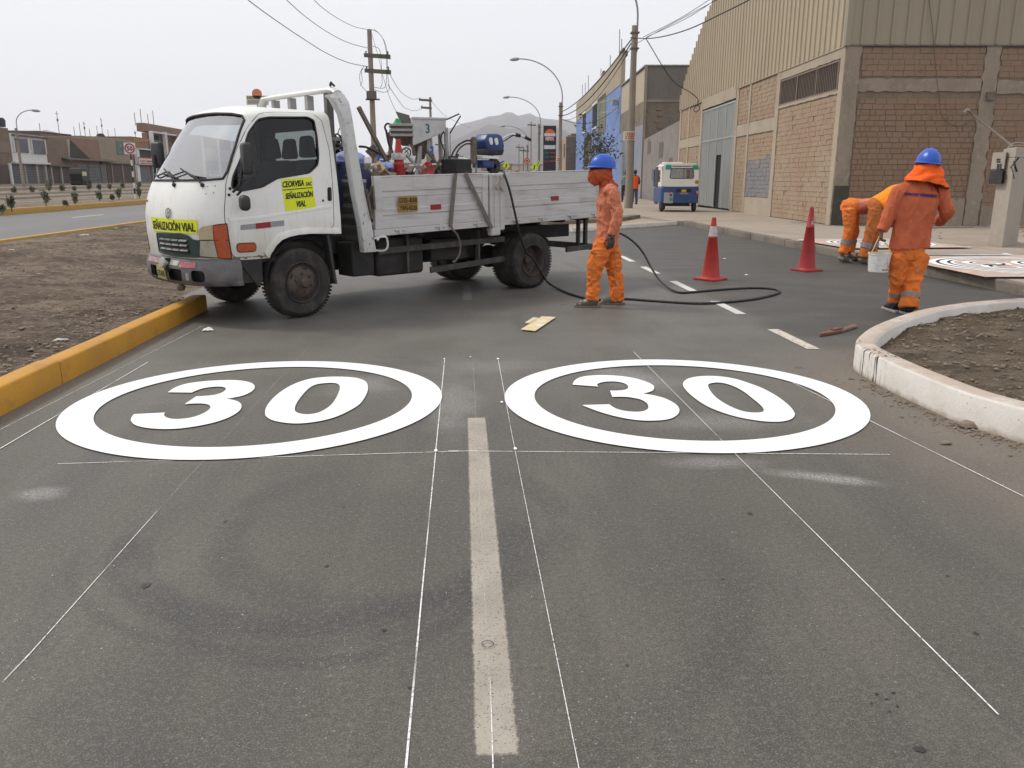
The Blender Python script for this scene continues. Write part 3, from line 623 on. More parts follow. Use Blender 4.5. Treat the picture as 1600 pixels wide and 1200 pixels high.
# ---------------------------------------------------------------- right side: kerb, pavement, planter
y=8.9
rk=random.Random(9)
kx=7.16
yy=-4.
while yy<26.3:
    s=rk.uniform(1.6,2.6); e=min(yy+s,26.35)
    kerb('grey_kerb',[(kx+rk.uniform(-.006,.006),yy),(kx+rk.uniform(-.006,.006),(yy+e)/2),(kx,e-.012)],.15,.152+rk.uniform(-.005,.005),M['kerb_grey'],side=-1,bev=.02); yy+=s
# pavement slabs cast between joints
mb=MB()
def slab(x0,x1,y0,y1,z,m=M['sidewalk'],pts=None):
    P=pts or [(x0,y0),(x1,y0),(x1,y1),(x0,y1)]
    return MB().prism(P,lambda a,b,t:(a,b,t),-.03,z).build('pavement',m,bevel=.006,seg=1,kind='structure')
for i in range(14):
    y0=-4+i*3.0; slab(kx+.156,10.1,y0,y0+2.985,.146+.002*(i%3-1))
for i in range(14):
    y0=38+i*5.0; slab(5.4,10.6+(y0-23)*.056,y0,y0+4.98,.144+.002*(i%2))
slab(0,0,0,0,.143,pts=[(6.9,26.5),(7.3,26.3),(7.3,38),(5.5,38),(5.5,31.5),(6.55,30)])
sheet('dirt_lot',10.11,40,-4,38,.138,M['soil_far']); 
MB().add([(7.3,37.95,.1445),(12.2,37.95,.1445),(12.2,25,.1445),(10.115,25,.1445),(10.115,37.9,.1445)],[(0,1,2,3)]).build('pavement',M['sidewalk'],kind='structure')
# pale worn concrete apron in front of the wall
MB().add([(10.115,13,.1435),(16,15,.1435),(22,22.9,.1435),(10.115,24.9,.1435)],[(0,1,2,3)]).build('pavement',M['sidewalk'],kind='structure')
# end of the bay: white kerb, pale fill, second kerb
kerb('white_kerb',[(3.1,23.0),(4.73,24.42),(6.98,26.42)],.13,.13,M['kerb_white'],side=1)
MB().prism([(3.05,23.2),(6.95,26.56),(7.1,26.6),(6.5,29.7),(2.2,26.0)],lambda a,b,t:(a,b,t),-.03,.075).build('dirt_fill',M['sidewalk'],kind='structure')
kerb('grey_kerb',[(2.6,25.2),(5.26,27.3),(6.45,29.65)],.4,.20,M['kerb_grey'],side=1,bev=.02)
MB().prism([(2.2,25.9),(6.3,29.9),(5.45,31.6),(5.4,60),(2.4,60)],lambda a,b,t:(a,b,t),-.03,.12).build('dirt_fill',M['soil_far'],kind='structure')
KP=[(14,9.2),(10,8.95),(7.5,8.72),(6.076,8.404),(5.602,8.264),(5.113,8.064),(4.549,7.712),(4.08,7.314),(3.584,6.812),(3.259,6.395),(3.114,6.16),(3.045,5.99),(3.01,5.676),(2.995,5.295),(3.002,4.95),(3.02,4.62),(3.075,4.38),(3.15,4.19),(3.36,3.75),(3.7,3.2),(4.3,2.6),(5.2,2.1),(7,1.7),(14,1.5)]
KS=[p.to_2d() for p in smoothpath([(*p,0) for p in KP],5)]
kerb('planter_kerb',KS,.155,.205,M['kerb_white'],side=1,bev=.022)
# soil inside the planter
Pin=[]
for i,p in enumerate(KS):
    d=(KS[min(i+1,len(KS)-1)]-KS[max(i-1,0)]).normalized(); nrm=Vector((-d.y,d.x)); q=p+nrm*.14
    Pin.append((q.x,q.y))
mb=MB()
def bed(x,y):
    return (x,y,.105+.035*fbm(x,y,1.3)+.018*fbm(x,y,5)+.012*fbm(x,y,14))
patch(mb,bed,Pin,step=.09); mb.build('planting_bed',M['soil_bed'],smooth=180,kind='structure')
def bedpt(r):
    while True:
        x=r.uniform(3,8.5); y=r.uniform(3.4,8.6)
        if inpoly(x,y,Pin): return (x,y,bed(x,y)[2]+.004)
tag(rocks('soil_clods',6500,bedpt,.005,.032,M['stone2'],11,.8),'clods and stones covering the soil of the planter')
def spill(r):
    t=r.random(); i=int(t*18)+88; i=min(i,len(KS)-2); p=KS[min(max(int(60+t*34),0),len(KS)-1)]
    return p.x-abs(r.gauss(0,.10))-.02,p.y+r.uniform(-.1,.1),.004
tag(rocks('gravel',420,spill,.004,.018,M['stone'],21,.6),'crumbs of soil along the foot of the white planter kerb')
def loose(r): return r.uniform(-2.6,6.9),2.0*(13/2.)**r.random(),.001
tag(rocks('grit',500,loose,.0015,.0035,M['paint_edge'],22,.6),'pale grit scattered over the asphalt')
# ---------------------------------------------------------------- brick warehouse at the corner
WC=G(1297,352,.15); WA=math.atan((795-VX)/(F/math.cos(PITCH)))
WD=Vector((math.sin(WA),math.cos(WA))); WF=Vector((WD.y,-WD.x))
def wl_(px,py):   # (distance along the long wall, height above pavement)
    p=onp(px,py,WC,WD); return ((p.x-WC.x)*WD.x+(p.y-WC.y)*WD.y,p.z-.15)
def wf_(px,py):
    p=onp(px,py,WC,WF); return ((p.x-WC.x)*WF.x+(p.y-WC.y)*WF.y,p.z-.15)
WM=Matrix.Translation((WC.x,WC.y,.15))@Matrix.Rotation(-WA,4,'Z')
def brickmat(name,a,bc,dirt,paint=None):
    m,t,b,o=nt(name); n=N(t,'World'); oi=n.new('ShaderNodeObjectInfo')
    col=n.mix(oi.outputs['Random'],a,bc); col=n.mix(n.ramp(n.noise(.55,5,.6),.36,.66,0,.65),col,dirt)
    col=n.mix(n.ramp(n.vor(3.3,out='Color'),.1,.9,0,.45),col,bc)
    col=n.mix(n.ramp(n.noise(11,5,.7),.5,.72,0,.6),col,dirt); col=n.mix(n.ramp(n.noise(3,4,.6),.60,.72,0,.45),col,(.10,.075,.06))
    n.l.new(col,b.inputs['Base Color']); b.inputs['Roughness'].default_value=.92; b.inputs['Specular IOR Level'].default_value=.2
    n.l.new(n.bump(n.noise(40,4,.7),.5,.01),b.inputs['Normal']); return m
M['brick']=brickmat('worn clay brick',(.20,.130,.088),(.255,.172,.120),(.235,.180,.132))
M['brick_lit']=brickmat('sunlit clay brick',(.31,.215,.150),(.37,.27,.19),(.37,.30,.22))  # same clay brick as the front, lightened in colour for the sunlit long wall
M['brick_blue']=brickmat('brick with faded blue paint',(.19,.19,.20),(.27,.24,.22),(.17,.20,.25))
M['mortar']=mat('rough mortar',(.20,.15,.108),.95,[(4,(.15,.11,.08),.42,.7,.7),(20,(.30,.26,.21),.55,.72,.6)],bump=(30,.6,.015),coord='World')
M['mortar_lit']=mat('sunlit mortar',(.29,.235,.18),.95,[(4,(.24,.19,.14),.42,.7,.7),(20,(.36,.30,.24),.55,.72,.6)],bump=(30,.6,.015),coord='World')  # lit copy of the mortar, the sun's brightness painted in
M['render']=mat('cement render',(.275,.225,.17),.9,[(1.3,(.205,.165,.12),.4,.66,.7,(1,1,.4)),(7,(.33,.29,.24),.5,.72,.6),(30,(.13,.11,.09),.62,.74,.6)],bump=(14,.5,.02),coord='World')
M['render_lit']=mat('sunlit cement render',(.40,.335,.255),.9,[(1.3,(.33,.275,.21),.4,.66,.7,(1,1,.4)),(9,(.30,.25,.19),.55,.72,.6)],bump=(14,.4,.02),coord='World')  # lit copy of the cement render, sunlight carried by its paler colour
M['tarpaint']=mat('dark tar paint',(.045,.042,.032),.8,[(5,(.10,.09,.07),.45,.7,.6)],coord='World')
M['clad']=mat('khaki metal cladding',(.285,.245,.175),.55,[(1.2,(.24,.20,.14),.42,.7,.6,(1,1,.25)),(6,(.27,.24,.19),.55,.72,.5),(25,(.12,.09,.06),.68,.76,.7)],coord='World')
M['clad_lit']=mat('sunlit metal cladding',(.41,.34,.24),.55,[(1.2,(.35,.285,.20),.42,.7,.6,(1,1,.25)),(6,(.42,.36,.28),.55,.72,.5),(25,(.22,.17,.12),.68,.76,.6)],coord='World')  # khaki cladding again, sunlight on the long side mixed into its colour
M['gate']=mat('pale blue grey gate steel',(.335,.345,.33),.5,[(2,(.27,.275,.262),.42,.7,.6,(1,1,.3)),(14,(.22,.20,.17),.62,.74,.6)])
wh=thing('brick_warehouse',None,'large brick warehouse with khaki metal cladding above and a tall grey gate','building',mat=WM)
LW=22.3; FWX=14.0; ZB=4.88
# concrete core: the recessed mortar faces
mb=MB(); 
# long wall core with openings for the window and the gate
def core(y0,y1,z0,z1): mb.bb(.02,.30,y0,y1,z0,z1)
core(0,.45,0,ZB); core(.45,5.6,0,3.74); core(.45,5.6,4.58,ZB); core(5.6,11.05,0,ZB); core(11.05,16.95,4.52,ZB); core(16.95,LW,0,ZB)
mb.build('wall',M['mortar_lit'],parent=wh)
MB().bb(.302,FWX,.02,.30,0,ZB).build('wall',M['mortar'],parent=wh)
MB().bb(.31,FWX,16.9,LW,0,ZB).bb(3.0,3.3,.4,LW,0,ZB+4).bb(.31,3,8.9,11.0,0,ZB).build('inner_wall',M['void'],parent=wh)
# rendered columns and beams
def wavy(mb,a0,a1,z0,z1,fn,jit=.03,n=24,th=.05,seed=0):
    """render pad with uneven edges; fn(a,z,depth)"""
    P=[]
    for i in range(n+1): P.append((a1+jit*noise.noise(Vector((i*.7,seed,2))),z0+(z1-z0)*i/n))
    for i in range(n,-1,-1): P.append((a0+jit*noise.noise(Vector((i*.7,seed+7,5))),z0+(z1-z0)*i/n))
    return mb.prism(P,fn,-.02,th)
def hwavy(mb,a0,a1,z0,z1,fn,jit=.03,n=24,th=.05,seed=0):
    P=[(a0+(a1-a0)*i/n,z0+jit*noise.noise(Vector((i*.6,seed,1)))) for i in range(n+1)]+[(a0+(a1-a0)*i/n,z1+jit*noise.noise(Vector((i*.6,seed+5,3)))) for i in range(n,-1,-1)]
    return mb.prism(P,fn,-.02,th)
fF=lambda a,z,d:(a,-d+.0,z); fL=lambda a,z,d:(-d+.0,a,z)
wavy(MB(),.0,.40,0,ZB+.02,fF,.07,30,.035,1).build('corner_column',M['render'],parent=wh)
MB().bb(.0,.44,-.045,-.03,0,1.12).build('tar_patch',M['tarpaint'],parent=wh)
wavy(MB(),-.0,.30,0,ZB+.02,fL,.02,30,.03,2).build('corner_column',M['render_lit'],parent=wh)
c=wf_(1537,75)[0]; c2=wf_(1515,350)[0]; 
wavy(MB(),3.86,4.28,0,ZB,fF,.10,30,.03,3).build('column',M['render'],parent=wh)
hwavy(MB(),.42,3.85,3.68,4.02,fF,.05,26,.022,4).build('beam',M['render'],parent=wh)
hwavy(MB(),4.30,10,3.62,3.98,fF,.05,26,.022,5).build('beam',M['render'],parent=wh)
hwavy(MB(),2.55,3.83,-.02,.75,fF,.18,20,.018,8).build('render_patch',M['render'],parent=wh)
hwavy(MB(),4.33,9,-.02,.55,fF,.2,20,.018,9).build('render_patch',M['render'],parent=wh)
for a0,a1,z0,z1,nm in ((5.5,5.86,0,ZB,'column'),(8.95,9.15,0,ZB,'column'),(10.68,11.03,0,ZB,'column'),(16.97,17.3,0,ZB,'column'),(19.9,20.15,0,ZB,'column'),(21.95,LW,0,ZB,'column')):
    wavy(MB(),a0,a1,z0,z1,fL,.03,30,.03,a0).build(nm,M['render_lit'],parent=wh)
for a0,a1,z0,z1 in ((.31,5.5,4.60,ZB),(5.87,8.94,2.98,3.42),(9.16,10.67,2.98,3.42),(5.87,8.94,-.02,.62),(11.04,16.96,4.53,5.02),(17.31,19.89,2.9,3.35),(20.16,21.94,2.9,3.35),(.31,5.5,3.66,3.745)):
    hwavy(MB(),a0,a1,z0,z1,fL,.03,24,.022 if z1<5 else .05,a0+z0).build('beam',M['render_lit'],parent=wh)
# bricks: one mesh, each brick its own object on the faces that show largest
def brickmesh(name,L,Hh,D,m):
    mb=MB().box((0,0,0),(L,D,Hh)); o=mb.build(name,m,bevel=.008,seg=1); me=o.data; bpy.data.objects.remove(o); return me
bmF=brickmesh('brick',.285,.135,.05,M['brick']); bmS=brickmesh('brick',.285,.135,.05,M['brick_lit']); bmB=brickmesh('brick',.285,.135,.05,M['brick_blue'])
rb=random.Random(12); cnt=0; restF=MB(); restS=MB(); restB=MB()
def brickfield(face,a0,a1,z0,z1,skip=()):
    global cnt
    zc=z0; row=0
    while zc+.15<=z1+.02:
        a=a0+(-.15 if row%2 else 0)+rb.uniform(-.05,.05)
        while a<a1-.02:
            bl=rb.choice((.30,.29,.27,.31,.15)) if face=='F' else rb.choice((.27,.28,.15,.26)); s=max(a,a0)+.003; e=min(a+bl,a1)-.004
            if e-s>.05:
                L=e-s; cx=(s+e)/2; z=zc+.075+rb.uniform(-.004,.004); d=-.031+rb.uniform(-.006,.007); tilt=rb.uniform(-.008,.008)
                if rb.random()>.012:
                    if face=='F':
                        if cnt<300 and cx<4.9: inst('brick',bmF,wh,(cx,-.005-d,z),(L/.285,1,rb.uniform(1.0,1.07)),(0,tilt,0)); cnt+=1
                        else: restF.box((cx,-.005-d,z),(L,.05,.141),Matrix.Rotation(tilt,3,'Y'))
                    else:
                        blue=(5.9<cx<8.9 and z<2.0+.5*noise.noise(Vector((cx,z,3))))
                        (restB if blue else restS).box((-.005-d,cx,z),(.05,L,.141),Matrix.Rotation(tilt,3,'X'))
            a+=bl
        zc+=.15; row+=1
brickfield('F',.45,3.86,0.05,3.62); 
brickfield('F',.45,3.86,4.08,ZB-.02); brickfield('F',4.3,10,.05,3.56); brickfield('F',4.3,10,4.05,ZB-.02)
for a0,a1,z0,z1 in ((.32,5.5,0.02,3.66),(5.87,8.95,.66,2.96),(5.87,8.95,3.45,ZB),(9.16,10.68,0.02,2.96),(9.16,10.68,3.45,ZB),(17.31,19.9,.02,2.88),(17.31,19.9,3.4,ZB),(20.16,21.95,.02,2.88),(20.16,21.95,3.4,ZB)): brickfield('L',a0,a1,z0,z1)
restF.build('bricks',M['brick'],parent=wh,kind='stuff'); restS.build('bricks',M['brick_lit'],parent=wh,kind='stuff'); restB.build('bricks',M['brick_blue'],parent=wh,kind='stuff')
# slot window with bars
mb=MB().bb(.12,.16,.46,5.59,3.75,4.575); mb.build('window_void',M['void'],parent=wh)
w=MB().bb(-.005,.05,.42,5.6,3.745,3.80).bb(-.005,.05,.42,5.6,4.53,4.58)
for a in (.45,2.15,3.85,5.57): w.bb(-.006,.052,a-.03,a+.03,3.8,4.53)
wo_=w.build('window',M['iron'],parent=wh)
a=.56
while a<5.5:
    if min(abs(a-q) for q in (.45,2.15,3.85,5.57))>.06: MB().bb(.01,.035,a-.014,a+.014,3.8,4.53).build('bar',M['iron'],parent=wo_)
    a+=.135
# gate: two leaves of ribbed sheet in a frame, small door left open
g=MB(); GY0,GY1,GZ=11.12,16.88,4.46
for a in (11.16,12.55,13.98,15.4,16.84): g.bb(-.02,.03,a-.045,a+.045,0.06,GZ)
g.bb(-.021,.031,11.2,16.8,GZ-.08,GZ+.0).bb(-.021,.031,11.2,16.8,3.0,3.07)
gt=g.build('gate',M['gate'],parent=wh)
def ribs(a0,a1,z0,z1):
    mb=MB(); a=a0; vs=[]; 
    while a<a1-.05:
        for da,dx in ((0,.02),(.06,.02),(.075,-.004),(.115,-.004),(.13,.02)): 
            if a+da<=a1: vs.append((dx,a+da))
        a+=.145
    vs.append((.02,a1)); n_=len(vs)
    mb.add([(x,y,z) for z in (z0,z1) for x,y in vs],[(i,i+1,n_+i+1,n_+i) for i in range(n_-1)]); return mb.build('gate_panel',M['gate'],parent=gt)
for i,(a0,a1) in enumerate(((11.205,12.505),(12.595,13.935),(14.025,15.355),(15.445,16.795))):
    ribs(a0,a1,3.07,GZ-.08)
    if i==1: ribs(a0,13.05,.08,3.0); ribs(13.05,a1,2.35,3.0)
    else: ribs(a0,a1,.08,3.0)
MB().bb(.06,.10,11.1,16.9,0,GZ).build('gate_void',M['void'],parent=wh)
d=MB().box((.36,13.0,1.2),(.7,.04,2.2)); d.build('door',M['gate'],parent=gt)
# cladding sheets, one rib each, tops stepped along the arched roof
def top(t): return 10.1-.035*(t-11)**2 if t>9 else 9.96
def sheetmesh(face):
    mb=MB(); P=[(0,0),(.30,0),(.318,.045),(.375,.045),(.393,0),(.415,0)]
    n_=len(P); mb.add([((a,-d_,z) if face=='F' else (-d_,a,z)) for z in (0,1) for a,d_ in P],[(i,i+1,n_+i+1,n_+i) for i in range(n_-1)])
    o=mb.build('cladding_sheet',M['clad'] if face=='F' else M['clad_lit']); me=o.data; bpy.data.objects.remove(o); return me
sF,sL=sheetmesh('F'),sheetmesh('L')
a=0
while a<LW-.1:
    inst('cladding_sheet',sL,wh,(-.03,a,4.9 if not 11<a<17 else 5.03),(1,1,top(a+.2)-(4.9 if not 11<a<17 else 5.03)+rb.uniform(-.02,.02)),(0,0,0)); a+=.415
a=0.02
while a<FWX-.4:
    inst('cladding_sheet',sF,wh,(a,-.03,4.9),(1,1,5.0),(0,0,0)); a+=.415
MB().bb(-.09,.06,-.09,.06,4.87,9.9).build('corner_flashing',M['clad'],parent=wh)
MB().bb(-.05,.02,.07,11.0,4.86,4.895).build('flashing',M['clad_lit'],parent=wh); MB().bb(.07,FWX,-.06,.02,4.86,4.895).build('flashing',M['concrete_d'],parent=wh)
# roof behind the sheets
mb=MB(); mb.grid(lambda u,v:(u*FWX+.1,v*(LW-.1)+.05,top(v*LW)-.25),2,24); mb.build('roof',M['clad'],parent=wh)
MB().bb(.05,FWX,.05,.1,4.9,9.7).bb(FWX-.1,FWX,.1,LW,0,9).build('back_wall',M['clad'],parent=wh)
MB().bb(.32,FWX-.1,LW-.2,LW,0,5.6).build('back_wall',M['mortar'],parent=wh)
# small wall things
p=wf_(1545,150); MB().bb(p[0]-.1,p[0]+.12,-.10,-.03,p[1]-.12,p[1]+.1).build('junction_box',M['rusty'],parent=wh)
def wallpt(px,py,off=.06):
    p=onp(px,py,WC,WF); return Vector(p)-Vector((*WD,0))*off
cb=smoothpath([wallpt(*q,.09) for q in ((1446,-40),(1449,0),(1454,40),(1457,80),(1461,120),(1465,155),(1467,176),(1473,187),(1485,195),(1497,197),(1508,194),(1514,187))],5)
tag(MB().tube(cb,.009,5).build('cable',M['cable_brown'],smooth=60),'thin cable hanging down the front brick wall in a loose loop','cable')
# ---------------------------------------------------------------- rendered boundary wall beyond the warehouse
def W3(t,z,off=0.): return Vector((WC.x+WD.x*t+WF.x*off,WC.y+WD.y*t+WF.y*off,.15+z))
M['roughwall']=mat('rough grey render wall',(.235,.215,.20),.92,[(.9,(.18,.165,.155),.42,.65,.7),(5,(.29,.265,.235),.5,.72,.7),(16,(.13,.12,.11),.62,.72,.8)],bump=(6,.7,.05),coord='World')
rw=thing('boundary_wall',None,'rough grey rendered wall behind the green and white three wheeler','wall',mat=WM)
MB().hexa([(0,22.32,-.15),(.3,22.32,-.15),(.3,34.6,-.15),(0,34.6,-.15)],[(0,22.32,4.42),(.3,22.32,4.42),(.3,34.6,3.95),(0,34.6,3.95)]).build('wall',M['roughwall'],parent=rw)
mb=MB(); 
for t,z,w_ in ((24,1.9,.6),(27,2.6,.9),(29.5,1.2,.7),(31.5,3.0,.8)): hwavy(mb,t,t+w_*1.6,z,z+w_,lambda a,z,d:(-d,a,z),.2,8,.012,t)
mb.build('render_patch',M['concrete_d'],parent=rw)
# ---------------------------------------------------------------- tall shed with the corrugated gable
M['masonry']=mat('dark rough masonry',(.20,.165,.13),.95,[(1.0,(.15,.12,.09),.42,.65,.8),(6,(.25,.21,.165),.5,.72,.6),(18,(.08,.06,.05),.6,.72,.8)],bump=(5,.7,.06),coord='World')
M['clad_brown']=mat('weathered brown corrugated metal',(.155,.135,.115),.6,[(1.5,(.12,.10,.085),.42,.7,.6,(1,1,.3)),(12,(.20,.175,.15),.55,.72,.5)],coord='World')
M['bluewash']=mat('flaking blue grey wash',(.20,.24,.33),.9,[(.5,(.27,.27,.28),.40,.62,.8),(2.5,(.15,.19,.30),.52,.72,.6),(9,(.33,.31,.28),.60,.72,.7)],bump=(9,.3,.03),coord='World')
sh=thing('corrugated_shed',None,'tall brown shed with corrugated metal gable above rough masonry','building',mat=WM)
MB().bb(0,9,34.62,47.2,-.15,6.55).build('wall',M['masonry'],parent=sh)
MB().bb(-.03,-.002,34.62,47.2,-.15,5.0).build('painted_face',M['bluewash'],parent=sh)
MB().bb(.02,9,34.66,47.2,6.56,8.7).build('upper_wall',M['clad_lit'],parent=sh)
mb=MB(); vs=[]; k=0; x=0.0
while x<9: vs+=[(x,34.62-.03*(k%2))]; x+=.11; k+=1
n_=len(vs); mb.add([(a,b_,z) for z in (6.6,8.75) for a,b_ in vs],[(i,i+1,n_+i+1,n_+i) for i in range(n_-1)]); mb.build('gable_sheet',M['clad_brown'],parent=sh)
MB().bb(-.12,9.2,34.5,47.2,8.76,8.83).build('roof',M['steel'],parent=sh); MB().bb(-.10,.08,34.5,34.64,0,8.75).build('corner_post',M['render'],parent=sh)
MB().bb(.1,9,34.57,34.63,6.42,6.6).build('sill_beam',M['render'],parent=sh)
for i,(x,z) in enumerate(((.8,5.9),(.9,5.5),(.75,5.1),(.95,4.7),(.8,4.35),(2.3,5.2),(2.6,6.1),(4.0,4.9))): MB().bb(x,x+.3,34.55,34.63,z,z+.14).build('brick',M['brick'],parent=sh)
# ---------------------------------------------------------------- blue workshop building
M['blue']=mat('bright blue wall paint',(.14,.225,.47),.85,[(.35,(.19,.27,.50),.40,.62,.7),(3,(.09,.165,.42),.55,.72,.5),(7,(.36,.34,.36),.66,.74,.6)],coord='World')
M['beige']=mat('sandy plaster band',(.36,.305,.23),.9,[(.4,(.30,.245,.18),.42,.65,.7,(1,1,.5)),(4,(.42,.36,.28),.55,.72,.5)],coord='World')
M['olive']=mat('olive panel',(.17,.17,.11),.85)
bw=thing('blue_building',None,'bright blue workshop with a sandy plaster parapet and narrow windows','building',mat=WM)
MB().bb(0,9,47.4,93.5,-.15,8.0).bb(.001,.3,47.41,93.49,8.0,8.95).build('wall',M['blue'],parent=bw); MB().bb(-.04,.30,47.35,93.55,8.96,11.35).build('parapet',M['beige'],parent=bw)
MB().bb(.31,8.9,47.3,47.39,0,8.0).build('end_wall',M['mortar'],parent=bw)
def bwin(px0,px1,py0,py1,name,m,dep=.04):
    t0,z0=wl_(px1,py1); t1,z1=wl_(px0,py0); t0,t1=sorted((t0,t1)); zm=(py0+py1)
    w=MB().bb(-dep,-.002,t0,t1,min(z0,z1),max(z0,z1)).build(name,m,parent=bw); return t0,t1,min(z0,z1),max(z0,z1),w
for a in ((911,915,180,204),(926.5,932.5,167,197)):
    t0,t1,z0,z1,w=bwin(*a,'window',M['void']); MB().bb(-.09,-.041,t0-.2,t1+.2,z1,z1+.25).bb(-.09,-.041,t0-.2,t1+.2,z0-.25,z0).build('frame',M['white'],parent=w)
bwin(935,946,155,206,'olive_panel',M['olive']); t0,t1,z0,z1,w=bwin(913,922,216,280,'doorway',M['void']); 
MB().bb(-.06,-.042,t0,t0+2.2,z0,z1-.6).build('door',M['olive'],parent=w)
for t,h in ((50,1.6),(51.5,2.6),(58,1.4),(66,1.2),(80,2.2),(84,1.8),(88,2.0)): MB().cyl((.3,t,11.3),(.3,t+.2,11.3+h),.035,n=5).build('antenna_mast',M['rusty'],parent=bw)
for t in (48.3,49.4,63): MB().bb(.1,.6,t,t+.7,11.3,11.7).bb(.2,.4,t+.2,t+1.1,11.7,11.95).build('rooftop_lamp',M['rusty'],parent=bw)
fl=MB().bar(W3(48,8.0,-.0),W3(51,7.8,-1.3),.1,.1).bar(W3(48,6.9),W3(52.5,7.1,-1.2),.09,.09).bar(W3(52.5,7.1,-1.2),W3(51,7.8,-1.3),.07,.07).box(W3(48.6,7.6,-.35),(.5,.6,.4))
tag(fl.build('wall_bracket',M['steel']),'steel bracket with floodlight sticking out of the blue wall','bracket')
# brown cabin past the blue building
bc=thing('brown_cabin',None,'small brown plastered house past the blue building','building',mat=WM)
M['brownwall']=mat('brown plaster',(.36,.26,.175),.9,[(1,(.29,.205,.14),.42,.65,.6)],coord='World')
MB().bb(-1.35,5,94,104,-.15,7.1).build('wall',M['brownwall'],parent=bc); MB().bb(-1.34,5,93.9,93.99,-.15,7.0).build('end_wall',M['masonry'],parent=bc)
MB().bb(-1.45,-1.36,96,98.5,4.4,6.2).build('window',M['masonry'],parent=bc); MB().bb(-1.3,-.9,93.8,93.89,3.4,3.7).build('vent',M['iron'],parent=bc)
MB().bb(-.6,.2,94.5,95,7.1,7.5).bb(-.9,0,96,96.4,7.1,7.35).build('roof_clutter',M['iron'],parent=bc)
# sapling in front of the blue wall
def plant(name,base,h,n,spread,label,cat,m=None,leaf=.09,seed=0,group=None,trunk=.03,ml=None,crown=.35):
    r=random.Random(seed); t=thing(name,base,label,cat,group); mb=MB(); lf=MB(); lf2=MB()
    tips=[]
    for i in range(n):
        a=r.uniform(0,2*PI); z0=h*r.uniform(.05,.45); L=h*r.uniform(.35,.75); e=Vector((math.cos(a)*spread*r.uniform(.3,1),math.sin(a)*spread*r.uniform(.3,1),min(h,z0+L)))
        mb.tube([(0,0,z0),tuple(e*.5+Vector((0,0,z0*.4))),tuple(e)],[trunk*.5,trunk*.35,trunk*.15],5); tips.append((Vector((0,0,z0)),e))
    mb.tube([(0,0,-.05),(0,0,h*.6),(r.uniform(-.05,.05)*h,0,h)],[trunk,trunk*.7,trunk*.2],6)
    for s,e in tips:
        for k in range(int(26*crown/.35)):
            q=s.lerp(e,r.uniform(.35,1.05))+Vector([r.gauss(0,1) for _ in range(3)])*spread*.16
            u=Vector([r.gauss(0,1) for _ in range(3)]).normalized(); v=u.cross(Vector([r.gauss(0,1) for _ in range(3)])).normalized(); L=leaf*r.uniform(.6,1.2)
            (lf if r.random()<.75 else lf2).add([q,q+u*L*.5+v*L*.25,q+u*L,q+u*L*.5-v*L*.25],[(0,1,2,3)])
    mb.build('trunk',M['twig'],parent=t); lf.build('crown',m or M['leaf'],parent=t,recalc=False); lf2.build('dry_leaves',ml or M['leafdry'],parent=t,recalc=False) if lf2.v else None
    return t
# ---------------------------------------------------------------- poles, lamps and wires
def lamp_post(x,y,hp,label,arm,side=-1,rp=(.19,.12),z0=.14,group='concrete lamp posts along the right pavement',head=.9,band=True,wires=True):
    t=thing('lamp_post',(x,y,z0),label,'lamp post',group)
    MB().tube([(0,0,-.2),(0,0,hp)],[rp[0],rp[1]],14).build('pole',M['pole'],parent=t,smooth=40)
    # bent tubular arm: rises beside the pole top and bows over the road
    L,hh=arm; P=[(.12,0,hp-1.1),(.12,0,hp+.4)]+[(.12+side*L*(1-math.cos(u))**1.0,0,hp+.4+hh*math.sin(u)**1.0) for u in [PI/2*k/12 for k in range(1,13)]]
    MB().tube(P,.042,8).build('arm',M['lampgrey'],parent=t,smooth=60)
    e=Vector(P[-1]); hd=MB().lathe([(0,0),(.09,.02),(.13,.25),(.12,.5),(.05,.72),(0,.74)],c=e+Vector((0,0,-.0)),ax=(side,0,-.12),n=12).build('lamp_head',M['steel'],parent=t,smooth=50)
    for z in (hp-.3,hp-.95): MB().bb(-.17,.2,-.16,.16,z-.03,z+.03).build('clamp',M['rusty'],parent=t)
    return t
def polex(px,Y): return (px-VX)/(F/math.cos(PITCH))*Y
P1=G(982,325,.15); top1=onp(990,40,P1,(1,-.06)).z
L1=lamp_post(P1.x,P1.y,top1-.14,'tall concrete lamp post standing on the pavement right of the standing worker',(2.6,2.2),-1,(.20,.125))
LY=[(65,875,160),(91,842,194),(122,824,226)]
LB=['concrete lamp post beside the dark petrol price tower, nearest of the three far ones','second far concrete lamp post, left of the dark petrol price tower','farthest and lowest concrete lamp post, with a round orange sign on it']
lamps=[]
for (Y,px,py),lb in zip(LY,LB):
    x=polex(px,Y); hp=atd(px,py,Y).z-.14
    lamps.append(lamp_post(x,Y,hp,lb,(3.3,{65:2.7,91:2.35,122:2.2}[Y]),-1,(.17,.12)))
lp=lamps[0]
# paper posters strapped round poles (unreadable handbills)
def handbill(px0,px1,py0,py1,Y,rows,label,z=None):
    a=atd(px0,py1,Y); b=atd(px1,py0,Y); t=thing('pole_poster',((a.x+b.x)/2,Y,a.z),label,'poster'); w=(b.x-a.x)/2; h=b.z-a.z
    MB().grid(lambda u,v:((u*2-1)*w,-.02+.12*((u*2-1)**2),v*h),6,1).build('sheet',mat('handbill paper',(.62,.60,.42),.8,[(6,(.50,.50,.34),.4,.7,.6)]),parent=t)
    mb=MB(); r=random.Random(3)
    for k in range(rows):
        zz=h*(.12+.8*k/rows); u=-.8
        while u<.75:
            s=r.uniform(.1,.3); 
            mb.bb(u*w,min(u+s,.85)*w,-.035+.12*u*u-.006,-.03+.12*u*u-.004,zz,zz+h*.5/rows); u+=s+.08
    mb.build('print',M['signred'],parent=t); return t
handbill(974.5,993.5,205,219,P1.y-.22,4,'yellowed handbill with red print fixed to the near lamp post')
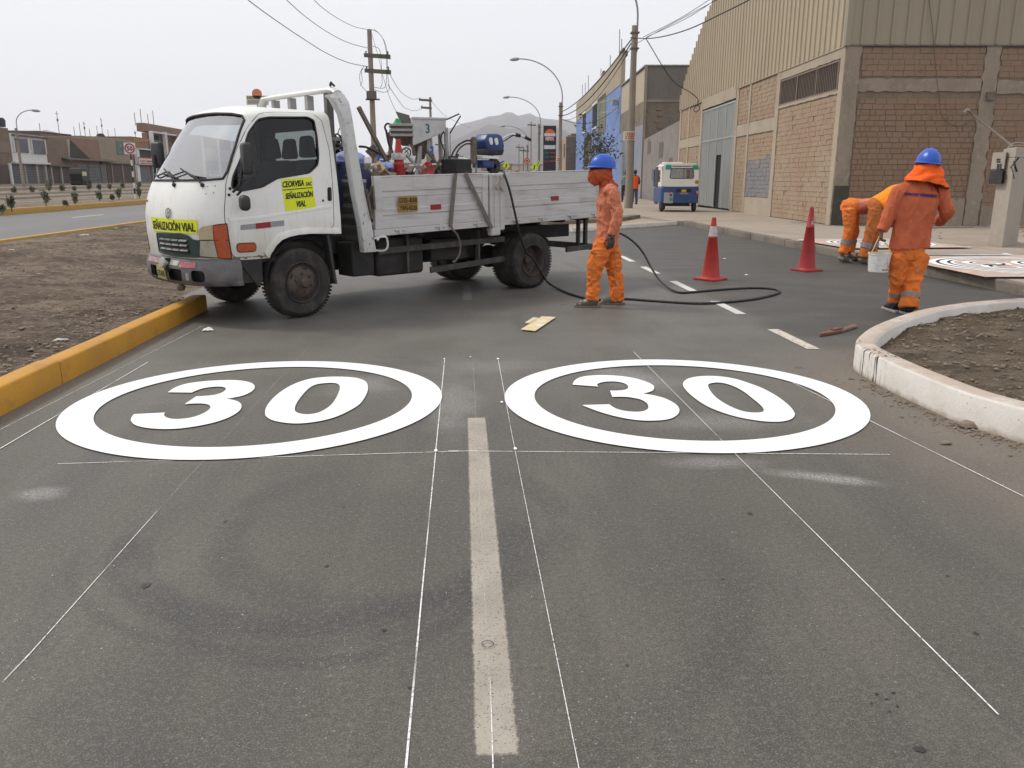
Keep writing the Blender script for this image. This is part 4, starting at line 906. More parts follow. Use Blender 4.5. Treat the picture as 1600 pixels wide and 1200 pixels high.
handbill(869,876,245,253,64.8,2,'small pale handbill on the second lamp post')
def wire(name,pts,r,label,n=8,group=None):
    return tag(MB().tube(smoothpath(pts,n),r,5,cap=False).build(name,M['wire'],smooth=80,recalc=False),label,'cable',group)
# left power poles
def power_pole(px,pt,Y,arms,label,rp=(.19,.13),boxy=None,z0=0.1):
    x=polex(px,Y); a=atd(px,pt,Y); t=thing('power_pole',(a.x,Y,z0),label,'power pole','power poles on the left of the road'); hp=a.z-z0
    MB().tube([(0,0,-.2),(0,0,hp)],[rp[0],rp[1]],12).build('pole',M['pole'],parent=t,smooth=40)
    for py,l,r in arms:
        z=atd(px,py,Y).z-z0; MB().hexa([(l,-.16,z-.1),(r,-.16,z-.2),(r,.0,z-.2),(l,.0,z-.1)],[(l,-.16,z+.10),(r,-.16,z+.03),(r,.0,z+.03),(l,.0,z+.10)]).build('crossarm',M['concrete_d'],parent=t)
        for q in (l+.12,r-.15): MB().lathe([(.03,-.02),(.06,.03),(.03,.08),(.06,.13),(.02,.18)],c=(q,-.08,z+.05),n=8).build('insulator',M['rusty'],parent=t)
    return t,Vector((a.x,Y,a.z))
pa,ta=power_pole(577,46,50,[(86.5,-.35,1.15),(110.5,-.35,1.15)],'nearest concrete power pole with two crossarms, behind the truck bed')
MB().box((0.0,-.22,atd(577,149,50).z-.1),(.55,.3,.42)).bb(-.35,.45,-.25,-.1,atd(577,149,50).z-.38,atd(577,149,50).z-.3).build('junction_box',M['rusty'],parent=pa)
pb,tb=power_pole(672,152,92,[(156,-1.2,.2),(168,-1.0,.15)],'farther grey power pole with short crossarms, above the hopper marked 3',(.16,.12))
for px,pt,Y in ((688,222,150),(703,206,170)):
    pc,tc=power_pole(px,pt,Y,[(pt+4,-.9,.9)] if px!=703 else [],'thin distant power pole left of the blue tank' if px==688 else 'thinnest distant power pole left of the blue tank',(.14,.10))
for px,pt,Y,lb in ((830,190,160,'distant pole rising above the blue spray tank'),(818,230,140,'distant lamp pole by the yellow warning signs'),(811,225,180,'faint distant pole by the yellow warning signs')):
    power_pole(px,pt,Y,[(pt+5,-.7,.9)],lb,(.14,.10))
V=lambda px,py,Y: atd(px,py,Y)
wire('power_line',[V(575,104,50),V(545,98,47),V(510,83,43.5),V(470,58,39),V(430,31,35),V(388,0,31),V(330,-50,27),V(240,-140,22)],.017,'lowest power line sweeping up to the left above the truck cab')
wire('power_line',[V(574,75,50),V(545,67,46.5),V(515,52,43),V(480,28,39),V(448,0,35.5),V(400,-45,31),V(330,-120,26)],.015,'middle power line sweeping up to the left above the truck cab')
wire('power_line',[V(574,46,50),V(555,42,47.5),V(530,30,44),V(505,13,41),V(491,0,39),V(450,-40,34),V(390,-110,29)],.014,'highest power line leaving the power pole to the left')
G3='jumper cables looping beside the power pole'
for i,pts in enumerate(([(580,46),(592,52),(602,68),(605,90),(606,120),(608,140),(598,144),(585,140)],[(584,45),(597,58),(603,78),(604,100),(604,122),(602,135),(596,138),(584,136)],[(582,72),(592,76),(595,88),(596,108),(597,130),(594,137)],[(566,106),(562,118),(564,132),(572,142)],[(569,103),(565,112),(566,126),(563,134)])):
    wire('jumper_cable',[V(x,y,49.7+.03*i) for x,y in pts],.014,['outermost long cable loop right of the nearest power pole','middle long cable loop right of the nearest power pole','short inner cable loop right of the nearest power pole','outer small cable loop left of the nearest power pole','inner small cable loop left of the nearest power pole'][i],5,G3)
wire('power_line',[V(605,105,50),V(614,125,58),V(628,145,70),V(645,155,82),V(655,153,92)],.018,'upper span between the two power poles')
wire('power_line',[V(606,132,50),V(618,150,60),V(632,168,72),V(648,173,84),V(660,170,92)],.018,'lower span between the two power poles')
wire('power_line',[V(580,50,50),V(590,85,48),V(600,125,45),V(612,160,42),V(626,186,39),V(640,215,36)],.012,'thin wire slanting down from the power pole behind the hopper lid')
wire('power_line',[V(674,158,92),V(690,176,105),V(706,187,120),V(735,200,150)],.02,'thin far span running on from the second power pole')
# right hand wires
p1t=Vector((P1.x,P1.y,0)); 
wire('power_line',[V(985,59,38.2),V(1015,60,37),V(1045,55,35),V(1080,44,32.5),V(1120,25,30),V(1170,0,27),V(1240,-40,23)],.022,'thick cable from the near lamp post over the warehouse cladding')
for k,(a,b,c) in enumerate((((1005,58),(1060,30),(1108,0)),((1010,58),(1070,30),(1118,0)),((995,68),(1030,48),(1116,2)))):
    wire('power_line',[V(*a,38),V(*b,34.5),V(*c,31.5),V(2*c[0]-b[0],2*c[1]-b[1],28)],.012,['upper','middle','lowest'][k]+' thin wire from the near lamp post to the upper right',6,'three thin parallel wires at the near lamp post')
wire('service_wire',[V(1009,60,38.1),V(1020,78,37.9),V(1033,100,37.7),V(1050,125,38.3),V(1064,136,39.2),V(1078,144,40.4),V(1088,152,40.6),V(1091,158,40.5),V(1087,166,40.4),V(1084,172,40.4),V(1088,175,40.4),V(1093,170,40.4),V(1091,164,40.4),V(1085,168,40.4)],.02,'service wire dropping from the near lamp post to the warehouse wall')
q=V(877,166,65)
for k,(dz,s) in enumerate(((0,0),(-.5,.35),(-1.0,.6))):
    a=Vector((P1.x-.1,P1.y,V(985,60+k*6,38.2).z)); b=Vector((q.x,65,V(877,175+6*k,65).z))
    wire('power_line',sag(a,b,.45+.25*k,14),.03 if k<2 else .016,('upper','middle','lower')[k]+' cable of the bundle hanging between the near and the second lamp post',2)
wire('power_line',sag(W3(47.6,7.2,-.2),Vector((q.x,65,q.z-.9)),.8,12),.02,'cable sagging from the blue building to the second lamp post',2)
# ---------------------------------------------------------------- petrol price tower
def price_tower():
    Y=104.; a=atd(848.5,268,Y); b=atd(869,196.5,Y); cx=(a.x+b.x)/2; w=b.x-a.x; z1=b.z; z0=.1
    t=thing('price_tower',(cx,Y,z0),'black petrol price tower with an orange sun logo and price rows','sign'); h=z1-z0
    MB().bb(-w/2,w/2,-.25,.25,.0,h).build('panel',M['signblack'],parent=t,bevel=.03)
    zz=lambda py: atd(860,py,Y).z-z0
    f=lambda u,v:(u,-.262,v)
    cz=zz(210.5); r=w*.41; mb=MB(); mb.poly([f(r*math.cos(k*PI/16),cz+r*1.02*math.sin(k*PI/16)) for k in range(17)]); o_=mb.build('logo_disc',mat('orange logo',(.75,.16,.02),.5),parent=t)
    mb=MB(); mb.poly([(r*math.cos(-k*PI/16),-.262,cz-.02+r*.98*math.sin(-k*PI/16)) for k in range(17)]); mb.build('logo_disc',mat('crimson logo',(.50,.03,.05),.5),parent=t)
    MB().bb(-w*.44,w*.44,-.275,-.264,cz-r*.28,cz+r*.22).build('logo_band',M['signwhite'],parent=t)
    text(MB(),'REPSOL',lambda u,v:(u,-.268,zz(219.5)+v),.42,width=w*.7,bold=.03).build('lettering',M['signwhite'],parent=t)
    MB().bb(-w*.45,w*.45,-.27,-.262,zz(233),zz(227)).build('price_row',M['signwhite'],parent=t)
    for k,py in enumerate((237,243.5,250)):
        MB().bb(-w*.45,-w*.05,-.27,-.262,zz(py+4),zz(py)).build('price_row',mat('price panel %d'%k,[(.02,.14,.10),(.02,.10,.16),(.14,.03,.03)][k],.5),parent=t)
        MB().bb(w*.02,w*.42,-.27,-.262,zz(py+2.6),zz(py+.8)).build('price_digits',M['lens_orange'],parent=t)
price_tower()
# warning diamonds and the orange round sign
def diamond(px,py,Y,s,label,glyph=True):
    c=atd(px,py,Y); t=thing('warning_sign',(c.x,Y,.1),label,'road sign','yellow diamond warning signs'); z=c.z-.1
    MB().cyl((0,.05,0),(0,.05,z),.05,n=8).build('post',M['steel'],parent=t)
    MB().prism([(0,z-s),(s,z),(0,z+s),(-s,z)],lambda x,y,d:(x,-d,y),0,.04).build('panel',M['flyellow'],parent=t)
    MB().bb(-.05*s-.08*s,.12*s,-.06,-.045,z-.35*s,z+.2*s).bb(-.2*s,.2*s,-.061,-.046,z+.25*s,z+.42*s).bb(-.3*s,-.1*s,-.06,-.045,z-.6*s,z-.3*s).build('symbol',M['ink'],parent=t)
diamond(791,259,70,.33,'left yellow diamond warning sign above the truck bed'); diamond(835,261,66,.33,'right yellow diamond warning sign above the truck bed')
diamond(841,255,90,.28,'small yellow green sign between the lamp posts')
c=atd(823.5,251.5,100); t=thing('detour_sign',(c.x,100,.1),'round red orange sign on a post above the truck bed','road sign')
MB().cyl((0,.06,0),(0,.06,c.z-.1),.06,n=8).build('post',M['steel'],parent=t); MB().lathe([(.0,-.03),(.36,-.03),(.36,.03),(0,.03)],c=(0,0,c.z-.1),ax=(0,1,0),n=20).build('panel',M['lens_orange'],parent=t)
MB().lathe([(.14,-.02),(.26,-.02),(.26,.02),(.14,.02)],c=(0,-.05,c.z-.1),ax=(0,1,0),n=20).build('ring_mark',mat('pale orange',(.8,.3,.2),.5),parent=t)
# blue signs seen past the hopper
for px,py,Y,w,h,lb in ((597,249,85,.47,.45,'blue road sign with a white bar, left of the red cone on the truck'),(671,234,80,.38,.33,'blue and white board behind the hopper frame')):
    c=atd(px,py,Y); t=thing('blue_sign',(c.x,Y,.1),lb,'road sign'); MB().cyl((0,.06,0),(0,.06,c.z),.05,n=6).build('post',M['steel'],parent=t); MB().bb(-w,w,-.03,.03,c.z-.1-h,c.z-.1+h).build('panel',M['signblue'],parent=t); MB().bb(-w*.5,w*.5,-.05,-.035,c.z-.1-h*.15,c.z-.1+h*.15).build('symbol',M['signwhite'],parent=t)
# shop sign high above the cab roof, on a far pole
Y=75; c=atd(402.5,154,Y); k_=Y/1265.; t=thing('shop_sign',(c.x,Y,.1),'shop sign with a round orange top seen above the truck cab','sign')
MB().cyl((0,.2,0),(0,.2,c.z-.4),.15,n=8).build('post',M['steel'],parent=t); z=c.z-.1
MB().bb(-16*k_,15*k_,-.05,.1,z-8.5*k_,z+4*k_).build('panel',mat('cream sign board',(.50,.48,.30),.6),parent=t); MB().lathe([(0,-.05),(7*k_,-.05),(7*k_,.08),(0,.08)],c=(-.5*k_,0,z+6.5*k_),ax=(0,1,0),n=20).build('roundel',mat('salmon roundel',(.6,.2,.1),.5),parent=t)
text(MB(),'HOSPEDAJE',lambda u,v:(u,-.06,z-.4*k_+v),3.4*k_,width=29*k_,bold=.02).build('lettering',M['ink'],parent=t); MB().bb(-14*k_,13*k_,-.06,-.052,z-7*k_,z-2*k_).build('picture_strip',M['greyref'],parent=t)
# ---------------------------------------------------------------- hills in the haze
def ridge(name,px_line,D,m,seed,depth,label):
    mb=MB(); xs=[p[0] for p in px_line]; W=len(xs); nx=150; ny=26; vs=[]
    def hline(px):
        for (a,b),(c_,d) in zip(px_line,px_line[1:]):
            if px<=c_: return b+(d-b)*(px-a)/(c_-a)
        return px_line[-1][1]
    for i in range(nx+1):
        px=xs[0]+(xs[-1]-xs[0])*i/nx; py=hline(px)-1.1*noise.noise(Vector((px*.09,seed,0)))*1.5; top_=atd(px,py,D)
        for j in range(ny+1):
            v=j/ny; y=D-depth*(1-v)*1.0; 
            spur=noise.fractal(Vector((px*.035,v*1.6,seed)),.9,2.1,4)
            h=(top_.z+20)*(v**1.15)*(1+.30*spur*(1-v)*1.6*v**.3)-20
            x=top_.x/D*(D-(1-v)*depth*.35)
            vs.append((x,y,h))
    k=ny+1; mb.add(vs,[(i*k+j,(i+1)*k+j,(i+1)*k+j+1,i*k+j+1) for i in range(nx) for j in range(ny)])
    # back slope
    b=len(mb.v); mb.add([(v[0],v[1]+depth*.7,-20) for v in vs[ny::k]],[]); mb.f+=[(i*k+ny,(i+1)*k+ny,b+i+1,b+i) for i in range(nx)]; mb.m+=[0]*nx
    return mb.build(name,m,smooth=180,kind='structure',recalc=False)
M['rock']=mat('bare brown hill rock',(.085,.075,.078),.95,[(.004,(.06,.052,.054),.42,.65,.8),(.02,(.15,.13,.125),.5,.7,.6)],coord='World')
ridge('hills',[(100,272),(480,262),(560,248),(600,240),(640,226),(690,204),(703,200),(720,194),(745,188),(760,183),(780,180),(795,174),(801,176),(810,181),(818,179),(827,177),(834,180),(843,184),(858,186),(873,187),(890,187),(905,192),(960,215),(1100,250),(1500,272)],5400,M['rock'],3,2600,'')
ridge('hills',[(300,276),(560,268),(640,252),(670,240),(690,229),(705,220),(723,213),(737,206),(750,200),(760,195),(767,194),(775,197),(784,196),(793,200),(800,203),(812,200),(823,197),(834,195),(843,193),(860,197),(880,203),(900,212),(960,236),(1100,262),(1500,274)],3300,M['rock'],8,1500,'')
ridge('hills',[(-200,250),(0,228),(30,217),(50,207),(70,203),(85,206),(105,212),(125,220),(170,230),(240,246),(400,270)],5000,M['rock'],13,2000,'')
# far low buildings and shrubs closing the road
def farbox(px0,px1,pt,Y,m,d=12,z0=0): a=atd(px0,pt,Y); b=atd(px1,pt,Y); return a.x,b.x,a.z
M['farwhite']=mat('far pale walls',(.48,.45,.41),.9,[(.3,(.36,.32,.28),.45,.7,.6)],coord='World')
M['farbrown']=mat('far brick walls',(.27,.19,.145),.9,[(.3,(.21,.15,.115),.45,.7,.6)],coord='World')
FB=[(590,640,256,210,'farbrown','low brown house behind the truck bed, left of the hopper'),(640,700,258,230,'farwhite','low pale house behind the hopper frame'),(700,752,255,200,'farwhite','long white wall and house seen between the hopper and the blue tank'),(752,800,257,240,'farbrown','far brown houses under the blue tank'),(800,850,258,260,'farwhite','far pale house below the hills')]
for px0,px1,pt,Y,mm,lb in FB:
    x0,x1,z=farbox(px0,px1,pt,Y,mm); t=thing('far_house',((x0+x1)/2,Y,0),lb,'house'); w=(x1-x0)/2
    MB().bb(-w,w,0,14,0,z).build('wall',M[mm],parent=t)
    for k in range(int(w*2/3.2)): MB().bb(-w+1+k*3.2,-w+2.4+k*3.2,-.06,0.0,z*.35,z*.7).build('window',M['void'],parent=t)
    MB().bb(-w-.2,w+.2,-.2,14,z,z+.25).build('roof',M['farbrown'],parent=t)
for k,(px,Y,h) in enumerate(((742,120,2.2),(758,110,2.6),(770,118,2.4),(783,105,2.2),(806,120,2.6),(816,112,2.4),(828,118,2.2),(800,100,2.0),(850,115,2.5))):
    plant('street_shrub',(polex(px,Y),Y,.05),h,7,.9,'far dusty bush seen over the truck bed, %s from the left'%ORD[[0,1,2,3,5,6,7,4,8][k]],'bush',seed=30+k,group='dusty bushes of the far verge',leaf=.22,crown=.5)
pl_=plant('sapling',(onp(932,262,W3(55,0,-2.2),WD).x,onp(932,262,W3(55,0,-2.2),WD).y,.15),5.9,16,1.9,'leafy sapling on the pavement in front of the blue wall','tree',seed=5,leaf=.30,trunk=.06,crown=.75)
# ---------------------------------------------------------------- houses across the avenue
HX=-47.; HZ=.82
def hp(px,py): p=atX(px,py,HX); return p.y,p.z-HZ
c1=lambda x,y:(x/5.4545,120+y/5.4545)
M['h_brown']=mat('brown brick house wall',(.20,.15,.115),.92,[(.5,(.16,.12,.09),.42,.65,.7),(3,(.25,.195,.15),.5,.72,.6)],bump=(8,.3,.03),coord='World')
M['h_brick']=mat('red brick house wall',(.25,.16,.12),.92,[(.5,(.20,.13,.10),.42,.65,.7),(3,(.29,.20,.15),.5,.72,.6)],bump=(8,.3,.03),coord='World')
M['h_tan']=mat('tan concrete house wall',(.29,.235,.175),.92,[(.4,(.24,.195,.145),.42,.65,.6,(1,1,3)),(3,(.33,.275,.21),.5,.72,.5)],coord='World')
M['shutter']=mat('grey roller shutter',(.13,.135,.15),.6,[(.8,(.10,.10,.11),.42,.65,.7)],coord='World'); M['shutter_b']=mat('brown steel shutter',(.095,.06,.055),.65,[(.8,(.07,.05,.045),.42,.65,.7)],coord='World')
M['mural']=mat('green shop mural',(.10,.16,.14),.7,[(.5,(.35,.36,.33),.56,.62,.9),(1.2,(.05,.09,.08),.5,.6,.8)],coord='World')
def house(name,x0,x1,ytop,label,m,depth=11,ybase=915):
    y0,_=hp(*c1(x0,600)); y1,_=hp(*c1(x1,600)); z=hp(*c1((x0+x1)/2,ytop))[1]
    t=thing(name,(HX,(y0+y1)/2,HZ),label,'house'); o=(y0+y1)/2
    MB().bb(-depth,0,y0-o,y1-o-.05,-.2,z).build('wall',m,parent=t); return t,o
def hrect(t,o,x0,x1,ya,yb,name,m,d=.08,parent=None,d0=.004):
    ym=(ya+yb)/2; y0,z1=hp(*c1(x0,ya)); y1,_=hp(*c1(x1,ya)); z0=hp(*c1(x0,yb))[1]
    return MB().bb(d0,d,y0-o,y1-o,max(z0,-.1),z1).build(name,m,parent=parent or t)
def shutterlines(sh,n=8):
    bb=[v.co for v in sh.data.vertices]; y0,y1=min(v.y for v in bb),max(v.y for v in bb); z0,z1=min(v.z for v in bb),max(v.z for v in bb); x=max(v.x for v in bb); mb=MB()
    for i in range(1,n): z=z0+(z1-z0)*i/n; mb.bb(x,x+.03,y0,y1,z-.02,z+.02)
    mb.build('shutter_rib',M['ink'],parent=sh)
t,o=house('brown_house',-420,92,412,'two storey dark brown house at the left edge of the photo',M['h_brown'])
hrect(t,o,-60,60,745,915,'shutter',M['shutter_b']); hrect(t,o,62,80,735,920,'column',M['white'],.2); hrect(t,o,-60,70,545,640,'window',M['iron'],.05); hrect(t,o,-300,-120,745,915,'shutter',M['shutter']); MB().bb(-6,.25,-6,3.2,7.0,7.25).build('roof_edge',M['concrete_d'],parent=t)
t,o=house('white_front_house',95,392,495,'white two storey house front with two dark upper windows, second from the left',M['white'])
for a,b,c_,d in ((105,222,520,640),(258,368,535,655)): w=hrect(t,o,a,b,c_,d,'window',M['shutter']); hrect(t,o,a-6,a,c_,d,'frame',M['white'],.16,w); hrect(t,o,b,b+6,c_,d,'frame',M['white'],.16,w)
for a,b in ((84,180),(198,280),(308,352)): shutterlines(hrect(t,o,max(a,97),b,745,915,'door',M['shutter']))
for a in (182,284,356): hrect(t,o,a,a+14,735,918,'column',M['concrete_l'],.25)
hrect(t,o,95,392,722,738,'ledge',M['white'],.5); hrect(t,o,95,392,485,500,'parapet',M['concrete_d'],.2)
t,o=house('unfinished_house',394,588,530,'unfinished house of grey brown brick with two brown ground floor doors',M['h_brown'])
for a,b,mm in ((372+25,410,'shutter'),(425,494,'shutter_b'),(506,634-50,'shutter_b')): shutterlines(hrect(t,o,a,b,765,915,'door',M[mm]))
for a in (412,496): hrect(t,o,a,a+10,755,918,'column',M['concrete_l'],.25)
hrect(t,o,394,586,748,762,'ledge',M['concrete_d'],.5); hrect(t,o,560,586,530,720,'column',M['concrete_l'],.12)
t,o=house('brick_house',590,842,528,'red brown brick house with a wide grey garage gate and a torn awning',M['h_brick'])
for a,b in ((650,735),(745,870-30)): shutterlines(hrect(t,o,a,b,745,910,'garage_gate',M['shutter']),6)
hrect(t,o,592,640,755,915,'door',M['shutter_b'])
MB().hexa([(.05,-6.5,3.0),(.8,-6.5,2.85),(.8,7,2.85),(.05,7,3.0)],[(.05,-6.5,3.15),(.8,-6.5,2.95),(.8,7,2.95),(.05,7,3.15)]).build('awning',M['concrete_d'],parent=t)
MB().add([(.1,-4.2,5.4),(.5,0,3.1),(.1,-4.8,3.2)],[(0,1,2)]).build('torn_sheet',M['tarpaint'],parent=t)
t,o=house('tan_house',845,1128,525,'tan concrete house with brown shutters behind the 50 speed sign',M['h_tan'])
for a,b in ((900,934),(942,1024),(1034,1110)): shutterlines(hrect(t,o,a,b,740,912,'shutter',M['shutter_b']))
hrect(t,o,850,890,745,912,'shutter',M['shutter']); hrect(t,o,985,1062,545,660,'mural',M['mural'],.06); hrect(t,o,1062,1080,560,640,'mural_edge',M['void'],.05)
hrect(t,o,845,1120,727,738,'ledge',M['concrete_d'],.4)
for k,a in enumerate((935,1026,1112)): hrect(t,o,a,a+7,740,915,'column',M['h_tan'],.2)
t,o=house('yellowish_upper_house',1130,1300,520,'brick house with an ochre striped parapet behind the white shop',M['h_brick'])
for k in range(9): hrect(t,o,1135+k*18,1147+k*18,528,556,'parapet_stripe',mat('ochre %d'%k,(.38,.22,.08),.8) if k==0 else bpy.data.materials['ochre 0'],.08)
# white framed tyre shop, closer to the road
SX=-46.6
def sp(px,py): p=atX(px,py,SX); return p.y,p.z-HZ
def srect(t,o,x0,x1,ya,yb,name,m,d0,d1,parent=None):   # photo pixels
    y0,z1=sp(x0,ya); y1,_=sp(x1,ya); z0=sp(x0,yb)[1]; return MB().bb(d0,d1,y0-o,y1-o,z0,z1).build(name,m,parent=parent or t)
y0,_=sp(213,250); y1,_=sp(300,250); o=(y0+y1)/2; t=thing('tyre_shop',(SX,o,HZ),'white framed shop with a red lettered sign left of the truck cab','shop')
srect(t,o,213.5,262,255.8,287,'wall',M['white'],-1.2,-.5); srect(t,o,236,300,207,284,'upper_wall',M['h_brick'],-1.4,-.6)
srect(t,o,213.5,243,232.5,247,'dark_band',M['tarpaint'],-.49,-.2)
srect(t,o,214,236.5,231,233,'beam',M['white'],-.3,.1); srect(t,o,212,216,231,256,'column',M['white'],-.3,.1)
srect(t,o,235,237.8,206,287,'column',M['white'],-.3,.15); srect(t,o,256,259,206,287,'column',M['white'],-.3,.15); srect(t,o,236,277,204.5,207,'beam',M['white'],-.3,.16); srect(t,o,238,258,246,247.5,'beam',M['white'],-.3,.1)
srect(t,o,238.5,256,208.5,219,'window',M['signwhite'],-.55,-.5).data.materials[0]=M['shutter']; srect(t,o,244,252,211,218,'window',M['void'],-.49,-.4)
srect(t,o,260,290,209,219,'window',M['shutter'],-.55,-.5)
sg=srect(t,o,214,241,247,257,'shop_sign',mat('pink white sign',(.62,.52,.52),.5),.16,.25); srect(t,o,214,241,245.2,247,'sign_edge',M['signred'],.17,.26,sg)
y0,zt=sp(215,249); y1,_=sp(240,249); zb=sp(215,253)[1]
text(MB(),'NEUMAN',lambda u,v:(.262,(y0+y1)/2-o-u*-1,zb+v),(zt-zb)*.9,width=(y1-y0)*.93,bold=.01).build('lettering',M['signblack'],parent=sg)
mb=MB(); yy=y0+.3
rz=random.Random(2)
while yy<y1-.3: w=rz.uniform(.25,.6); mb.bb(.255,.262,yy-o,min(yy+w,y1-.2)-o,sp(215,256)[1],sp(215,254)[1]); yy+=w+.12
mb.build('small_print',M['signred'],parent=sg)
srect(t,o,215,219,257,286,'door_panel',M['signwhite'],-.49,-.1); srect(t,o,222,234,259,287,'shutter',M['shutter'],-.49,-.3); srect(t,o,219.5,222,258,287,'door',M['shutter_b'],-.49,-.3); srect(t,o,238,257,258,287,'shutter',M['shutter'],-.49,-.3)
srect(t,o,236,300,192,205,'roof_block',M['h_brick'],-2.2,-.9)
for px,h in ((243,16),(252,22),(262,14),(270,20)): yy,zz=sp(px,193); MB().cyl((-3,yy-o,zz-.3),(-3,yy-o,zz+h*.1),.05,n=5).build('antenna_mast',M['rusty'],parent=t)
# brown flats seen above the cab bonnet, with concrete frame
FX=-38.; yy0=atX(246,240,FX).y; yy1=atX(290,240,FX).y
t=thing('framed_flats',(FX-9,(yy0+yy1)/2+40,HZ),'brown brick flats with a pale frame seen through the cab windscreen','building'); 
MB().bb(-4,4,-12,25,0,7.6).build('wall',M['h_brick'],parent=t)
for k in range(4): MB().bb(4.0,4.2,-11+k*9,-10+k*9,0,7.5).build('column',M['white'],parent=t)
for k in range(2): MB().bb(4.01,4.08,-9.5,24,2.2+3.6*k,3.8+3.6*k).build('window',M['void'],parent=t)
# second row of roofs behind, water tanks and aerials
for k,(a,b,yt,mm) in enumerate(((150,330,480,'farbrown'),(330,600,488,'h_brick'),(600,700,520,'farwhite'),(700,860,522,'farbrown'))):
    X2=HX-14; p=atX(*c1(a,yt),X2); q=atX(*c1(b,yt),X2); t=thing('back_row_house',(X2,(p.y+q.y)/2,HZ),['plain brown house behind the white fronted house','brick house with a raised roof room behind the unfinished house','pale roof room behind the brick house','brown roof room behind the tan house'][k],'house')
    MB().bb(-8,0,(p.y-q.y)/2,(q.y-p.y)/2,-.2,(p.z+q.z)/2-HZ).build('wall',M[mm],parent=t); MB().bb(-8.1,.1,(p.y-q.y)/2-.1,(q.y-p.y)/2+.1,(p.z+q.z)/2-HZ,(p.z+q.z)/2-HZ+.2).build('roof',M['concrete_d'],parent=t)
r=random.Random(8)
for k,(x,yb,h) in enumerate(((345,478,1.1),(505,480,2.6),(640,520,1.4),(690,520,1.9),(730,520,2.1),(770,520,1.2),(835,520,1.6),(878,515,2.6),(925,515,1.0),(985,515,1.3),(1155,515,1.0))):
    p=atX(*c1(x,yb),HX-3); m_=MB().cyl((p.x,p.y,p.z-.6),(p.x,p.y,p.z+h),.035,n=5)
    if k%3==1: m_.box((p.x,p.y,p.z+h-.3),(.05,.8,.05)).box((p.x,p.y,p.z+h*.6),(.08,.3,.3))
    tag(m_.build('roof_mast',M['rusty']),('short','tall','crossbarred')[k%3 if k%3!=1 else 2]+' thin mast on the roofs across the avenue, %s from the left'%ORD[k],'mast','masts and rebar on the far roofs')
for k,(x,yb) in enumerate(((860,520),(0,395))):
    p=atX(*c1(x,yb),HX-3); tag(MB().lathe([(0,-.4),(.5,-.4),(.55,.3),(.4,.55),(0,.6)],c=(p.x,p.y,p.z),n=12).build('water_tank',M['signblack'],smooth=50),['round black water tank on the tan house roof','round black water tank on the leftmost roof'][k],'water tank')
# lamp post left
a=atX(*c1(200,905),-40.); b=atX(*c1(165,480),-40.)
t=lamp_post(a.x,a.y,5.1,'lamp post in front of the white fronted house at far left',(1.5,1.15),1,(.14,.10),z0=.8,group=None); del_=t.get('group')
# 50 sign on a banded post
p=G(211.8,311.6,.22); 
t=thing('speed_sign',(p.x,p.y,.22),'white square 50 speed sign on a black and white banded post','road sign'); k_=(p.y*math.cos(YAW))/1265.
sz=atd(203.5,232,p.y).z-.22; rs=atd(203.5,223,p.y).z-atd(203.5,241,p.y).z
dx=atd(203.5,232,p.y).x-p.x
hb=8; zt=sz-rs*.5
for i in range(hb):
    MB().cyl((dx*.5*i/hb,0,zt*i/hb),(dx*.5*(i+1)/hb,0,zt*(i+1)/hb-.002),.055,n=10).build('post_band',M['white'] if i%2==0 else M['signblack'],parent=t,smooth=60)
MB().bb(dx-rs*.5,dx+rs*.5,-.09,-.06,sz-rs*.5,sz+rs*.5).build('panel',mat('pinkish sign board',(.66,.60,.60),.5),parent=t)
MB().lathe([(rs*.34,0),(rs*.45,0),(rs*.45,.02),(rs*.34,.02)],c=(dx,-.115,sz),ax=(0,1,0),n=32).build('red_ring',M['signred'],parent=t)
text(MB(),'50',lambda u,v:(dx+u,-.10,sz-rs*.19+v),rs*.38,width=rs*.50,bold=.03).build('digits',M['signblack'],parent=t)
# shrubs of the second median
sb=[(100,1130,90),(395,1105,110),(640,1085,85),(850,1060,70),(1015,1050,85),(1190,1040,85),(20,1140,40),(560,1095,30),(960,1050,40)]
for k,(x,y,h) in enumerate(sb):
    p=G(*c1(x,y),.24); kk=p.y/1265.; plant('median_shrub',(p.x,p.y,.2),h/5.45*kk*1.15,11,.27*h/5.45*kk,['small','tall','round'][k%3]+' dusty green shrub just behind the far yellow kerb, %s from the left'%['second','third','fifth','sixth','eighth','ninth','first','fourth','seventh'][k],'shrub',seed=k+50,leaf=.13,m=M['leafpale'],group='shrubs behind the far yellow kerb',trunk=.03,crown=.42)
for k,(x,y,h) in enumerate([(125,1000,50),(280,995,50),(420,985,85),(535,985,55),(635,975,30),(765,975,60),(850,970,45),(940,965,50),(1045,960,50),(1190,965,60)]):
    p=G(*c1(x,y),.40); kk=p.y/1265.; plant('verge_shrub',(p.x,p.y,.36),h/5.45*kk*1.15,9,.30*h/5.45*kk,'small dark bush in the verge before the far houses, %s from the left'%ORD[k],'shrub',seed=k+80,leaf=.17,m=M['leafpale'],group='bushes in the verge before the far houses',trunk=.03,crown=.4)
# small dark three wheeler parked by the houses
p=atX(*c1(690,915),-42.); t=thing('far_three_wheeler',(p.x,p.y,.8),'dark three wheeler with yellow marks parked by the far garage gate','three wheeler')
MB().prism([(-.9,.35),(.9,.35),(1.1,.9),(.8,1.5),(.3,1.85),(-.8,1.85),(-1.1,1.2)],lambda a,b_,d:(d,a,b_),-.65,.65).build('body',M['signblack'],parent=t,bevel=.08)
MB().bb(.66,.70,-.9,.1,1.0,1.45).build('side_panel',mat('pale yellow panel',(.5,.5,.25),.6),parent=t)
for a in (-.7,.8): MB().cyl((-.68,a,.26),(.68,a,.26),.26,n=14).build('wheel',M['tyre'],parent=t)
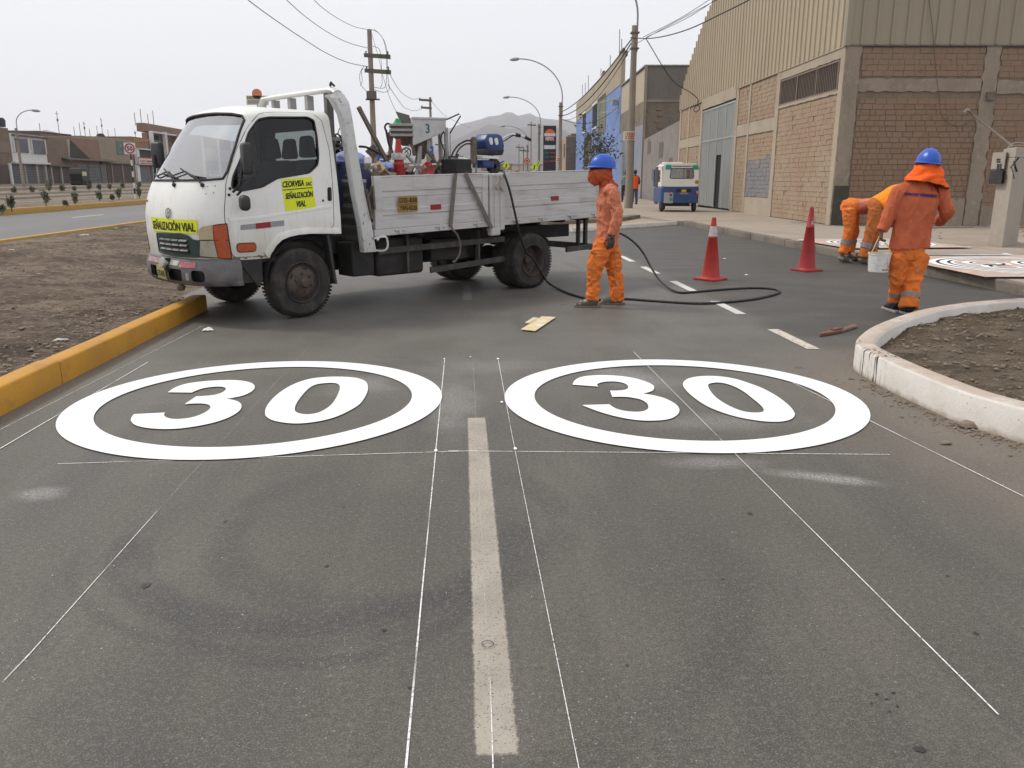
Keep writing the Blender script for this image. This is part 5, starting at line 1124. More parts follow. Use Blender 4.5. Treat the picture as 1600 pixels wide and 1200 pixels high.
# ---------------------------------------------------------------- truck cab surface: a = distance round the cab from its front centre, v = height
CW=1.78
def _tmpl(n=2.8,N=400):
    pts=[]
    for i in range(N+1):
        f=i/N*math.pi/2
        pts.append((max(math.cos(f),0)**(2/n),max(math.sin(f),0)**(2/n)))
    return pts
_T=_tmpl()
def _interp(tab,z):
    if z<=tab[0][0]: return tab[0][1]
    for (a,b),(c,d) in zip(tab,tab[1:]):
        if z<=c: 
            t=(z-a)/(c-a); return b+(d-b)*t
    return tab[-1][1]
_A=[0.]
for (p,q) in zip(_T,_T[1:]): _A.append(_A[-1]+math.hypot((q[0]-p[0])*.6,(q[1]-p[1])*.95))
AF=_A[-1]      # unrolled half-front length
XF=[(.5,1.01),(.66,1.035),(.9,1.05),(1.08,1.05),(1.2,1.03),(1.3,1.0),(1.4,.955),(1.46,.92),(1.7,.765),(1.9,.625),(2.0,.545),(2.06,.485),(2.12,.40),(2.2,.27),(2.35,.05),(2.45,-.1)]
XD=[(.5,.6),(1.3,.6),(1.46,.56),(2.0,.38),(2.12,.32),(2.45,.3)]
INS=[(.5,.02),(.8,0),(1.05,0),(1.08,.004),(1.25,.012),(1.45,.03),(2.0,.115),(2.45,.19)]
def cab(a,v,off=0):
    # v: height-like parameter, above 2.05 rounds over to the roof
    x,y,z=_cab(a,v)
    if off:
        e=.004
        p=_cab(a+e,v);q=_cab(a-e,v);r=_cab(a,v+e);s=_cab(a,v-e)
        u=[p[i]-q[i] for i in range(3)];w=[r[i]-s[i] for i in range(3)]
        n=(u[1]*w[2]-u[2]*w[1],u[2]*w[0]-u[0]*w[2],u[0]*w[1]-u[1]*w[0])
        l=math.sqrt(sum(c*c for c in n)) or 1
        cx,cy=0.1,-CW/2
        sg=1 if (n[0]*(x-cx)+n[1]*(y-cy)+n[2]*(z-1.3))>0 else -1
        x+=sg*n[0]/l*off;y+=sg*n[1]/l*off;z+=sg*n[2]/l*off
    return (x,y,z)
def _cab(a,v):
    xf=_interp(XF,v);d=_interp(XD,v);ins=_interp(INS,v);z=v;k=1.
    if v>2.04:
        ph=min((v-2.04)/.36,1)*math.pi/2
        z=2.04+.125*math.sin(ph); ins=_interp(INS,2.04)+.20*(1-math.cos(ph))
        xf=_interp(XF,2.04)-.30*(1-math.cos(ph)); d=.36
    hw=CW/2-ins; s=abs(a); xc=xf-d
    if s<AF:
        lo,hi=0,len(_A)-1
        while hi-lo>1:
            m=(lo+hi)//2
            if _A[m]<=s: lo=m
            else: hi=m
        t=(s-_A[lo])/max(_A[hi]-_A[lo],1e-9)
        X=_T[lo][0]+(_T[hi][0]-_T[lo][0])*t;Y=_T[lo][1]+(_T[hi][1]-_T[lo][1])*t
        x=xc+d*X;yy=hw*Y
    else:
        L=s-AF; x=xc-L*((xc+.56)/1.03); yy=hw
    # camber of the roof
    if v>2.04: z+=.035*(1-(yy/hw)**2)*min((v-2.04)/.36,1)
    return (x,-CW/2+(yy if a>=0 else -yy),z)
AB=AF+1.03   # back edge
W0=G(470,497); R0=G(820,452); TD=(W0-R0).normalized(); TN=Vector((-TD.y,TD.x,0))
TM=Matrix(((TD.x,TN.x,0,W0.x),(TD.y,TN.y,0,W0.y),(0,0,1,0),(0,0,0,1)))
tr=thing('flatbed_truck',None,'white crew truck parked across the lane, its bed loaded with road marking machines','truck',mat=TM)
tr['label']='white flatbed truck parked across the lane, its bed loaded with road marking machines'
PW=M['cabwhite']
ARCH=[(1.44,.66),(1.475,.735),(1.52,.79),(1.59,.84),(1.68,.868),(1.80,.885),(1.94,.89),(2.333,.872)]
WSH=[(.935,1.454),(.957,1.52),(.955,1.76),(.925,2.02),(.87,2.085),(.707,2.118),(.35,2.14),(0,2.146)]
WS=[(a,v) for a,v in WSH]+[(-a,v) for a,v in WSH[::-1][1:]]+[(-.739,1.438),(-.3,1.436),(.3,1.436),(.739,1.438)]
SWIN=rounded([(1.05,1.36),(1.03,1.47),(1.063,1.655),(1.06,1.904),(1.12,2.03),(1.3,2.072),(1.943,2.112),(2.05,2.06),(2.093,1.90),(2.10,1.70),(2.08,1.60),(1.958,1.516),(1.543,1.461),(1.372,1.376),(1.142,1.337)],.03,3)
DOOR=rounded([(1.045,.69),(1.015,1.0),(1.001,1.287),(.975,1.45),(.985,1.75),(1.02,1.967),(1.125,2.14),(1.4,2.185),(2.043,2.215),(2.19,2.06),(2.27,1.761),(2.257,1.316),(2.241,.956),(2.15,.91),(2.089,.904),(1.85,.905),(1.701,.899),(1.6,.87),(1.514,.798),(1.46,.72),(1.43,.685)],.05,3)
mir=lambda P:[(-a,v) for a,v in P][::-1]
body=[(-AB,.872)]+[(-a,v) for a,v in ARCH[:-1][::-1]]+[(a,v) for a,v in ARCH]+[(AB,2.40),(-AB,2.40)]
inside=lambda d:[(a,v) for a,v in d]
fn=lambda off=0:(lambda a,v:cab(a,v,off))
mb=MB(); patch(mb,fn(),body,[WS,SWIN,mir(SWIN)],step=.045)
mb.grid(lambda u,w:(lambda p:(p[0]+(-.56-p[0])*w,p[1],p[2]+.0+.035*(1-((p[1]+CW/2)/(CW/2-.32))**2)*0))(cab(-AF+2*AF*u,2.40)),40,12)
cabb=mb.build('cab',PW,parent=tr,smooth=50)
# pressed crease, door gaps, rubber seals
def seam(path,off,r,name,m,n=None,closed=True,parent=cabb): 
    P=[cab(a,v,off) for a,v in path]; return MB().tube(P,r,5,closed=closed,cap=not closed).build(name,m,parent=parent,smooth=60)
def dens(P,step=.05,closed=True):
    o=[]
    for i in range(len(P) if closed else len(P)-1):
        a,b=P[i],P[(i+1)%len(P)]; n=max(1,int(math.hypot(b[0]-a[0],b[1]-a[1])/step))
        for k in range(n): o.append((a[0]+(b[0]-a[0])*k/n,a[1]+(b[1]-a[1])*k/n))
    if not closed: o.append(P[-1])
    return o
seam(dens(WS),.004,.013,'windscreen_seal',M['black'])
for P,s in ((SWIN,1),(mir(SWIN),-1)): seam(dens(P),.003,.010,'window_seal',M['black'])
for P,nm in ((DOOR,'door'),(mir(DOOR),'door')):
    hole=SWIN if P is DOOR else mir(SWIN)
    ins=lambda Q:[(q[0],q[1]) for q in Q]
    mb=MB(); patch(mb,fn(.0035),P,[hole],step=.06); d=mb.build(nm,PW,parent=tr,smooth=50)
    seam(dens(P),-.001,.0055,'door_gap',M['ink'],parent=d)
    if P is DOOR: dl=d
# crease line along the door and the bonnet swage
for y in (1,-1):
    P=[(y*a,v) for a,v in dens([(1.06,1.062),(1.471,1.091),(2.236,1.178)],.08,False)]
    mb=MB(); mb.add([cab(a,v+.012,.0045) for a,v in P]+[cab(a,v-.004,.010) for a,v in P]+[cab(a,v-.030,.0045) for a,v in P],[(i,i+1,len(P)+i+1,len(P)+i) for i in range(len(P)-1)]+[(len(P)+i,len(P)+i+1,2*len(P)+i+1,2*len(P)+i) for i in range(len(P)-1)]); mb.build('crease',PW,parent=dl if y==1 else cabb,smooth=80)
# wheel arch flare
for y in (1,-1):
    A=[(y*(a+da),v+dv) for (a,v),(da,dv) in zip([(1.41,.665)]+ARCH[1:-1]+[(2.32,.872)],[(0,0)]*9)]
    P=dens(A,.04,False); mb=MB(); n_=len(P)
    def up(a,v,i): return (a-y*.03*(1-i/n_),v+.05)
    mb.add([cab(a,v,.022) for a,v in P]+[cab(*up(a,v,i),.018) for i,(a,v) in enumerate(P)]+[cab(up(a,v,i)[0],v+.065,.001) for i,(a,v) in enumerate(P)]+[cab(a,v-.01,-.06) for a,v in P],[(i,i+1,n_+i+1,n_+i) for i in range(n_-1)]+[(n_+i,n_+i+1,2*n_+i+1,2*n_+i) for i in range(n_-1)]+[(3*n_+i,3*n_+i+1,i+1,i) for i in range(n_-1)]); mb.build('wheel_arch',PW,parent=cabb,smooth=60)
# glass
mb=MB(); patch(mb,fn(-.008),WS,step=.09); ws=mb.build('windscreen',M['glass_cab'],parent=tr,smooth=80)
for P in (SWIN,mir(SWIN)):
    mb=MB(); patch(mb,fn(-.012),P,step=.09); mb.build('side_window',M['glass_side'],parent=tr,smooth=80)
# rear wall with its window
bp=[cab(-AB,.88)]+[cab(-AB,v) for v in (1.2,1.6,2.0,2.1,2.2,2.3,2.4)]+[cab(AB,v) for v in (2.4,2.3,2.2,2.1,2.0,1.6,1.2,.88)]
outer=[(p[1],p[2]) for p in bp]; rw_=rounded([(-1.42,1.52),(-.36,1.52),(-.36,1.99),(-1.42,1.99)],.08,4)
mb=MB(); patch(mb,lambda y,z:(-.56,y,z),outer,[rw_],step=.3); patch(mb,lambda y,z:(-.53,y,z),outer,[rw_],step=.3); mb.build('back_panel',PW,parent=cabb)
mb=MB(); patch(mb,lambda y,z:(-.555,y,z),rw_,step=.5); mb.build('rear_window',M['glass_side'],parent=tr)
MB().tube([(-.53,y,z) for y,z in rw_],.012,5,closed=True).build('window_seal',M['black'],parent=cabb)
# interior
mb=MB(); W_=-CW/2
mb.bb(-.50,.60,-1.70,-.08,.80,.84).hexa([(.42,-1.62,.84),(.78,-1.5,.84),(.78,-.28,.84),(.42,-.16,.84)],[(.52,-1.62,1.40),(.80,-1.48,1.43),(.80,-.30,1.43),(.52,-.16,1.40)]).build('dashboard',M['lining'],parent=tr,bevel=.02)
mb=MB(); patch(mb,fn(-.03),[(1.03,.75),(2.3,.92),(2.3,1.49),(1.55,1.44),(1.38,1.36),(1.03,1.33)],step=.15); patch(mb,fn(-.03),mir([(1.03,.75),(2.3,.92),(2.3,1.49),(1.55,1.44),(1.38,1.36),(1.03,1.33)]),step=.15); mb.build('door_lining',M['lining'],parent=tr)
mb=MB(); patch(mb,lambda y,z:(-.525,y,z),[(p[0]*.98-.02,p[1]) for p in outer],[rw_],step=.4); patch(mb,fn(-.035),[(2.12,1.5),(2.32,1.5),(2.32,2.1),(2.15,2.1)],step=.2); mb.build('cab_lining',M['lining'],parent=tr)
mb=MB(); mb.grid(lambda u,w:(lambda p:(p[0]-.04+(-.54-p[0])*w,p[1],p[2]-.04))(cab(-AF*.93+2*AF*.93*u,2.3)),16,6); mb.build('headlining',M['lining'],parent=tr,smooth=80)
def seat(y,w):
    s=MB().bb(-.42,.10,y-w/2,y+w/2,.95,1.12).hexa([(-.50,y-w/2,1.1),(-.30,y-w/2,1.1),(-.30,y+w/2,1.1),(-.50,y+w/2,1.1)],[(-.52,y-w/2+.04,1.66),(-.42,y-w/2+.04,1.66),(-.42,y+w/2-.04,1.66),(-.52,y+w/2-.04,1.66)]).build('seat',M['seat'],parent=tr,bevel=.04,seg=3,smooth=50)
    MB().hexa([(-.50,y-.14,1.68),(-.40,y-.14,1.68),(-.40,y+.14,1.68),(-.50,y+.14,1.68)],[(-.48,y-.10,1.91),(-.40,y-.10,1.91),(-.40,y+.10,1.91),(-.48,y+.10,1.91)]).build('headrest',M['seat'],parent=s,bevel=.035,seg=3,smooth=50)
seat(-.42,.50); seat(-1.20,.72)
t_=[]; cw=Vector((.34,-.42,1.46)); ax=Vector((.62,0,.55)).normalized(); u=Vector((0,1,0)); w=ax.cross(u)
MB().tube([cw+(u*math.cos(k*PI/12)+w*math.sin(k*PI/12))*.21 for k in range(24)],.015,6,closed=True).tube([cw,(.55,-.42,1.25)],.02,6).bar(cw-u*.2,cw+u*.2,.03,.02).build('steering_wheel',M['black'],parent=tr,smooth=60)
# papers heaped behind the windscreen
for k,(x,y,s) in enumerate(((.66,-.42,.26),(.68,-.75,.3),(.64,-1.05,.24),(.62,-.22,.16))):
    MB().grid(lambda u,v,k=k,x=x,y=y,s=s:(x+(u-.5)*s*.6,y+(v-.5)*s*1.2,1.445+.05*noise.noise(Vector((u*3+k*5,v*3,k)))+.03),6,6).build('paper',M['paper'],parent=tr,smooth=40)
# wipers
for a0 in (.74,.27):
    seam(dens([(a0,1.395),(a0-.10,1.45),(a0-.47,1.545)],.06,False),.02,.009,'wiper',M['black'],closed=False,parent=tr)
    seam(dens([(a0-.95,1.50),(a0-.62,1.475),(a0-.36,1.52),(a0-.16,1.475),(a0+.02,1.455)],.05,False),.012,.008,'wiper_blade',M['black'],closed=False,parent=ws)
    c=Vector(cab(a0,1.39,.01)); MB().sphere(c,.022,8,6).build('wiper_pivot',M['black'],parent=cabb)
# stickers
def decal(parent,P,off,m,name,step=.08):
    mb=MB(); patch(mb,fn(off),P,step=step); return mb.build(name,m,parent=parent,smooth=80,recalc=False)
def dtext(parent,txt,a,v,h,w,slope=0,off=.0085,m='ink',bold=.035,taper=0):
    sg=-1
    mb=MB()
    for k in (-1,0,1): text(mb,txt,lambda x,y,k=k:cab(a+x+k*h*.028,v+y-slope*x*1.0,off+.0003*k),h,width=w,bold=min(bold,.02))
    return mb.build('lettering',M[m],parent=parent,recalc=False)
# on the left side the text reads from front (small a) to back (large a)
sd_=decal(tr,[(1.590,1.448),(1.985,1.474),(2.027,1.152),(1.660,1.127)],.006,M['yellow_st'],'door_sticker')
dtext(sd_,'CEORVISA',1.745,1.375,.062,.27,-.06); dtext(sd_,'SAC',1.945,1.385,.038,.075,-.06,bold=.03)
decal(sd_,[(1.61,1.345),(1.99,1.368),(1.992,1.360),(1.612,1.337)],.009,M['ink'],'rule_line')
dtext(sd_,'SEÑALIZACIÓN',1.822,1.262,.058,.335,-.06); dtext(sd_,'VIAL',1.845,1.172,.062,.12,-.06)
dtext(dl,'NO. 5',2.19,1.10,.0,.01) if 0 else None
rf=decal(tr,[(1.157,1.007),(1.637,1.039),(1.637,.982),(1.153,.957)],.006,M['greyref'],'reflector_strip'); decal(rf,[(1.315,1.018),(1.480,1.029),(1.480,.972),(1.313,.964)],.008,M['redref'],'red_reflector')
fs=decal(tr,[(-.24,1.066),(.731,1.058),(.715,.924),(-.201,.926)],.007,M['yellow_st'],'front_sticker'); dtext(fs,'SEÑALIZACIÓN VIAL',.255,.948,.084,.89,0,.0095)
# emblem
mb=MB(); 
def em(r0,r1,off,n=28):
    P=[(.253+r0*1.25*math.cos(2*PI*i/n),1.115+r0*math.sin(2*PI*i/n)) for i in range(n)]; Q=[(.253+r1*1.25*math.cos(2*PI*i/n),1.115+r1*math.sin(2*PI*i/n)) for i in range(n)]; return [cab(*p,off) for p in P],[cab(*q,off) for q in Q]
a,b_=em(.052,.040,.012); n_=len(a); mb.add(a+b_,[(i,(i+1)%n_,n_+(i+1)%n_,n_+i) for i in range(n_)])
for da,sg in ((-.022,1),(.022,-1)): mb.add([cab(.253+da-.008,1.115-.036,.012),cab(.253+da+.008,1.115-.036,.012),cab(.253+da+.014,1.115+.036,.012),cab(.253+da-.002,1.115+.036,.012)],[(0,1,2,3)])
mb.add([cab(.253-.022,1.107,.012),cab(.253+.022,1.117,.012),cab(.253+.022,1.13,.012),cab(.253-.022,1.12,.012)],[(0,1,2,3)])
mb.build('emblem',mat('tarnished emblem',(.16,.16,.165),.35,metal=.6),parent=tr,recalc=False)
decal(tr,[(-.52,1.235),(-.43,1.235),(-.43,1.215),(-.52,1.215)],.006,M['darkgrey'],'front_badge')
# grille with slats, shared centre a=.31
gc=.315
GP=rounded([(gc-.43,.715),(gc-.40,.915),(gc+.20,.925),(gc+.30,.895),(gc+.345,.862),(gc+.43,.857),(gc+.42,.70),(gc,.692)],.03,3)
GP=[(a,v) for a,v in rounded([(-.10,.71),(-.09,.905),(.485,.922),(.602,.9),(.655,.862),(.73,.857),(.705,.698),(.277,.69)],.02,3)]
gr=decal(tr,GP,.012,M['grille'],'grille'); seam(dens(GP),.012,.008,'grille_edge',M['grille'],parent=gr)
decal(gr,rounded([(-.03,.725),(-.03,.882),(.47,.888),(.565,.862),(.60,.715)],.02,2),.0135,M['ink'],'grille_opening')
for v0,k in ((.840,4),(.795,4),(.745,4)):
    for i in range(k):
        a0=.005+i*.148; a1=a0+.13
        mb=MB(); mb.add([cab(a,v,o) for a,v,o in ((a0,v0+.024,.016),(a1,v0+.024,.016),(a1,v0+.008,.036),(a0,v0+.008,.036),(a0+.01,v0,.018),(a1-.01,v0,.018))],[(0,1,2,3),(3,2,5,4)]); mb.build('slat',M['slat'] if v0<.83 else M['grille'],parent=gr)
# lamps both sides
for s in (1,-1):
    q=lambda P:[(s*a,v) for a,v in P]
    # white surround / upper cream cover, clear lamp, orange turn lamp
    decal(tr,q([(.735,.960),(.787,.997),(.888,1.014),(.886,.868),(.735,.868)]),.010,M['lens_cream'],'lamp_cover')
    decal(tr,q([(.742,.858),(.886,.862),(.905,.695),(.712,.708)]),.012,M['lens_clear'],'headlight',.04)
    seam(q(dens([(.730,.862),(.892,.866),(.912,.690),(.70,.70)],.05)),.010,.006,'lamp_rim',M['darkgrey'],parent=tr)
    tl=decal(tr,q([(.898,1.005),(1.022,1.020),(1.030,.685),(.915,.692),(.896,.868)]),.016,M['lens_orange'],'indicator',.04); seam(q(dens([(.898,1.008),(1.026,1.022),(1.034,.682),(.913,.689),(.894,.868)],.05)),.008,.008,'indicator_edge',M['ink'],parent=tl)
    decal(tl,q([(.902,.868),(1.026,.868),(1.026,.860),(.902,.860)]),.019,M['ink'],'divider')
    mb=MB(); P=rounded([(1.10,.823),(1.288,.823),(1.285,.745),(1.10,.745)],.03,4); patch(mb,fn(.018),q(P),step=.05); sl_=mb.build('side_lamp',M['lens_orange'],parent=tr,smooth=60,recalc=False); seam(q(dens(P,.03)),.008,.009,'lamp_rim',M['ink'],parent=sl_)
# handle and lock
mb=MB(); patch(mb,fn(.008),rounded([(2.185,1.365),(2.240,1.368),(2.232,1.222),(2.178,1.224)],.02,3),step=.05); mb.build('door_handle',M['ink'],parent=dl,recalc=False)
seam(dens([(2.215,1.35),(2.208,1.24)],.04,False),.022,.010,'handle_grip',M['darkgrey'],closed=False,parent=dl); MB().sphere(cab(2.12,1.228,.004),.013,8,6).build('lock',M['darkgrey'],parent=dl)
for a,v in ((.80,1.38),(.80,1.31),(.88,1.385),(.875,1.32)): MB().sphere(cab(a,v,0),.006,6,4).build('bolt',M['darkgrey'],parent=cabb)
for v in (1.30,1.36): MB().sphere(cab(1.03,v,.006),.016,6,4).build('hinge',M['ink'],parent=cabb)
# rust chips along the sills
rr_=random.Random(6); mb=MB()
for k in range(26):
    a=rr_.choice((rr_.uniform(1.05,1.45),rr_.uniform(2.0,2.3),rr_.uniform(2.1,2.24))); v=(.675 if a<1.46 else .90)+abs(rr_.gauss(0,.012)); s=rr_.uniform(.004,.014)
    mb.add([cab(a+s*1.6*math.cos(t)*rr_.uniform(.6,1.2),v+s*math.sin(t)*rr_.uniform(.6,1.2),.0062) for t in [k_*PI/3 for k_ in range(6)]],[tuple(range(6))])
mb.build('rust_chips',M['rusty'],parent=cabb,kind='stuff',recalc=False)
# bumper
def bf(off=0):
    def f(a,z):
        e=.045*(1-((z-.53)/.135)**4*.9); p=cab(a,.66,e+off+.01); return (p[0]-.02*(z<.45)*((.45-z)/.05),p[1],z)
    return f
BA=1.115
holes=[rounded([(-.32,.455),(-.11,.44),(-.11,.565),(-.32,.57)],.03,3),rounded([(.20,.445),(.47,.445),(.47,.565),(.20,.565)],.025,3),rounded([(.615,.45),(.775,.45),(.775,.56),(.615,.565)],.04,3),rounded([(-.775,.45),(-.615,.45),(-.615,.565),(-.775,.56)],.04,3)]
mb=MB(); patch(mb,bf(),[(-BA,.405),(0,.40),(BA,.405),(BA,.66),(-BA,.66)],holes,step=.06)
n_=60; P=[-BA+2*BA*i/n_ for i in range(n_+1)]
mb.add([bf()(a,.66) for a in P]+[cab(a,.675,.0) for a in P],[(i,i+1,n_+1+i+1,n_+1+i) for i in range(n_)]); mb.add([bf()(a,.405) for a in P]+[bf(-.12)(a,.415) for a in P],[(i,i+1,n_+1+i+1,n_+1+i) for i in range(n_)])
bu=mb.build('bumper',M['bumper'],parent=tr,smooth=60)
mb=MB(); patch(mb,bf(-.05),[(-1.09,.42),(1.09,.42),(1.09,.65),(-1.09,.65)],step=.1); mb.build('bumper_core',M['ink'],parent=bu)
def bd(P,m,nm,off=.004,par=bu): mb=MB(); patch(mb,bf(off),P,step=.06); return mb.build(nm,m,parent=par,recalc=False)
M['tape_pink']=mat('faded red tape',(.36,.17,.17),.6,[(20,(.45,.36,.34),.45,.65,.8)]); M['tape_red']=mat('worn red tape',(.38,.10,.11),.5,[(24,(.5,.38,.36),.55,.68,.8)])
bd([(-.42,.60),(-.20,.60),(-.20,.65),(-.42,.652)],M['tape_pink'],'reflector_tape'); bd([(-.19,.60),(.13,.60),(.13,.65),(-.19,.65)],M['tape_pink'],'reflector_tape'); bd([(.24,.60),(.42,.60),(.42,.648),(.24,.65)],M['lens_clear'],'reflector_tape'); bd([(.43,.585),(.68,.59),(.68,.642),(.43,.642)],M['tape_red'],'reflector_tape')
bd([(.535,.46),(.585,.46),(.585,.53),(.56,.54),(.535,.53)],M['greyref'],'bumper_badge'); 
pl=bd([(-.075,.445),(.165,.437),(.165,.585),(-.075,.592)],M['plate_y'],'number_plate',.018)
mb=MB(); text(mb,'C7D-800',lambda x,y:bf(.022)(.045+x,.475+y),.06,width=.20,bold=.02); mb.build('lettering',M['ink'],parent=pl,recalc=False)
MB().lathe([(0,.03),(.045,.03),(.055,.015),(.055,-.02)],c=bf(.03)(.165,.62),ax=(1,.25,.1),n=14).build('spot_lamp',M['lens_clear'],parent=bu,smooth=40); MB().box(bf(.0)(.185,.60),(.05,.06,.13)).build('lamp_bracket',M['black'],parent=bu)
MB().lathe([(.02,0),(.05,-.03),(.03,-.07)],c=bf(-.02)(.3,.40),n=8).build('tow_eye',M['rusty'],parent=bu)
# mirrors on the driver's side and far side
def rbox(mb_name,c,d,m,parent,rot=None,bev=.03): return MB().box(c,d,rot).build(mb_name,m,parent=parent,bevel=bev,seg=3,smooth=50)
ma=MB().tube([(.66,.03,1.33),(.66,.20,1.40),(.64,.22,1.55),(.62,.22,1.70)],.014,6).tube([(.63,.05,1.30),(.64,.16,1.34),(.66,.20,1.36)],.012,6).build('mirror_arm',M['black'],parent=tr,smooth=60)
rbox('wing_mirror',(.60,.24,1.64),(.09,.17,.30),M['darkgrey'],tr,Matrix.Rotation(R(-14),3,'Z'),.035)
rbox('lower_mirror',(.62,.17,1.225),(.10,.15,.15),M['darkgrey'],tr,Matrix.Rotation(R(-14),3,'Z'),.045)
MB().tube([(.66,-1.80,1.33),(.64,-1.98,1.45),(.60,-2.02,1.72)],.014,6).build('mirror_arm',M['black'],parent=tr,smooth=60); rbox('wing_mirror',(.56,-2.03,1.72),(.08,.17,.29),M['darkgrey'],tr,Matrix.Rotation(R(14),3,'Z'),.03)
# wheels
def wheel(name,c,dual,sgn,front,steer=0):
    w=bpy.data.objects.new(name,None); C.objects.link(w); w.parent=tr; w.location=c; w.rotation_euler=(0,0,steer); R_=.378
    wd=.20
    def ty(y0):
        P=[(.215,0),(.225,-.012),(.26,-.004),(.33,.0),(.362,-.02),(.374,-.045)]
        P=P+[(R_,-.05),(R_,-wd+.05)]+[(.374,-wd+.045),(.362,-wd+.02),(.33,-wd),(.26,-wd+.004),(.225,-wd+.012),(.215,-wd)]
        mb=MB(); mb.lathe([(r,y*sgn+y0) for r,y in P],ax=(0,1,0),n=56)
        for k in range(60):    # tread blocks
            a=2*PI*k/60
            for yy in (-.02,-.085,-.15):
                c_=Vector((math.cos(a+(.04 if yy==-.085 else 0))*(R_+.001),(yy-.015)*sgn+y0,math.sin(a+(.04 if yy==-.085 else 0))*(R_+.001)))
                mb.box(c_,(.003,.05,.026),Matrix.Rotation(-a,3,'Y'))
        return mb.build('tyre',M['tyre'],parent=w,smooth=35)
    ty(0)
    if dual: ty(-.235*sgn)
    s=sgn
    if front: prof=[(.218,-.012),(.212,.004),(.205,-.004),(.20,-.035),(.185,-.04),(.165,-.012),(.12,.012),(.095,.016),(.075,.018)]
    else: prof=[(.218,-.012),(.212,.004),(.205,-.004),(.198,-.05),(.188,-.13),(.16,-.145),(.12,-.150),(.085,-.15)]
    MB().lathe([(r,y*s) for r,y in prof],ax=(0,1,0),n=48).build('rim',M['rim'],parent=w,smooth=40)
    hz=(.016 if front else -.15)*s
    MB().lathe([(.085,hz-.01*s),(.075,hz+.012*s),(.055,hz+.016*s),(.05,hz+.05*s),(.042,hz+.058*s),(0,hz+.06*s)],ax=(0,1,0),n=24).build('hub',M['rim'],parent=w,smooth=40)
    for k in range(6):
        a=k*PI/3+.35; MB().cyl((math.cos(a)*.098,hz-.006*s,math.sin(a)*.098),(math.cos(a)*.098,hz+.022*s,math.sin(a)*.098),.012,n=6).build('wheel_nut',M['rim'],parent=w)
    for k in range(5):
        a=k*2*PI/5+.55; rr=.155; y=(.0 if front else -.147)*s
        P=[(rr*math.cos(a)+.032*math.cos(t)*-math.sin(a)+.014*math.sin(t)*math.cos(a),y+.003*s-(.010*s if front else 0)+(.012*s if front else .004*s),rr*math.sin(a)+.032*math.cos(t)*math.cos(a)+.014*math.sin(t)*math.sin(a)) for t in [2*PI*i/12 for i in range(12)]]
        MB().add(P,[tuple(range(12))]).build('rim_slot',M['ink'],parent=w,recalc=False)
    MB().cyl((0,(-.02 if front else -.16)*s,0),(0,-.22*s,0),.19,n=24).build('drum',M['chassis'],parent=w)
    return w
wheel('wheel',(-.05,0,.378),False,1,True,R(2)); wheel('wheel',(-.05,-1.78,.378),False,-1,True,R(2)); wheel('wheel',(-3.55,0,.378),True,1,False); wheel('wheel',(-3.55,-1.82,.378),True,-1,False)
# chassis
ch=MB().bb(-4.85,.75,-.60,-.53,.62,.80).bb(-4.85,.75,-1.28,-1.21,.62,.80)
for x in (-4.7,-3.9,-3.1,-2.3,-1.5,-.6,.3): ch.bb(x,x+.08,-1.21,-.60,.64,.78)
ch.build('chassis',M['chassis'],parent=tr)
MB().cyl((-.05,-1.7,.38),(-.05,-.1,.38),.05).build('axle',M['chassis'],parent=tr,smooth=50); MB().cyl((-3.55,-1.6,.38),(-3.55,-.3,.38),.06).sphere((-3.55,-.9,.38),.16).build('axle',M['chassis'],parent=tr,smooth=50)
MB().bb(-3.05,-.75,-1.2,-.62,.40,.60).bb(-4.4,-3.9,-1.3,-.5,.5,.62).build('gearbox',M['chassis'],parent=tr,bevel=.04); MB().bb(.0,.62,-1.70,-.04,.62,.665).bb(.38,.62,-.12,-.03,.42,.62).bb(.38,.62,-1.75,-1.66,.42,.62).build('sill_panel',M['chassis'],parent=tr,bevel=.01); MB().bb(-.2,.55,-1.25,-.6,.38,.85).build('engine',M['chassis'],parent=tr,bevel=.05); MB().cyl((-.6,-.9,.5),(-3.5,-.9,.42),.045).build('drive_shaft',M['chassis'],parent=tr,smooth=50)
MB().bb(-1.85,-1.15,-.50,-.20,.33,.78).build('fuel_tank',M['chassis'],parent=tr,bevel=.05,seg=3,smooth=50); MB().bb(-1.10,-.80,-.5,-.18,.36,.75).build('battery_box',M['chassis'],parent=tr,bevel=.02)
MB().bb(-2.6,-2.0,-.50,-.25,.45,.72).build('tool_box',M['chassis'],parent=tr,bevel=.02)
MB().bb(-1.15,-.75,-1.6,-1.28,.36,.75).bb(-1.9,-1.25,-1.65,-1.3,.34,.76).build('air_tank',M['chassis'],parent=tr,bevel=.04)
def bar_(name,p,q,w,h,m='chassis'): return MB().bar(p,q,w,h).build(name,M[m],parent=tr)
M['guard']=mat('dusty guard rail',(.05,.048,.044),.7,[(9,(.10,.092,.08),.45,.7,.8)])
bar_('side_guard',(-1.13,-.15,.635),(-3.15,-.15,.68),.03,.07,'guard'); bar_('side_guard',(-1.9,-.15,.36),(-3.15,-.15,.42),.03,.07,'guard')
for x in (-1.56,-2.70): bar_('guard_upright',(x,-.17,.36),(x,-.17,.86),.06,.03,'guard')
bar_('rear_guard',(-4.98,-.05,.475),(-4.98,-1.75,.475),.05,.09,'guard'); bar_('guard_upright',(-4.96,-.3,.48),(-4.96,-.3,.9),.05,.05,'guard'); bar_('side_guard',(-4.35,-.12,.47),(-4.98,-.12,.49),.04,.07,'guard'); bar_('guard_upright',(-4.62,-.14,.50),(-4.62,-.14,.92),.06,.03,'guard')
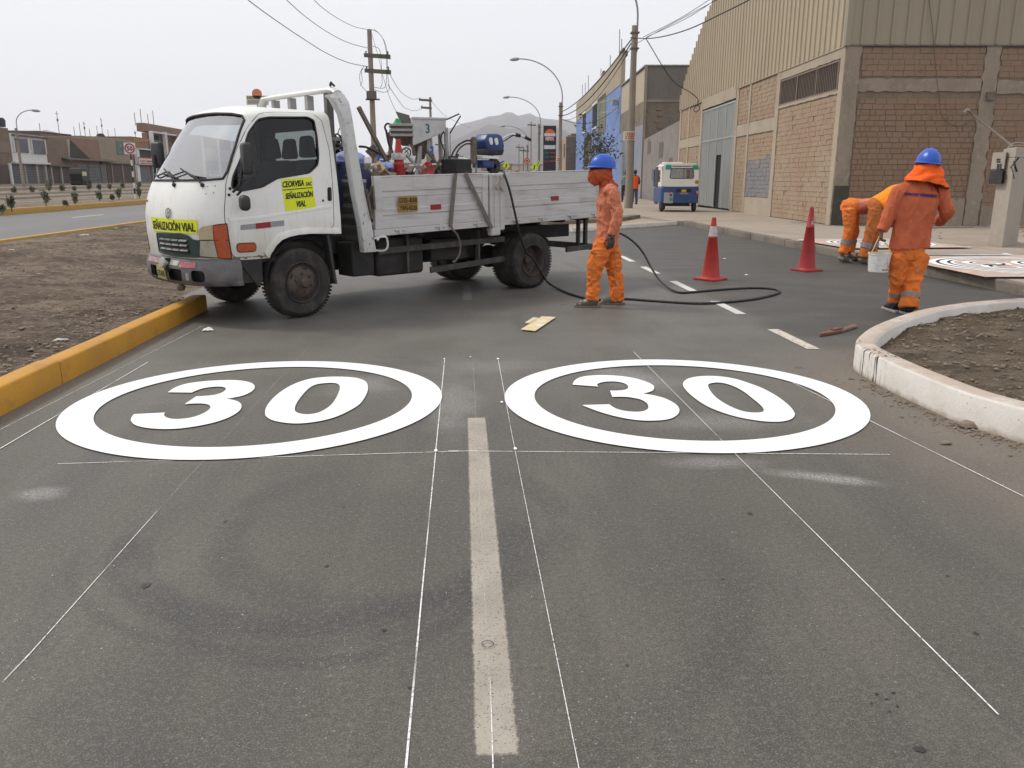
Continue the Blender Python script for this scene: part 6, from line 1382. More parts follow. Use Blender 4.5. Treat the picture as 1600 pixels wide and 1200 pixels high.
# front mud flaps and arch liner
mb=MB(); mb.add([(.42*math.cos(t)-.05+.0,y,.378+.47*math.sin(t)) for y in (.02,-.32) for t in [PI*.02+PI*.75*i/14 for i in range(15)]],[(i,i+1,15+i+1,15+i) for i in range(14)]); mb.build('arch_liner',M['black'],parent=tr,smooth=60)
MB().hexa([(-.47,-.32,.33),(-.44,-.32,.33),(-.44,.01,.33),(-.47,.01,.33)],[(-.40,-.32,.86),(-.37,-.32,.86),(-.37,.01,.86),(-.40,.01,.86)]).build('mud_flap',M['darkgrey'],parent=tr)
MB().hexa([(.42,-.3,.38),(.45,-.3,.38),(.45,-.02,.38),(.42,-.02,.38)],[(.38,-.3,.68),(.66,-.3,.68),(.66,-.02,.68),(.38,-.02,.68)]).build('step',M['chassis'],parent=tr)
MB().bb(-.5,.52,-1.68,-.10,.60,.85).build('cab_floor',M['chassis'],parent=tr)
# ---- flat bed, slightly nose down
bz=lambda x,z:z+(-x-1.0)*.026
def tilt(mb): mb.v=[(x,y,bz(x,z)) for x,y,z in mb.v]; return mb
XB0,XB1=-.97,-4.97
tilt(MB().bb(XB0,XB1,-1.88,-.02,.86,.90)).build('bed_floor',M['beddark'],parent=tr)
for y in (.005,-1.905): tilt(MB().bb(XB0,XB1,y-.03,y+.03,.82,.895)).build('bed_sill',M['bedwhite'],parent=tr,bevel=.006)
for i in range(9): tilt(MB().bb(XB0-.2-i*.5,XB0-.26-i*.5,-1.86,-.04,.78,.858)).build('cross_member',M['chassis'],parent=tr)
def sidegate(x0,x1,y,sgn,name='side_gate'):
    """pressed steel drop side with a plain top board and two ribs"""
    H0,H1=.90,1.465; prof=[(0,.0),(.0,.115),(-.012,.125),(-.012,.14),(.0,.15),(0,.215),(-.022,.235),(-.022,.335),(-.004,.35),(-.004,.385),(-.020,.395),(-.020,.405),(0,.415),(0,.565)]
    mb=MB(); n_=len(prof); vs=[]
    for x in (x0+(-.11),x1+.10):
        for d,h in prof: vs.append((x,y+sgn*(.022+d),H0+h))
    mb.add(vs,[(i,i+1,n_+i+1,n_+i) for i in range(n_-1)]); mb.bb(x0-.02,x1+.02,y-.012,y+.012,H0,H1)
    g=tilt(mb).build(name,M['bedwhite'],parent=tr)
    for a,b in ((x0,x0-.11),(x1+.10,x1)): tilt(MB().bb(a,b,y-.02,y+sgn*.032,H0-.005,H1+.006)).build('gate_frame',M['bedwhite'],parent=g,bevel=.008)
    tilt(MB().bb(x0,x1,y-.024,y+.026,H1,H1+.018)).build('gate_rim',M['bedwhite'],parent=g,bevel=.006)
    return g
g1=sidegate(-.99,-2.715,0,1); g2=sidegate(-2.985,-4.93,0,1); sidegate(-.99,-2.715,-1.88,-1); sidegate(-2.985,-4.93,-1.88,-1)
for y,s in ((0,1),(-1.88,-1)):
    mb=MB()
    for a,b in ((-2.725,-2.755),(-2.80,-2.86),(-2.90,-2.975)): mb.bb(a,b,y-.03,y+s*.055,.77,1.475)
    mb.bb(-2.725,-2.975,y-.03,y+s*.040,.76,1.47); tilt(mb).build('stake_post',M['bedwhite'],parent=tr,bevel=.008)
tilt(MB().bb(-2.74,-2.90,-.03,.06,.70,.80)).build('stake_socket',M['bedwhite'],parent=tr,bevel=.02)
for x in (-1.25,-1.85,-2.45,-3.12,-3.62,-4.2,-4.7): tilt(MB().bb(x,x-.14,.03,.055,.865,.885).bb(x-.05,x-.09,.03,.06,.83,.90)).build('hinge_latch',M['bedwhite'],parent=tr,bevel=.005)
# tailgate and front board
tilt(MB().bb(XB1,XB1-.04,-1.86,-.02,.90,1.46)).build('tailgate',M['bedwhite'],parent=tr,bevel=.01)
mb=MB(); prof=[]
for k in range(6): z=.70+k*.12; prof+=[(0,z),(0,z+.075),(-.02,z+.09),(-.02,z+.11)]
n_=len(prof); mb.add([(-.90+d,y,z) for y in (-1.85,-.05) for d,z in prof],[(i,i+1,n_+i+1,n_+i) for i in range(n_-1)]); mb.bb(-.94,-.90,-1.85,-.05,.7,1.42); mb.build('front_board',M['beddark'],parent=tr)
MB().bb(-.89,-.94,-1.86,-.04,1.415,1.45).build('board_rail',M['steel'],parent=tr)
# gantry: bent flat posts and the rail over the cab back
def post(y,s):
    L=[(-.955,.655,-.795,.655),(-.905,.96,-.765,.96),(-.83,1.31,-.70,1.31),(-.775,1.65,-.655,1.65),(-.735,1.95,-.62,1.95),(-.715,2.12,-.585,2.12),(-.70,2.24,-.545,2.20),(-.665,2.32,-.52,2.27),(-.62,2.365,-.50,2.30)]
    mb=MB(); vs=[]
    for i,(xa,za,xb,zb) in enumerate(L):
        iny=0 if i<5 else (i-4)**2*.006; 
        for yy in (.055,-.045): vs+= [(xa,y+s*yy-s*iny,za),(xb,y+s*yy-s*iny,zb)]
    n_=len(L); F_=[]
    for i in range(n_-1):
        a=i*4; b=a+4
        F_+=[(a,a+1,b+1,b),(a+2,b+2,b+3,a+3),(a,b,b+2,a+2),(a+1,a+3,b+3,b+1)]
    F_+=[(0,2,3,1)]; mb.add(vs,F_); return mb.build('gantry_post',M['postwhite'],parent=tr,bevel=.008,smooth=40)
post(.03,1)
P=[(-.60,.0,2.335),(-.60,-.08,2.365),(-.60,-.3,2.375),(-.60,-1.45,2.375),(-.60,-1.62,2.35),(-.61,-1.70,2.26),(-.63,-1.72,2.0),(-.80,-1.74,1.2),(-.90,-1.75,.75)]
MB().tube(smoothpath(P,4),[(.03,.055)]*33,8,up=(0,0,1)).build('gantry_rail',M['cabwhite'],parent=tr,smooth=50)
for y in (-.22,-.62,-1.0,-1.38): MB().bb(-.66,-.58,y-.03,y+.03,1.42,2.345).build('headboard_bar',M['steel'] if y!=-.22 else M['beddark'],parent=tr)
MB().bb(-.64,-.60,-1.6,-.05,1.85,1.89).build('headboard_rail',M['steel'],parent=tr)
MB().tube([(-.58,-.02,2.40),(-.56,-.06,2.44),(-.58,-.10,2.41),(-.6,-.14,2.43)],.012,5).build('rope_hook',M['black'],parent=tr,smooth=50)
# scuffed hinge plate and grab ring at the foot of the post
MB().bar((-.845,.09,1.34),(-.90,.09,1.02),.05,.012).build('hinge_plate',M['rusty'],parent=tr); MB().bar((-.955,.05,1.38),(-.97,.05,1.12),.04,.02).build('gate_latch',M['rusty'],parent=tr)
MB().tube(smoothpath([(-.93,.05,.80),(-1.06,.09,.82),(-1.10,.09,.78),(-1.10,.09,.70),(-1.04,.09,.66),(-.93,.05,.675)],4),.013,6).build('grab_ring',M['cabwhite'],parent=tr,smooth=60); MB().sphere((-.985,.07,.79),.024,8,6).build('latch_ball',M['chrome'],parent=tr,smooth=60)
# plates and reflectors on the side
yp=tilt(MB().bb(-1.305,-1.58,.045,.049,1.075,1.245)).build('painted_plate',mat('ochre painted plate',(.36,.20,.02),.6,[(18,(.20,.12,.03),.42,.65,.8)]),parent=tr)
mb=MB()
for tx,z in (('D2E-838',1.178),('YBN-6520',1.092)):
    for k in (-1,0,1): text(mb,tx,lambda x,y,z=z,k=k:(-1.442-x+k*.0018,.0505+.0003*k,bz(-1.442,z+y)),.055,width=.25,bold=.015)
mb.build('lettering',M['ink'],parent=yp,recalc=False)
tilt(MB().bb(-1.322,-1.565,.0498,.0502,1.158,1.163)).build('rule_line',M['ink'],parent=yp)
tilt(MB().bb(-1.79,-1.95,.018,.026,1.075,1.135)).build('red_reflector',M['redref'],parent=tr); tilt(MB().bb(-3.87,-4.02,.018,.026,1.09,1.15)).build('red_reflector',M['redref'],parent=tr)
tilt(MB().bb(-4.62,-4.93,.028,.031,1.33,1.345)).build('yellow_tape',M['yellow_st'],parent=tr)
# straps with loose tails
MB().bar((-2.165,.048,bz(-2.1,1.49)),(-2.07,.048,bz(-2.1,.86)),.008,.052,(1,0,0)).build('strap',M['strap'],parent=tr)
MB().bar((-2.32,.048,bz(-2.3,1.49)),(-2.74,.062,bz(-2.7,.80)),.008,.052,(1,0,0)).build('strap',M['strap'],parent=tr)
MB().tube(smoothpath([(-2.07,.06,.90),(-2.09,.07,.85),(-2.17,.06,.78),(-2.22,.05,.66),(-2.20,.05,.54),(-2.12,.05,.46),(-2.10,.05,.48)],5),.012,5).build('rope_tail',M['strap'],parent=tr,smooth=60)
for a,b in (((-2.80,.07,1.50),(-2.84,.075,1.32)),((-2.88,.07,1.50),(-2.93,.075,1.30))): MB().tube(smoothpath([a,(a[0]-.03,.09,a[2]-.06),(a[0]+.01,.085,a[2]-.13),b],4),.012,5).build('rope_tail',M['rope'],parent=tr,smooth=60)
# ---------------------------------------------------------------- load on the truck bed
T0=Vector((W0.x,W0.y,0))
def TL(px,py,y):          # line of sight met with the truck's lengthwise plane at y, in truck coordinates
    P0=T0+TN*y; p=onp(px,py,P0,TD); d=p-T0; return Vector((d.dot(TD),d.dot(TN),p.z))
def cargo(name,base,label,cat,rz=0,group=None):
    return thing(name,None,label,cat,group,mat=TM@Matrix.Translation(base)@Matrix.Rotation(rz,4,'Z'))
def sh_(mb,base): b=Vector(base); mb.v=[tuple(Vector(p)-b) for p in mb.v]; return mb
FZ=.97
# hopper marked 3
HB=Vector((-2.50,-.9,FZ)); hop=cargo('paint_hopper',HB,'grey steel hopper on legs marked with a green 3','hopper')
rl=R(-40.4+180+17); hop.matrix_world=Matrix.Translation(TM@HB)@Matrix.Rotation(R(14),4,'Z')
Z=lambda z:z-FZ
x0,x1=-.235,.20; ya,yb=-.19,.19
def hz_(px,py): return atd(px,py,(TM@HB).y-.2).z
zt=hz_(664,184)-FZ; zl=hz_(640,228)-FZ; zr=hz_(695,205)-FZ
b=[(x0,ya,zl),(x0,yb,zl),(x1,yb,zr),(x1,ya,zr)]; t_=[(x0,ya,zt),(x0,yb,zt),(x1,yb,zt),(x1,ya,zt)]
mb=MB().add(b+t_,[(0,3,7,4),(1,5,6,2),(0,4,5,1),(3,2,6,7),(0,1,2,3)]).bb(x0-.01,x1+.01,ya-.012,ya,zt-.02,zt+.008).bb(x0-.01,x1+.01,yb,yb+.012,zt-.02,zt+.008).bb(x1,x1+.012,ya,yb,zt-.02,zt+.008)
mb.build('tank',M['hopper'],parent=hop,bevel=.004,seg=1)
mb=MB().bb(x0+.01,x1-.01,ya+.01,yb-.01,zt-.05,zt-.045); mb.build('tank_inside',M['void'],parent=hop)
MB().hexa([(x0+.10,-.05,zl-.16),(x0+.17,-.05,zl-.16),(x0+.17,.05,zl-.16),(x0+.10,.05,zl-.16)],[(x0+.02,-.12,zl+.01),(x0+.25,-.12,zl+.09),(x0+.25,.12,zl+.09),(x0+.02,.12,zl+.01)]).build('chute',M['rusty'],parent=hop)
vs,fs=textgeo('3',.02); w=max(p[0] for p in vs)-min(p[0] for p in vs)
mb=MB(); text(mb,'3',lambda x,y:(-.04+x,ya-.003,zt-.185+y),.115,sx=.85,bold=.02); mb.build('painted_number',mat('green number paint',(.01,.13,.11),.6),parent=hop,recalc=False)
for nm,p,q in (('leg',(x1+.0,ya+.02,zr+.05),(x1+.02,ya-.0,0)),('leg',(x1,yb-.02,zr+.05),(x1+.02,yb,0)),('leg',(-.02,-.10,zl+.1),(-.02,-.12,0)),('leg',(x0+.10,-.14,zl),(x0+.02,-.17,0)),('leg',(x0+.14,.12,zl),(x0-.06,.15,0))):
    MB().bar(p,q,.045,.045).build(nm,M['steel'] if 'x1' else M['rusty'],parent=hop,bevel=.004,seg=1)
MB().bar((x0,-.16,.34),(x1,-.05,.34),.03,.03).bar((x0,.14,.30),(x1,.14,.30),.03,.03).build('cross_brace',M['steel'],parent=hop)
MB().tube([(x1,ya,zt-.02),(x1+.17,ya-.02,zt+.055),(x1+.19,ya-.02,zt+.03),(x1+.05,ya-.01,zr-.02)],.009,6).build('handle',M['black'],parent=hop,smooth=60)
MB().tube(smoothpath([(x1-.03,ya,zr),(x1-.08,ya-.02,zr-.1),(x1-.03,ya-.02,zr-.25),(x1-.06,ya-.02,zr-.38)],5),.009,6).build('hose',M['black'],parent=hop,smooth=60)
# second hopper with its lid up
H2=Vector((-2.02,-1.15,FZ)); h2=cargo('glass_bead_hopper',H2,'rusty open hopper with raised black lid, left of the one marked 3','hopper')
h2.matrix_world=Matrix.Translation(TM@H2)@Matrix.Rotation(R(6),4,'Z')
Yh=(TM@H2).y; cx=(TM@H2).x
def h2p(px,py,dy=0): p=atd(px,py,Yh+dy); return Vector((p.x-cx,dy,p.z-FZ))
a=h2p(609,195,-.15); b=h2p(642,196,-.15); c=h2p(609,211,-.15); d=h2p(634,227,-.15)
MB().hexa([(a.x,-.15,c.z),(b.x,-.15,c.z),(b.x,.2,c.z),(a.x,.2,c.z)],[(a.x,-.15,a.z),(b.x,-.15,a.z),(b.x,.2,a.z),(a.x,.2,a.z)]).build('tank',M['rusty'],parent=h2,bevel=.006,seg=1)
for z in (a.z,(a.z+c.z)/2,c.z): MB().bb(a.x-.02,b.x+.01,-.175,.22,z-.016,z+.016).build('rim',M['steel'],parent=h2,bevel=.004,seg=1)
MB().hexa([(d.x-.05,-.04,d.z),(d.x+.02,-.04,d.z),(d.x+.02,.06,d.z),(d.x-.05,.06,d.z)],[(a.x+.02,-.14,c.z),(b.x,-.14,c.z),(b.x,.18,c.z),(a.x+.02,.18,c.z)]).build('chute',M['rusty'],parent=h2)
p,q,r_,s_=h2p(619,174),h2p(638,181),h2p(641,193),h2p(627,193)
MB().add([(p.x,.16,p.z),(q.x,.02,q.z),(r_.x,-.1,r_.z),(s_.x,.0,s_.z),(p.x+.0,.18,p.z+.015),(q.x+.012,.04,q.z+.015),(r_.x+.01,-.08,r_.z),(s_.x,.02,s_.z)],[(0,1,2,3),(7,6,5,4),(0,4,5,1),(1,5,6,2),(3,2,6,7),(0,3,7,4)]).build('lid',M['black'],parent=h2)
g=h2p(621,190); mb=MB().grid(lambda u,v:(g.x+(u-.5)*.12,(v-.5)*.12,g.z-.03+.07*math.sin(PI*u)*math.sin(PI*v)+.02*noise.noise(Vector((u*4,v*4,1)))),8,8); tag(mb.build('green_bag',M['green'],smooth=60),'crumpled green plastic bag in the open hopper','bag').matrix_world=h2.matrix_world
for px0,py0,px1,py1 in ((605,207,611,245),(640,205,646,243),(611,211,606,250)): MB().bar(h2p(px0,py0,-.1),h2p(px1,py1,-.12),.035,.035).build('leg',M['rusty'],parent=h2)
MB().tube(smoothpath([h2p(602,205,-.1),h2p(600,198,-.1),h2p(604,193,-.1),h2p(609,195,-.1)],5),.012,6).tube(smoothpath([h2p(602,203,-.1),h2p(606,225,-.12),h2p(612,240,-.12),h2p(606,246,-.12),h2p(598,240,-.12)],5),.014,6).build('hose',M['black'],parent=h2,smooth=60)
MB().tube([h2p(631,238,-.3)+Vector((math.cos(k*PI/8)*.055,0,math.sin(k*PI/8)*.055)) for k in range(16)],.008,6,closed=True).build('valve_wheel',M['black'],parent=h2,smooth=60)
for px0,py0,px1,py1 in ((628,240,636,232),(636,240,627,232)): MB().bar(h2p(px0-1,py0,-.3),h2p(px1,py1,-.3),.01,.01).build('spoke',M['black'],parent=h2)
# cones
def cone(loc,label,h,m,band,group,matrix=None,rz=0,marks=0):
    t=thing('traffic_cone',loc,label,'traffic cone',group,rz=rz)
    if matrix is not None: t.matrix_world=matrix
    w=.185; k=rounded([(-w,-w),(w,-w),(w,w),(-w,w)],.03,3)
    MB().prism(k,lambda x,y,d:(x,y,d),0,.032).build('base',m,parent=t,bevel=.008)
    pr=[(.150,.030),(.138,.045),(.132,.06)]; r0,r1=.130,.030
    R_=lambda z:r0+(r1-r0)*(z-.06)/(h-.06)
    pr+=[(R_(h*.68)+.0,h*.68),(R_(h*.68)+.004,h*.685),(R_(h*.70)+.004,h*.70),(R_(h*.70),h*.705),(R_(h),h),(R_(h)-.008,h+.003),(R_(h)-.012,h-.02)]
    MB().lathe(pr,n=32).build('body',m,parent=t,smooth=50)
    if band: MB().lathe([(R_(h*.705)+.004,h*.705),(R_(h*.86)+.004,h*.86),(R_(h*.86),h*.862)],n=32).build('white_sleeve',M['coneband'],parent=t,smooth=50)
    if marks:
        mb=MB()
        for a,z,s in ((-1.9,h*.76,.05),(-1.6,h*.79,.035),(-1.45,h*.75,.04),(-1.7,h*.83,.03)):
            vs=[]
            for i in range(7):
                t_=2*PI*i/7; zz=z+s*math.sin(t_)*.8*rb.uniform(.5,1.2); aa=a+s*math.cos(t_)*4*rb.uniform(.5,1.1); rr=R_(zz)+.0025; vs.append((rr*math.cos(aa),rr*math.sin(aa),zz))
            mb.add(vs,[tuple(range(7))])
        mb.build('worn_print',M['coneband'],parent=t,recalc=False)
    return t
c1=G(1110,437); c2=G(1260,423)
hc=lambda c,px,py: onp(px,py,c,(1,-.06)).z
cone(c1,'red traffic cone with a white sleeve standing beside the black hose',hc(c1,1105,340),M['cone'],True,'traffic cones guarding the work area',rz=R(38))
cone(c2,'dark red traffic cone without sleeve, beside the bending workers',hc(c2,1254,324),M['cone_dark'],False,'traffic cones guarding the work area',rz=R(20),marks=1)
CB=TL(622,218,-.62); CB=Vector((CB.x,-.62,FZ)); cc=cone((0,0,0),'red traffic cone standing in the truck bed',TL(621,218,-.62).z-FZ,M['cone'],False,'traffic cones guarding the work area',matrix=TM@Matrix.Translation(CB),marks=0)
kz=TL(621,243,-.62).z-FZ; rr_=.075
MB().lathe([(rr_+.01,kz-.05),(rr_+.016,kz-.02),(rr_+.012,kz+.015),(rr_+.006,kz+.03)],n=20).build('torn_sleeve',M['coneband'],parent=cc,smooth=50)
# timber leaning from the bed
p=TL(560,167,-.75); q=TL(615,272,-.75); q2=q+(q-p)*.55; pb_=TL(560,167,-.75)
B=Vector((q2.x,-.75,max(q2.z,FZ))); t=cargo('timber_prop',B,'long weathered timber leaning out of the front of the bed','timber')
MB().bar((0,0,0),p-B,.045,.045).build('timber',M['wood'],parent=t,bevel=.004,seg=1)
# tarpaulin bundle and tangled cables behind the cab
BB=Vector((-1.32,-.62,FZ)); t=cargo('tarpaulin_bundle',BB,'dark blue tarpaulin bundle with pale blue folds behind the truck cab','tarpaulin')
def blob(c,r,seed,sc=(1,1,1),amp=.25,n=28,k=2.2):
    mb=MB(); mb.sphere((0,0,0),1,n,n//2)
    vs=[]
    for v in mb.v:
        d=Vector(v); q=noise.noise(d*k+Vector((seed,0,0)))+.5*noise.noise(d*k*2.3+Vector((0,seed,0)))
        s=1+amp*q; vs.append((c[0]+d.x*r*sc[0]*s,c[1]+d.y*r*sc[1]*s,c[2]+d.z*r*sc[2]*s))
    mb.v=vs; return mb
a=TL(547,262,-.62)-BB
blob((a.x+.02,0,.36),.30,3,(.85,.9,1.32),.16).build('bundle',M['navy'],parent=t,smooth=60); blob((-.27,.02,.55),.12,9,(1.1,.8,.75),.2).build('bundle',M['navy'],parent=t,smooth=60)
blob((a.x+.02,.0,.70),.18,5,(1.15,.9,.5),.3).build('fold',M['lilac'],parent=t,smooth=60); blob((-.27,.05,.63),.085,6,(1.2,.8,.6),.3).build('fold',M['lilac'],parent=t,smooth=60)
mb=MB(); cpt=TL(545,262,-.36)-BB
ring_=[cpt+Vector((math.cos(k*PI/10)*.08,0,math.sin(k*PI/10)*.10)) for k in range(20)]; mb.tube(ring_[2:18],.010,5); mb.tube([cpt+Vector((-.08,0,.10)),cpt+Vector((-.12,0,.2))],.010,5); mb.build('printed_swirl',mat('pale blue print',(.08,.12,.22),.6),parent=t,smooth=60)
KB=TL(533,236,-.80); t=cargo('cable_tangle',Vector((KB.x,-.80,1.70)),'tangle of black hoses piled above the blue tarpaulin','hose coil')
r=random.Random(3); 
for k in range(9):
    P=[Vector((r.uniform(-.13,.13),r.uniform(-.12,.12),r.uniform(-.0,.26))) for _ in range(6)]; P.append(P[0]); MB().tube(smoothpath(P,6),.011,6).build('hose_loop',M['hose'] if k%4 else M['steel'],parent=t,smooth=60)
MB().tube([(-.06+math.cos(u)*.09,0,.26+math.sin(u)*.10) for u in [PI*k/9 for k in range(10)]],.006,5).build('hose_loop',M['hose'],parent=t,smooth=60)
t=cargo('hose_end',Vector((-1.5,-.8,FZ)),'short black hose arching from behind the gantry post','hose')
P=[TL(561,229,-.8),TL(572,230,-.8),TL(585,236,-.8),TL(598,243,-.8),TL(607,244,-.8)]; B=Vector((-1.5,-.8,FZ)); MB().tube(smoothpath([p-B for p in P],5),.014,6).build('hose',M['black'],parent=t,smooth=60)
B=TL(583,237,-.95); t=cargo('warning_board',Vector((B.x,-.95,FZ)),'rusty diamond board seen edge up behind the leaning timber','board')
z=B.z-FZ; MB().prism([(-.115,z),(0,z-.09),(.115,z),(0,z+.09)],lambda x,y,d:(x,-d,y),0,.008).bb(-.01,.01,-.012,-.001,0,z-.08).build('board',M['rusty'],parent=t)
# debris heap by the front corner
r=random.Random(8)
def heap(name,label,px0,px1,py,yy,n,ms,cat):
    a=TL(px0,py,yy); b=TL(px1,py,yy); B=Vector(((a.x+b.x)/2,yy,FZ)); t=cargo(name,B,label,cat)
    for k in range(n):
        x=r.uniform(a.x,b.x)-B.x; z=r.uniform(.1,(a.z-FZ)+.02) if k>n//2 else (a.z-FZ)*r.uniform(.75,1.02); L=r.uniform(.08,.28)
        rot=Euler((r.uniform(-.9,.9),r.uniform(-.9,.9),r.uniform(0,3))).to_matrix()
        MB().box((x,r.uniform(-.15,.15),z),(L,r.uniform(.03,.10),r.uniform(.008,.03)),rot).build('scrap',M[ms[k%len(ms)]],parent=t)
    blob((0,0,(a.z-FZ)*.45),abs(a.x-b.x)*.6,4,(1,.8,(a.z-FZ)*.5/(abs(a.x-b.x)*.6)),.25).build('rubble',M['masonry'],parent=t,smooth=60)
heap('timber_scraps','heap of broken boards and cardboard at the front corner of the bed',574,604,262,-.45,26,['cardboard','wood','paper','rusty','wood','tape_pink'],'scrap')
heap('tool_heap','jumble of rusty frames and tools under the two hoppers',632,692,262,-.95,34,['rusty','steel','wood','chassis','whiteplastic','rusty'],'tools')
for k,(p0,p1,w_) in enumerate((((634,240),(652,262),.03),((668,236),(690,266),.025),((688,250),(672,274),.03),((640,258),(690,256),.025),((656,240),(650,275),.03),((676,240),(684,268),.02))):
    a=TL(*p0,-.7); b=TL(*p1,-.7); B=Vector((b.x,-.7,FZ)); t=cargo('steel_rod',B,['long slanting rod behind the red cone on the bed','rod slanting down right under the hopper marked 3','short prop leaning left beside the black box','level rod across the tool heap','upright rod under the hopper marked 3','thin rod right of the hopper legs'][k],'rod')
    MB().bar(a-B,(b-B)+(b-a).normalized()*.3,w_,w_).build('rod',M[['steel','rusty','wood','whiteplastic','steel','rusty'][k]],parent=t)
a=TL(664,266,-.5); t=cargo('red_hose',Vector((a.x,-.5,FZ)),'coiled red hose under the hopper marked 3','hose'); z=a.z-FZ
mb=MB()
for k in range(4): mb.tube([(math.cos(u)*(.05+.012*k),.02*k,z+math.sin(u)*(.07+.01*k)) for u in [2*PI*i/14 for i in range(14)]],.009,5,closed=True)
mb.build('coil',mat('red hose rubber',(.5,.04,.03),.5),parent=t,smooth=60)
# generator: black box, white can
a=TL(703,268,-.55); b=TL(722,249,-.55); B=Vector(((a.x+b.x)/2,-.55,FZ)); t=cargo('generator',B,'black engine box beside the hopper leg on the bed','generator')
w=abs(a.x-b.x)/2; zt=b.z-FZ; MB().bb(-w*1.25,w*1.25,-.16,.16,0,zt).build('housing',M['black'],parent=t,bevel=.015,seg=2)
for k in range(5): MB().bb(-w*.9,w*.9,.161,.168,zt*.55+k*.03,zt*.55+k*.03+.012).build('vent_slat',M['darkgrey'],parent=t)
MB().bar((-w,0,zt+.03),(w,0,zt+.03),.02,.02).bar((-w,0,zt),(-w,0,zt+.04),.02,.02).bar((w,0,zt),(w,0,zt+.04),.02,.02).build('handle',M['darkgrey'],parent=t)
a=TL(716,262,-.5); b=TL(737,247,-.5); B=Vector(((a.x+b.x)/2-.02,-.62,FZ)); t=cargo('white_jerrycan',B,'white plastic fuel can lying beside the black engine box','can'); w=abs(a.x-b.x)/2; z0=a.z-FZ; z1=b.z-FZ
MB().hexa([(-w,-.1,z0),(w,-.1,z0),(w,.1,z0),(-w,.1,z0)],[(-w*.5,-.1,z1+.0),(w*.9,-.1,z1+.02),(w*.9,.1,z1+.02),(-w*.5,.1,z1)]).build('can',M['whiteplastic'],parent=t,bevel=.02,seg=3,smooth=60); MB().hexa([(-w*.9,-.09,0),(w*.9,-.09,0),(w*.9,.09,0),(-w*.9,.09,0)],[(-w,-.1,z0-.002),(w,-.1,z0-.002),(w,.1,z0-.002),(-w,.1,z0-.002)]).build('crate',M['darkgrey'],parent=t)
MB().cyl((w*.4,0,z1+.01),(w*.4,0,z1+.05),.025,n=12).build('cap',M['redref'],parent=t)
# walk-behind line striper with a blue engine tank
SB=TL(762,270,-.6); SB=Vector((SB.x,-.6,FZ)); t=cargo('line_striper',SB,'line painting machine with a blue tank and handlebar on the truck bed','paint machine')
q=lambda px,py,y=-.6: TL(px,py,y)-SB
a=q(747,208); b=q(779,243); cx_,cz=(a.x+b.x)/2,(a.z+b.z)/2; w=abs(a.x-b.x)/2; h=abs(a.z-b.z)/2
pts=[(w*.75,-h*.55),(w*.2,-h*.7),(-w*.9,-h*.65),(-w*1.0,-h*.1),(-w*.75,h*.85),(-w*.3,h),(w*.6,h*.95),(w*.95,h*.3)]
MB().prism(pts,lambda x,y,d:(cx_+x,d,cz+y),-.13,.13).build('tank',M['bluepaint'],parent=t,bevel=.03,seg=3,smooth=50)
MB().prism([(w*.95,-h*.95),(-w*.8,-h),(-w*1.0,-h*.45),(w*.9,-h*.45)],lambda x,y,d:(cx_+x,d,cz+y),-.125,.125).build('engine',M['black'],parent=t,bevel=.015)
for dx in (.42,-.12):
    MB().lathe([(0,0),(.035,.0),(.03,.006),(0,.008)],c=(cx_+dx*w,.131,cz+h*.36),ax=(0,1,0),n=12).lathe([(0,0),(.03,.0),(.025,.006),(0,.008)],c=(cx_+(dx-.05)*w,.131,cz+h*.12),ax=(0,1,0),n=12).build('white_mark',M['paper'],parent=t)
P=[q(779,221),q(786,216),q(794,211.5),q(801,210),q(808,211),q(818,214),q(828,217.5)]; MB().tube(smoothpath(P,4),.014,7).build('handlebar',M['chrome'],parent=t,smooth=60); MB().tube([q(806,210.5),q(812,212)],.026,8).tube([q(820,214.5),q(829,218.5)],.022,8).build('grip',M['black'],parent=t,smooth=60)
MB().tube(smoothpath([q(781,223),q(790,219),q(799,213),q(806,211)],4),.008,5).build('brake_cable',M['black'],parent=t,smooth=60)
MB().tube([q(740,216),q(740,256)],.045,12).tube([q(740,214),q(740,218)],.03,12).build('pump_cylinder',M['rusty'],parent=t,smooth=50)
MB().tube(smoothpath([q(738,220),q(728,220),q(716,227),q(708,238),q(705,246)],4),.012,6).tube(smoothpath([q(736,225),q(728,225),q(718,232),q(712,243)],4),.010,6).build('hose',M['black'],parent=t,smooth=60)
MB().bb(q(743,246).x,q(768,246).x,-.15,.15,q(750,248).z,q(750,244).z).build('frame_plate',M['whiteplastic'],parent=t); MB().tube([q(770,240),q(766,250),q(764,272)],.016,6).tube([q(744,246),q(744,272)],.016,6).build('frame_leg',M['steel'],parent=t,smooth=50)
c=q(755,254); MB().bb(c.x-.10,c.x+.10,-.12,.12,c.z-.07,c.z+.03).build('motor',M['bluepaint'],parent=t,bevel=.02)
c=q(771,260); MB().lathe([(.03,-.03),(.10,-.035),(.115,0),(.10,.035),(.03,.03)],c=c,ax=(0,1,0),n=20).build('wheel',M['tyre'],parent=t,smooth=50)
MB().tube([q(778,256),q(787,252)],.008,5).build('lever',M['black'],parent=t)
c=q(740,270); MB().bb(c.x-.25,c.x+.35,-.2,.2,0,.03).build('base_frame',M['chassis'],parent=t)
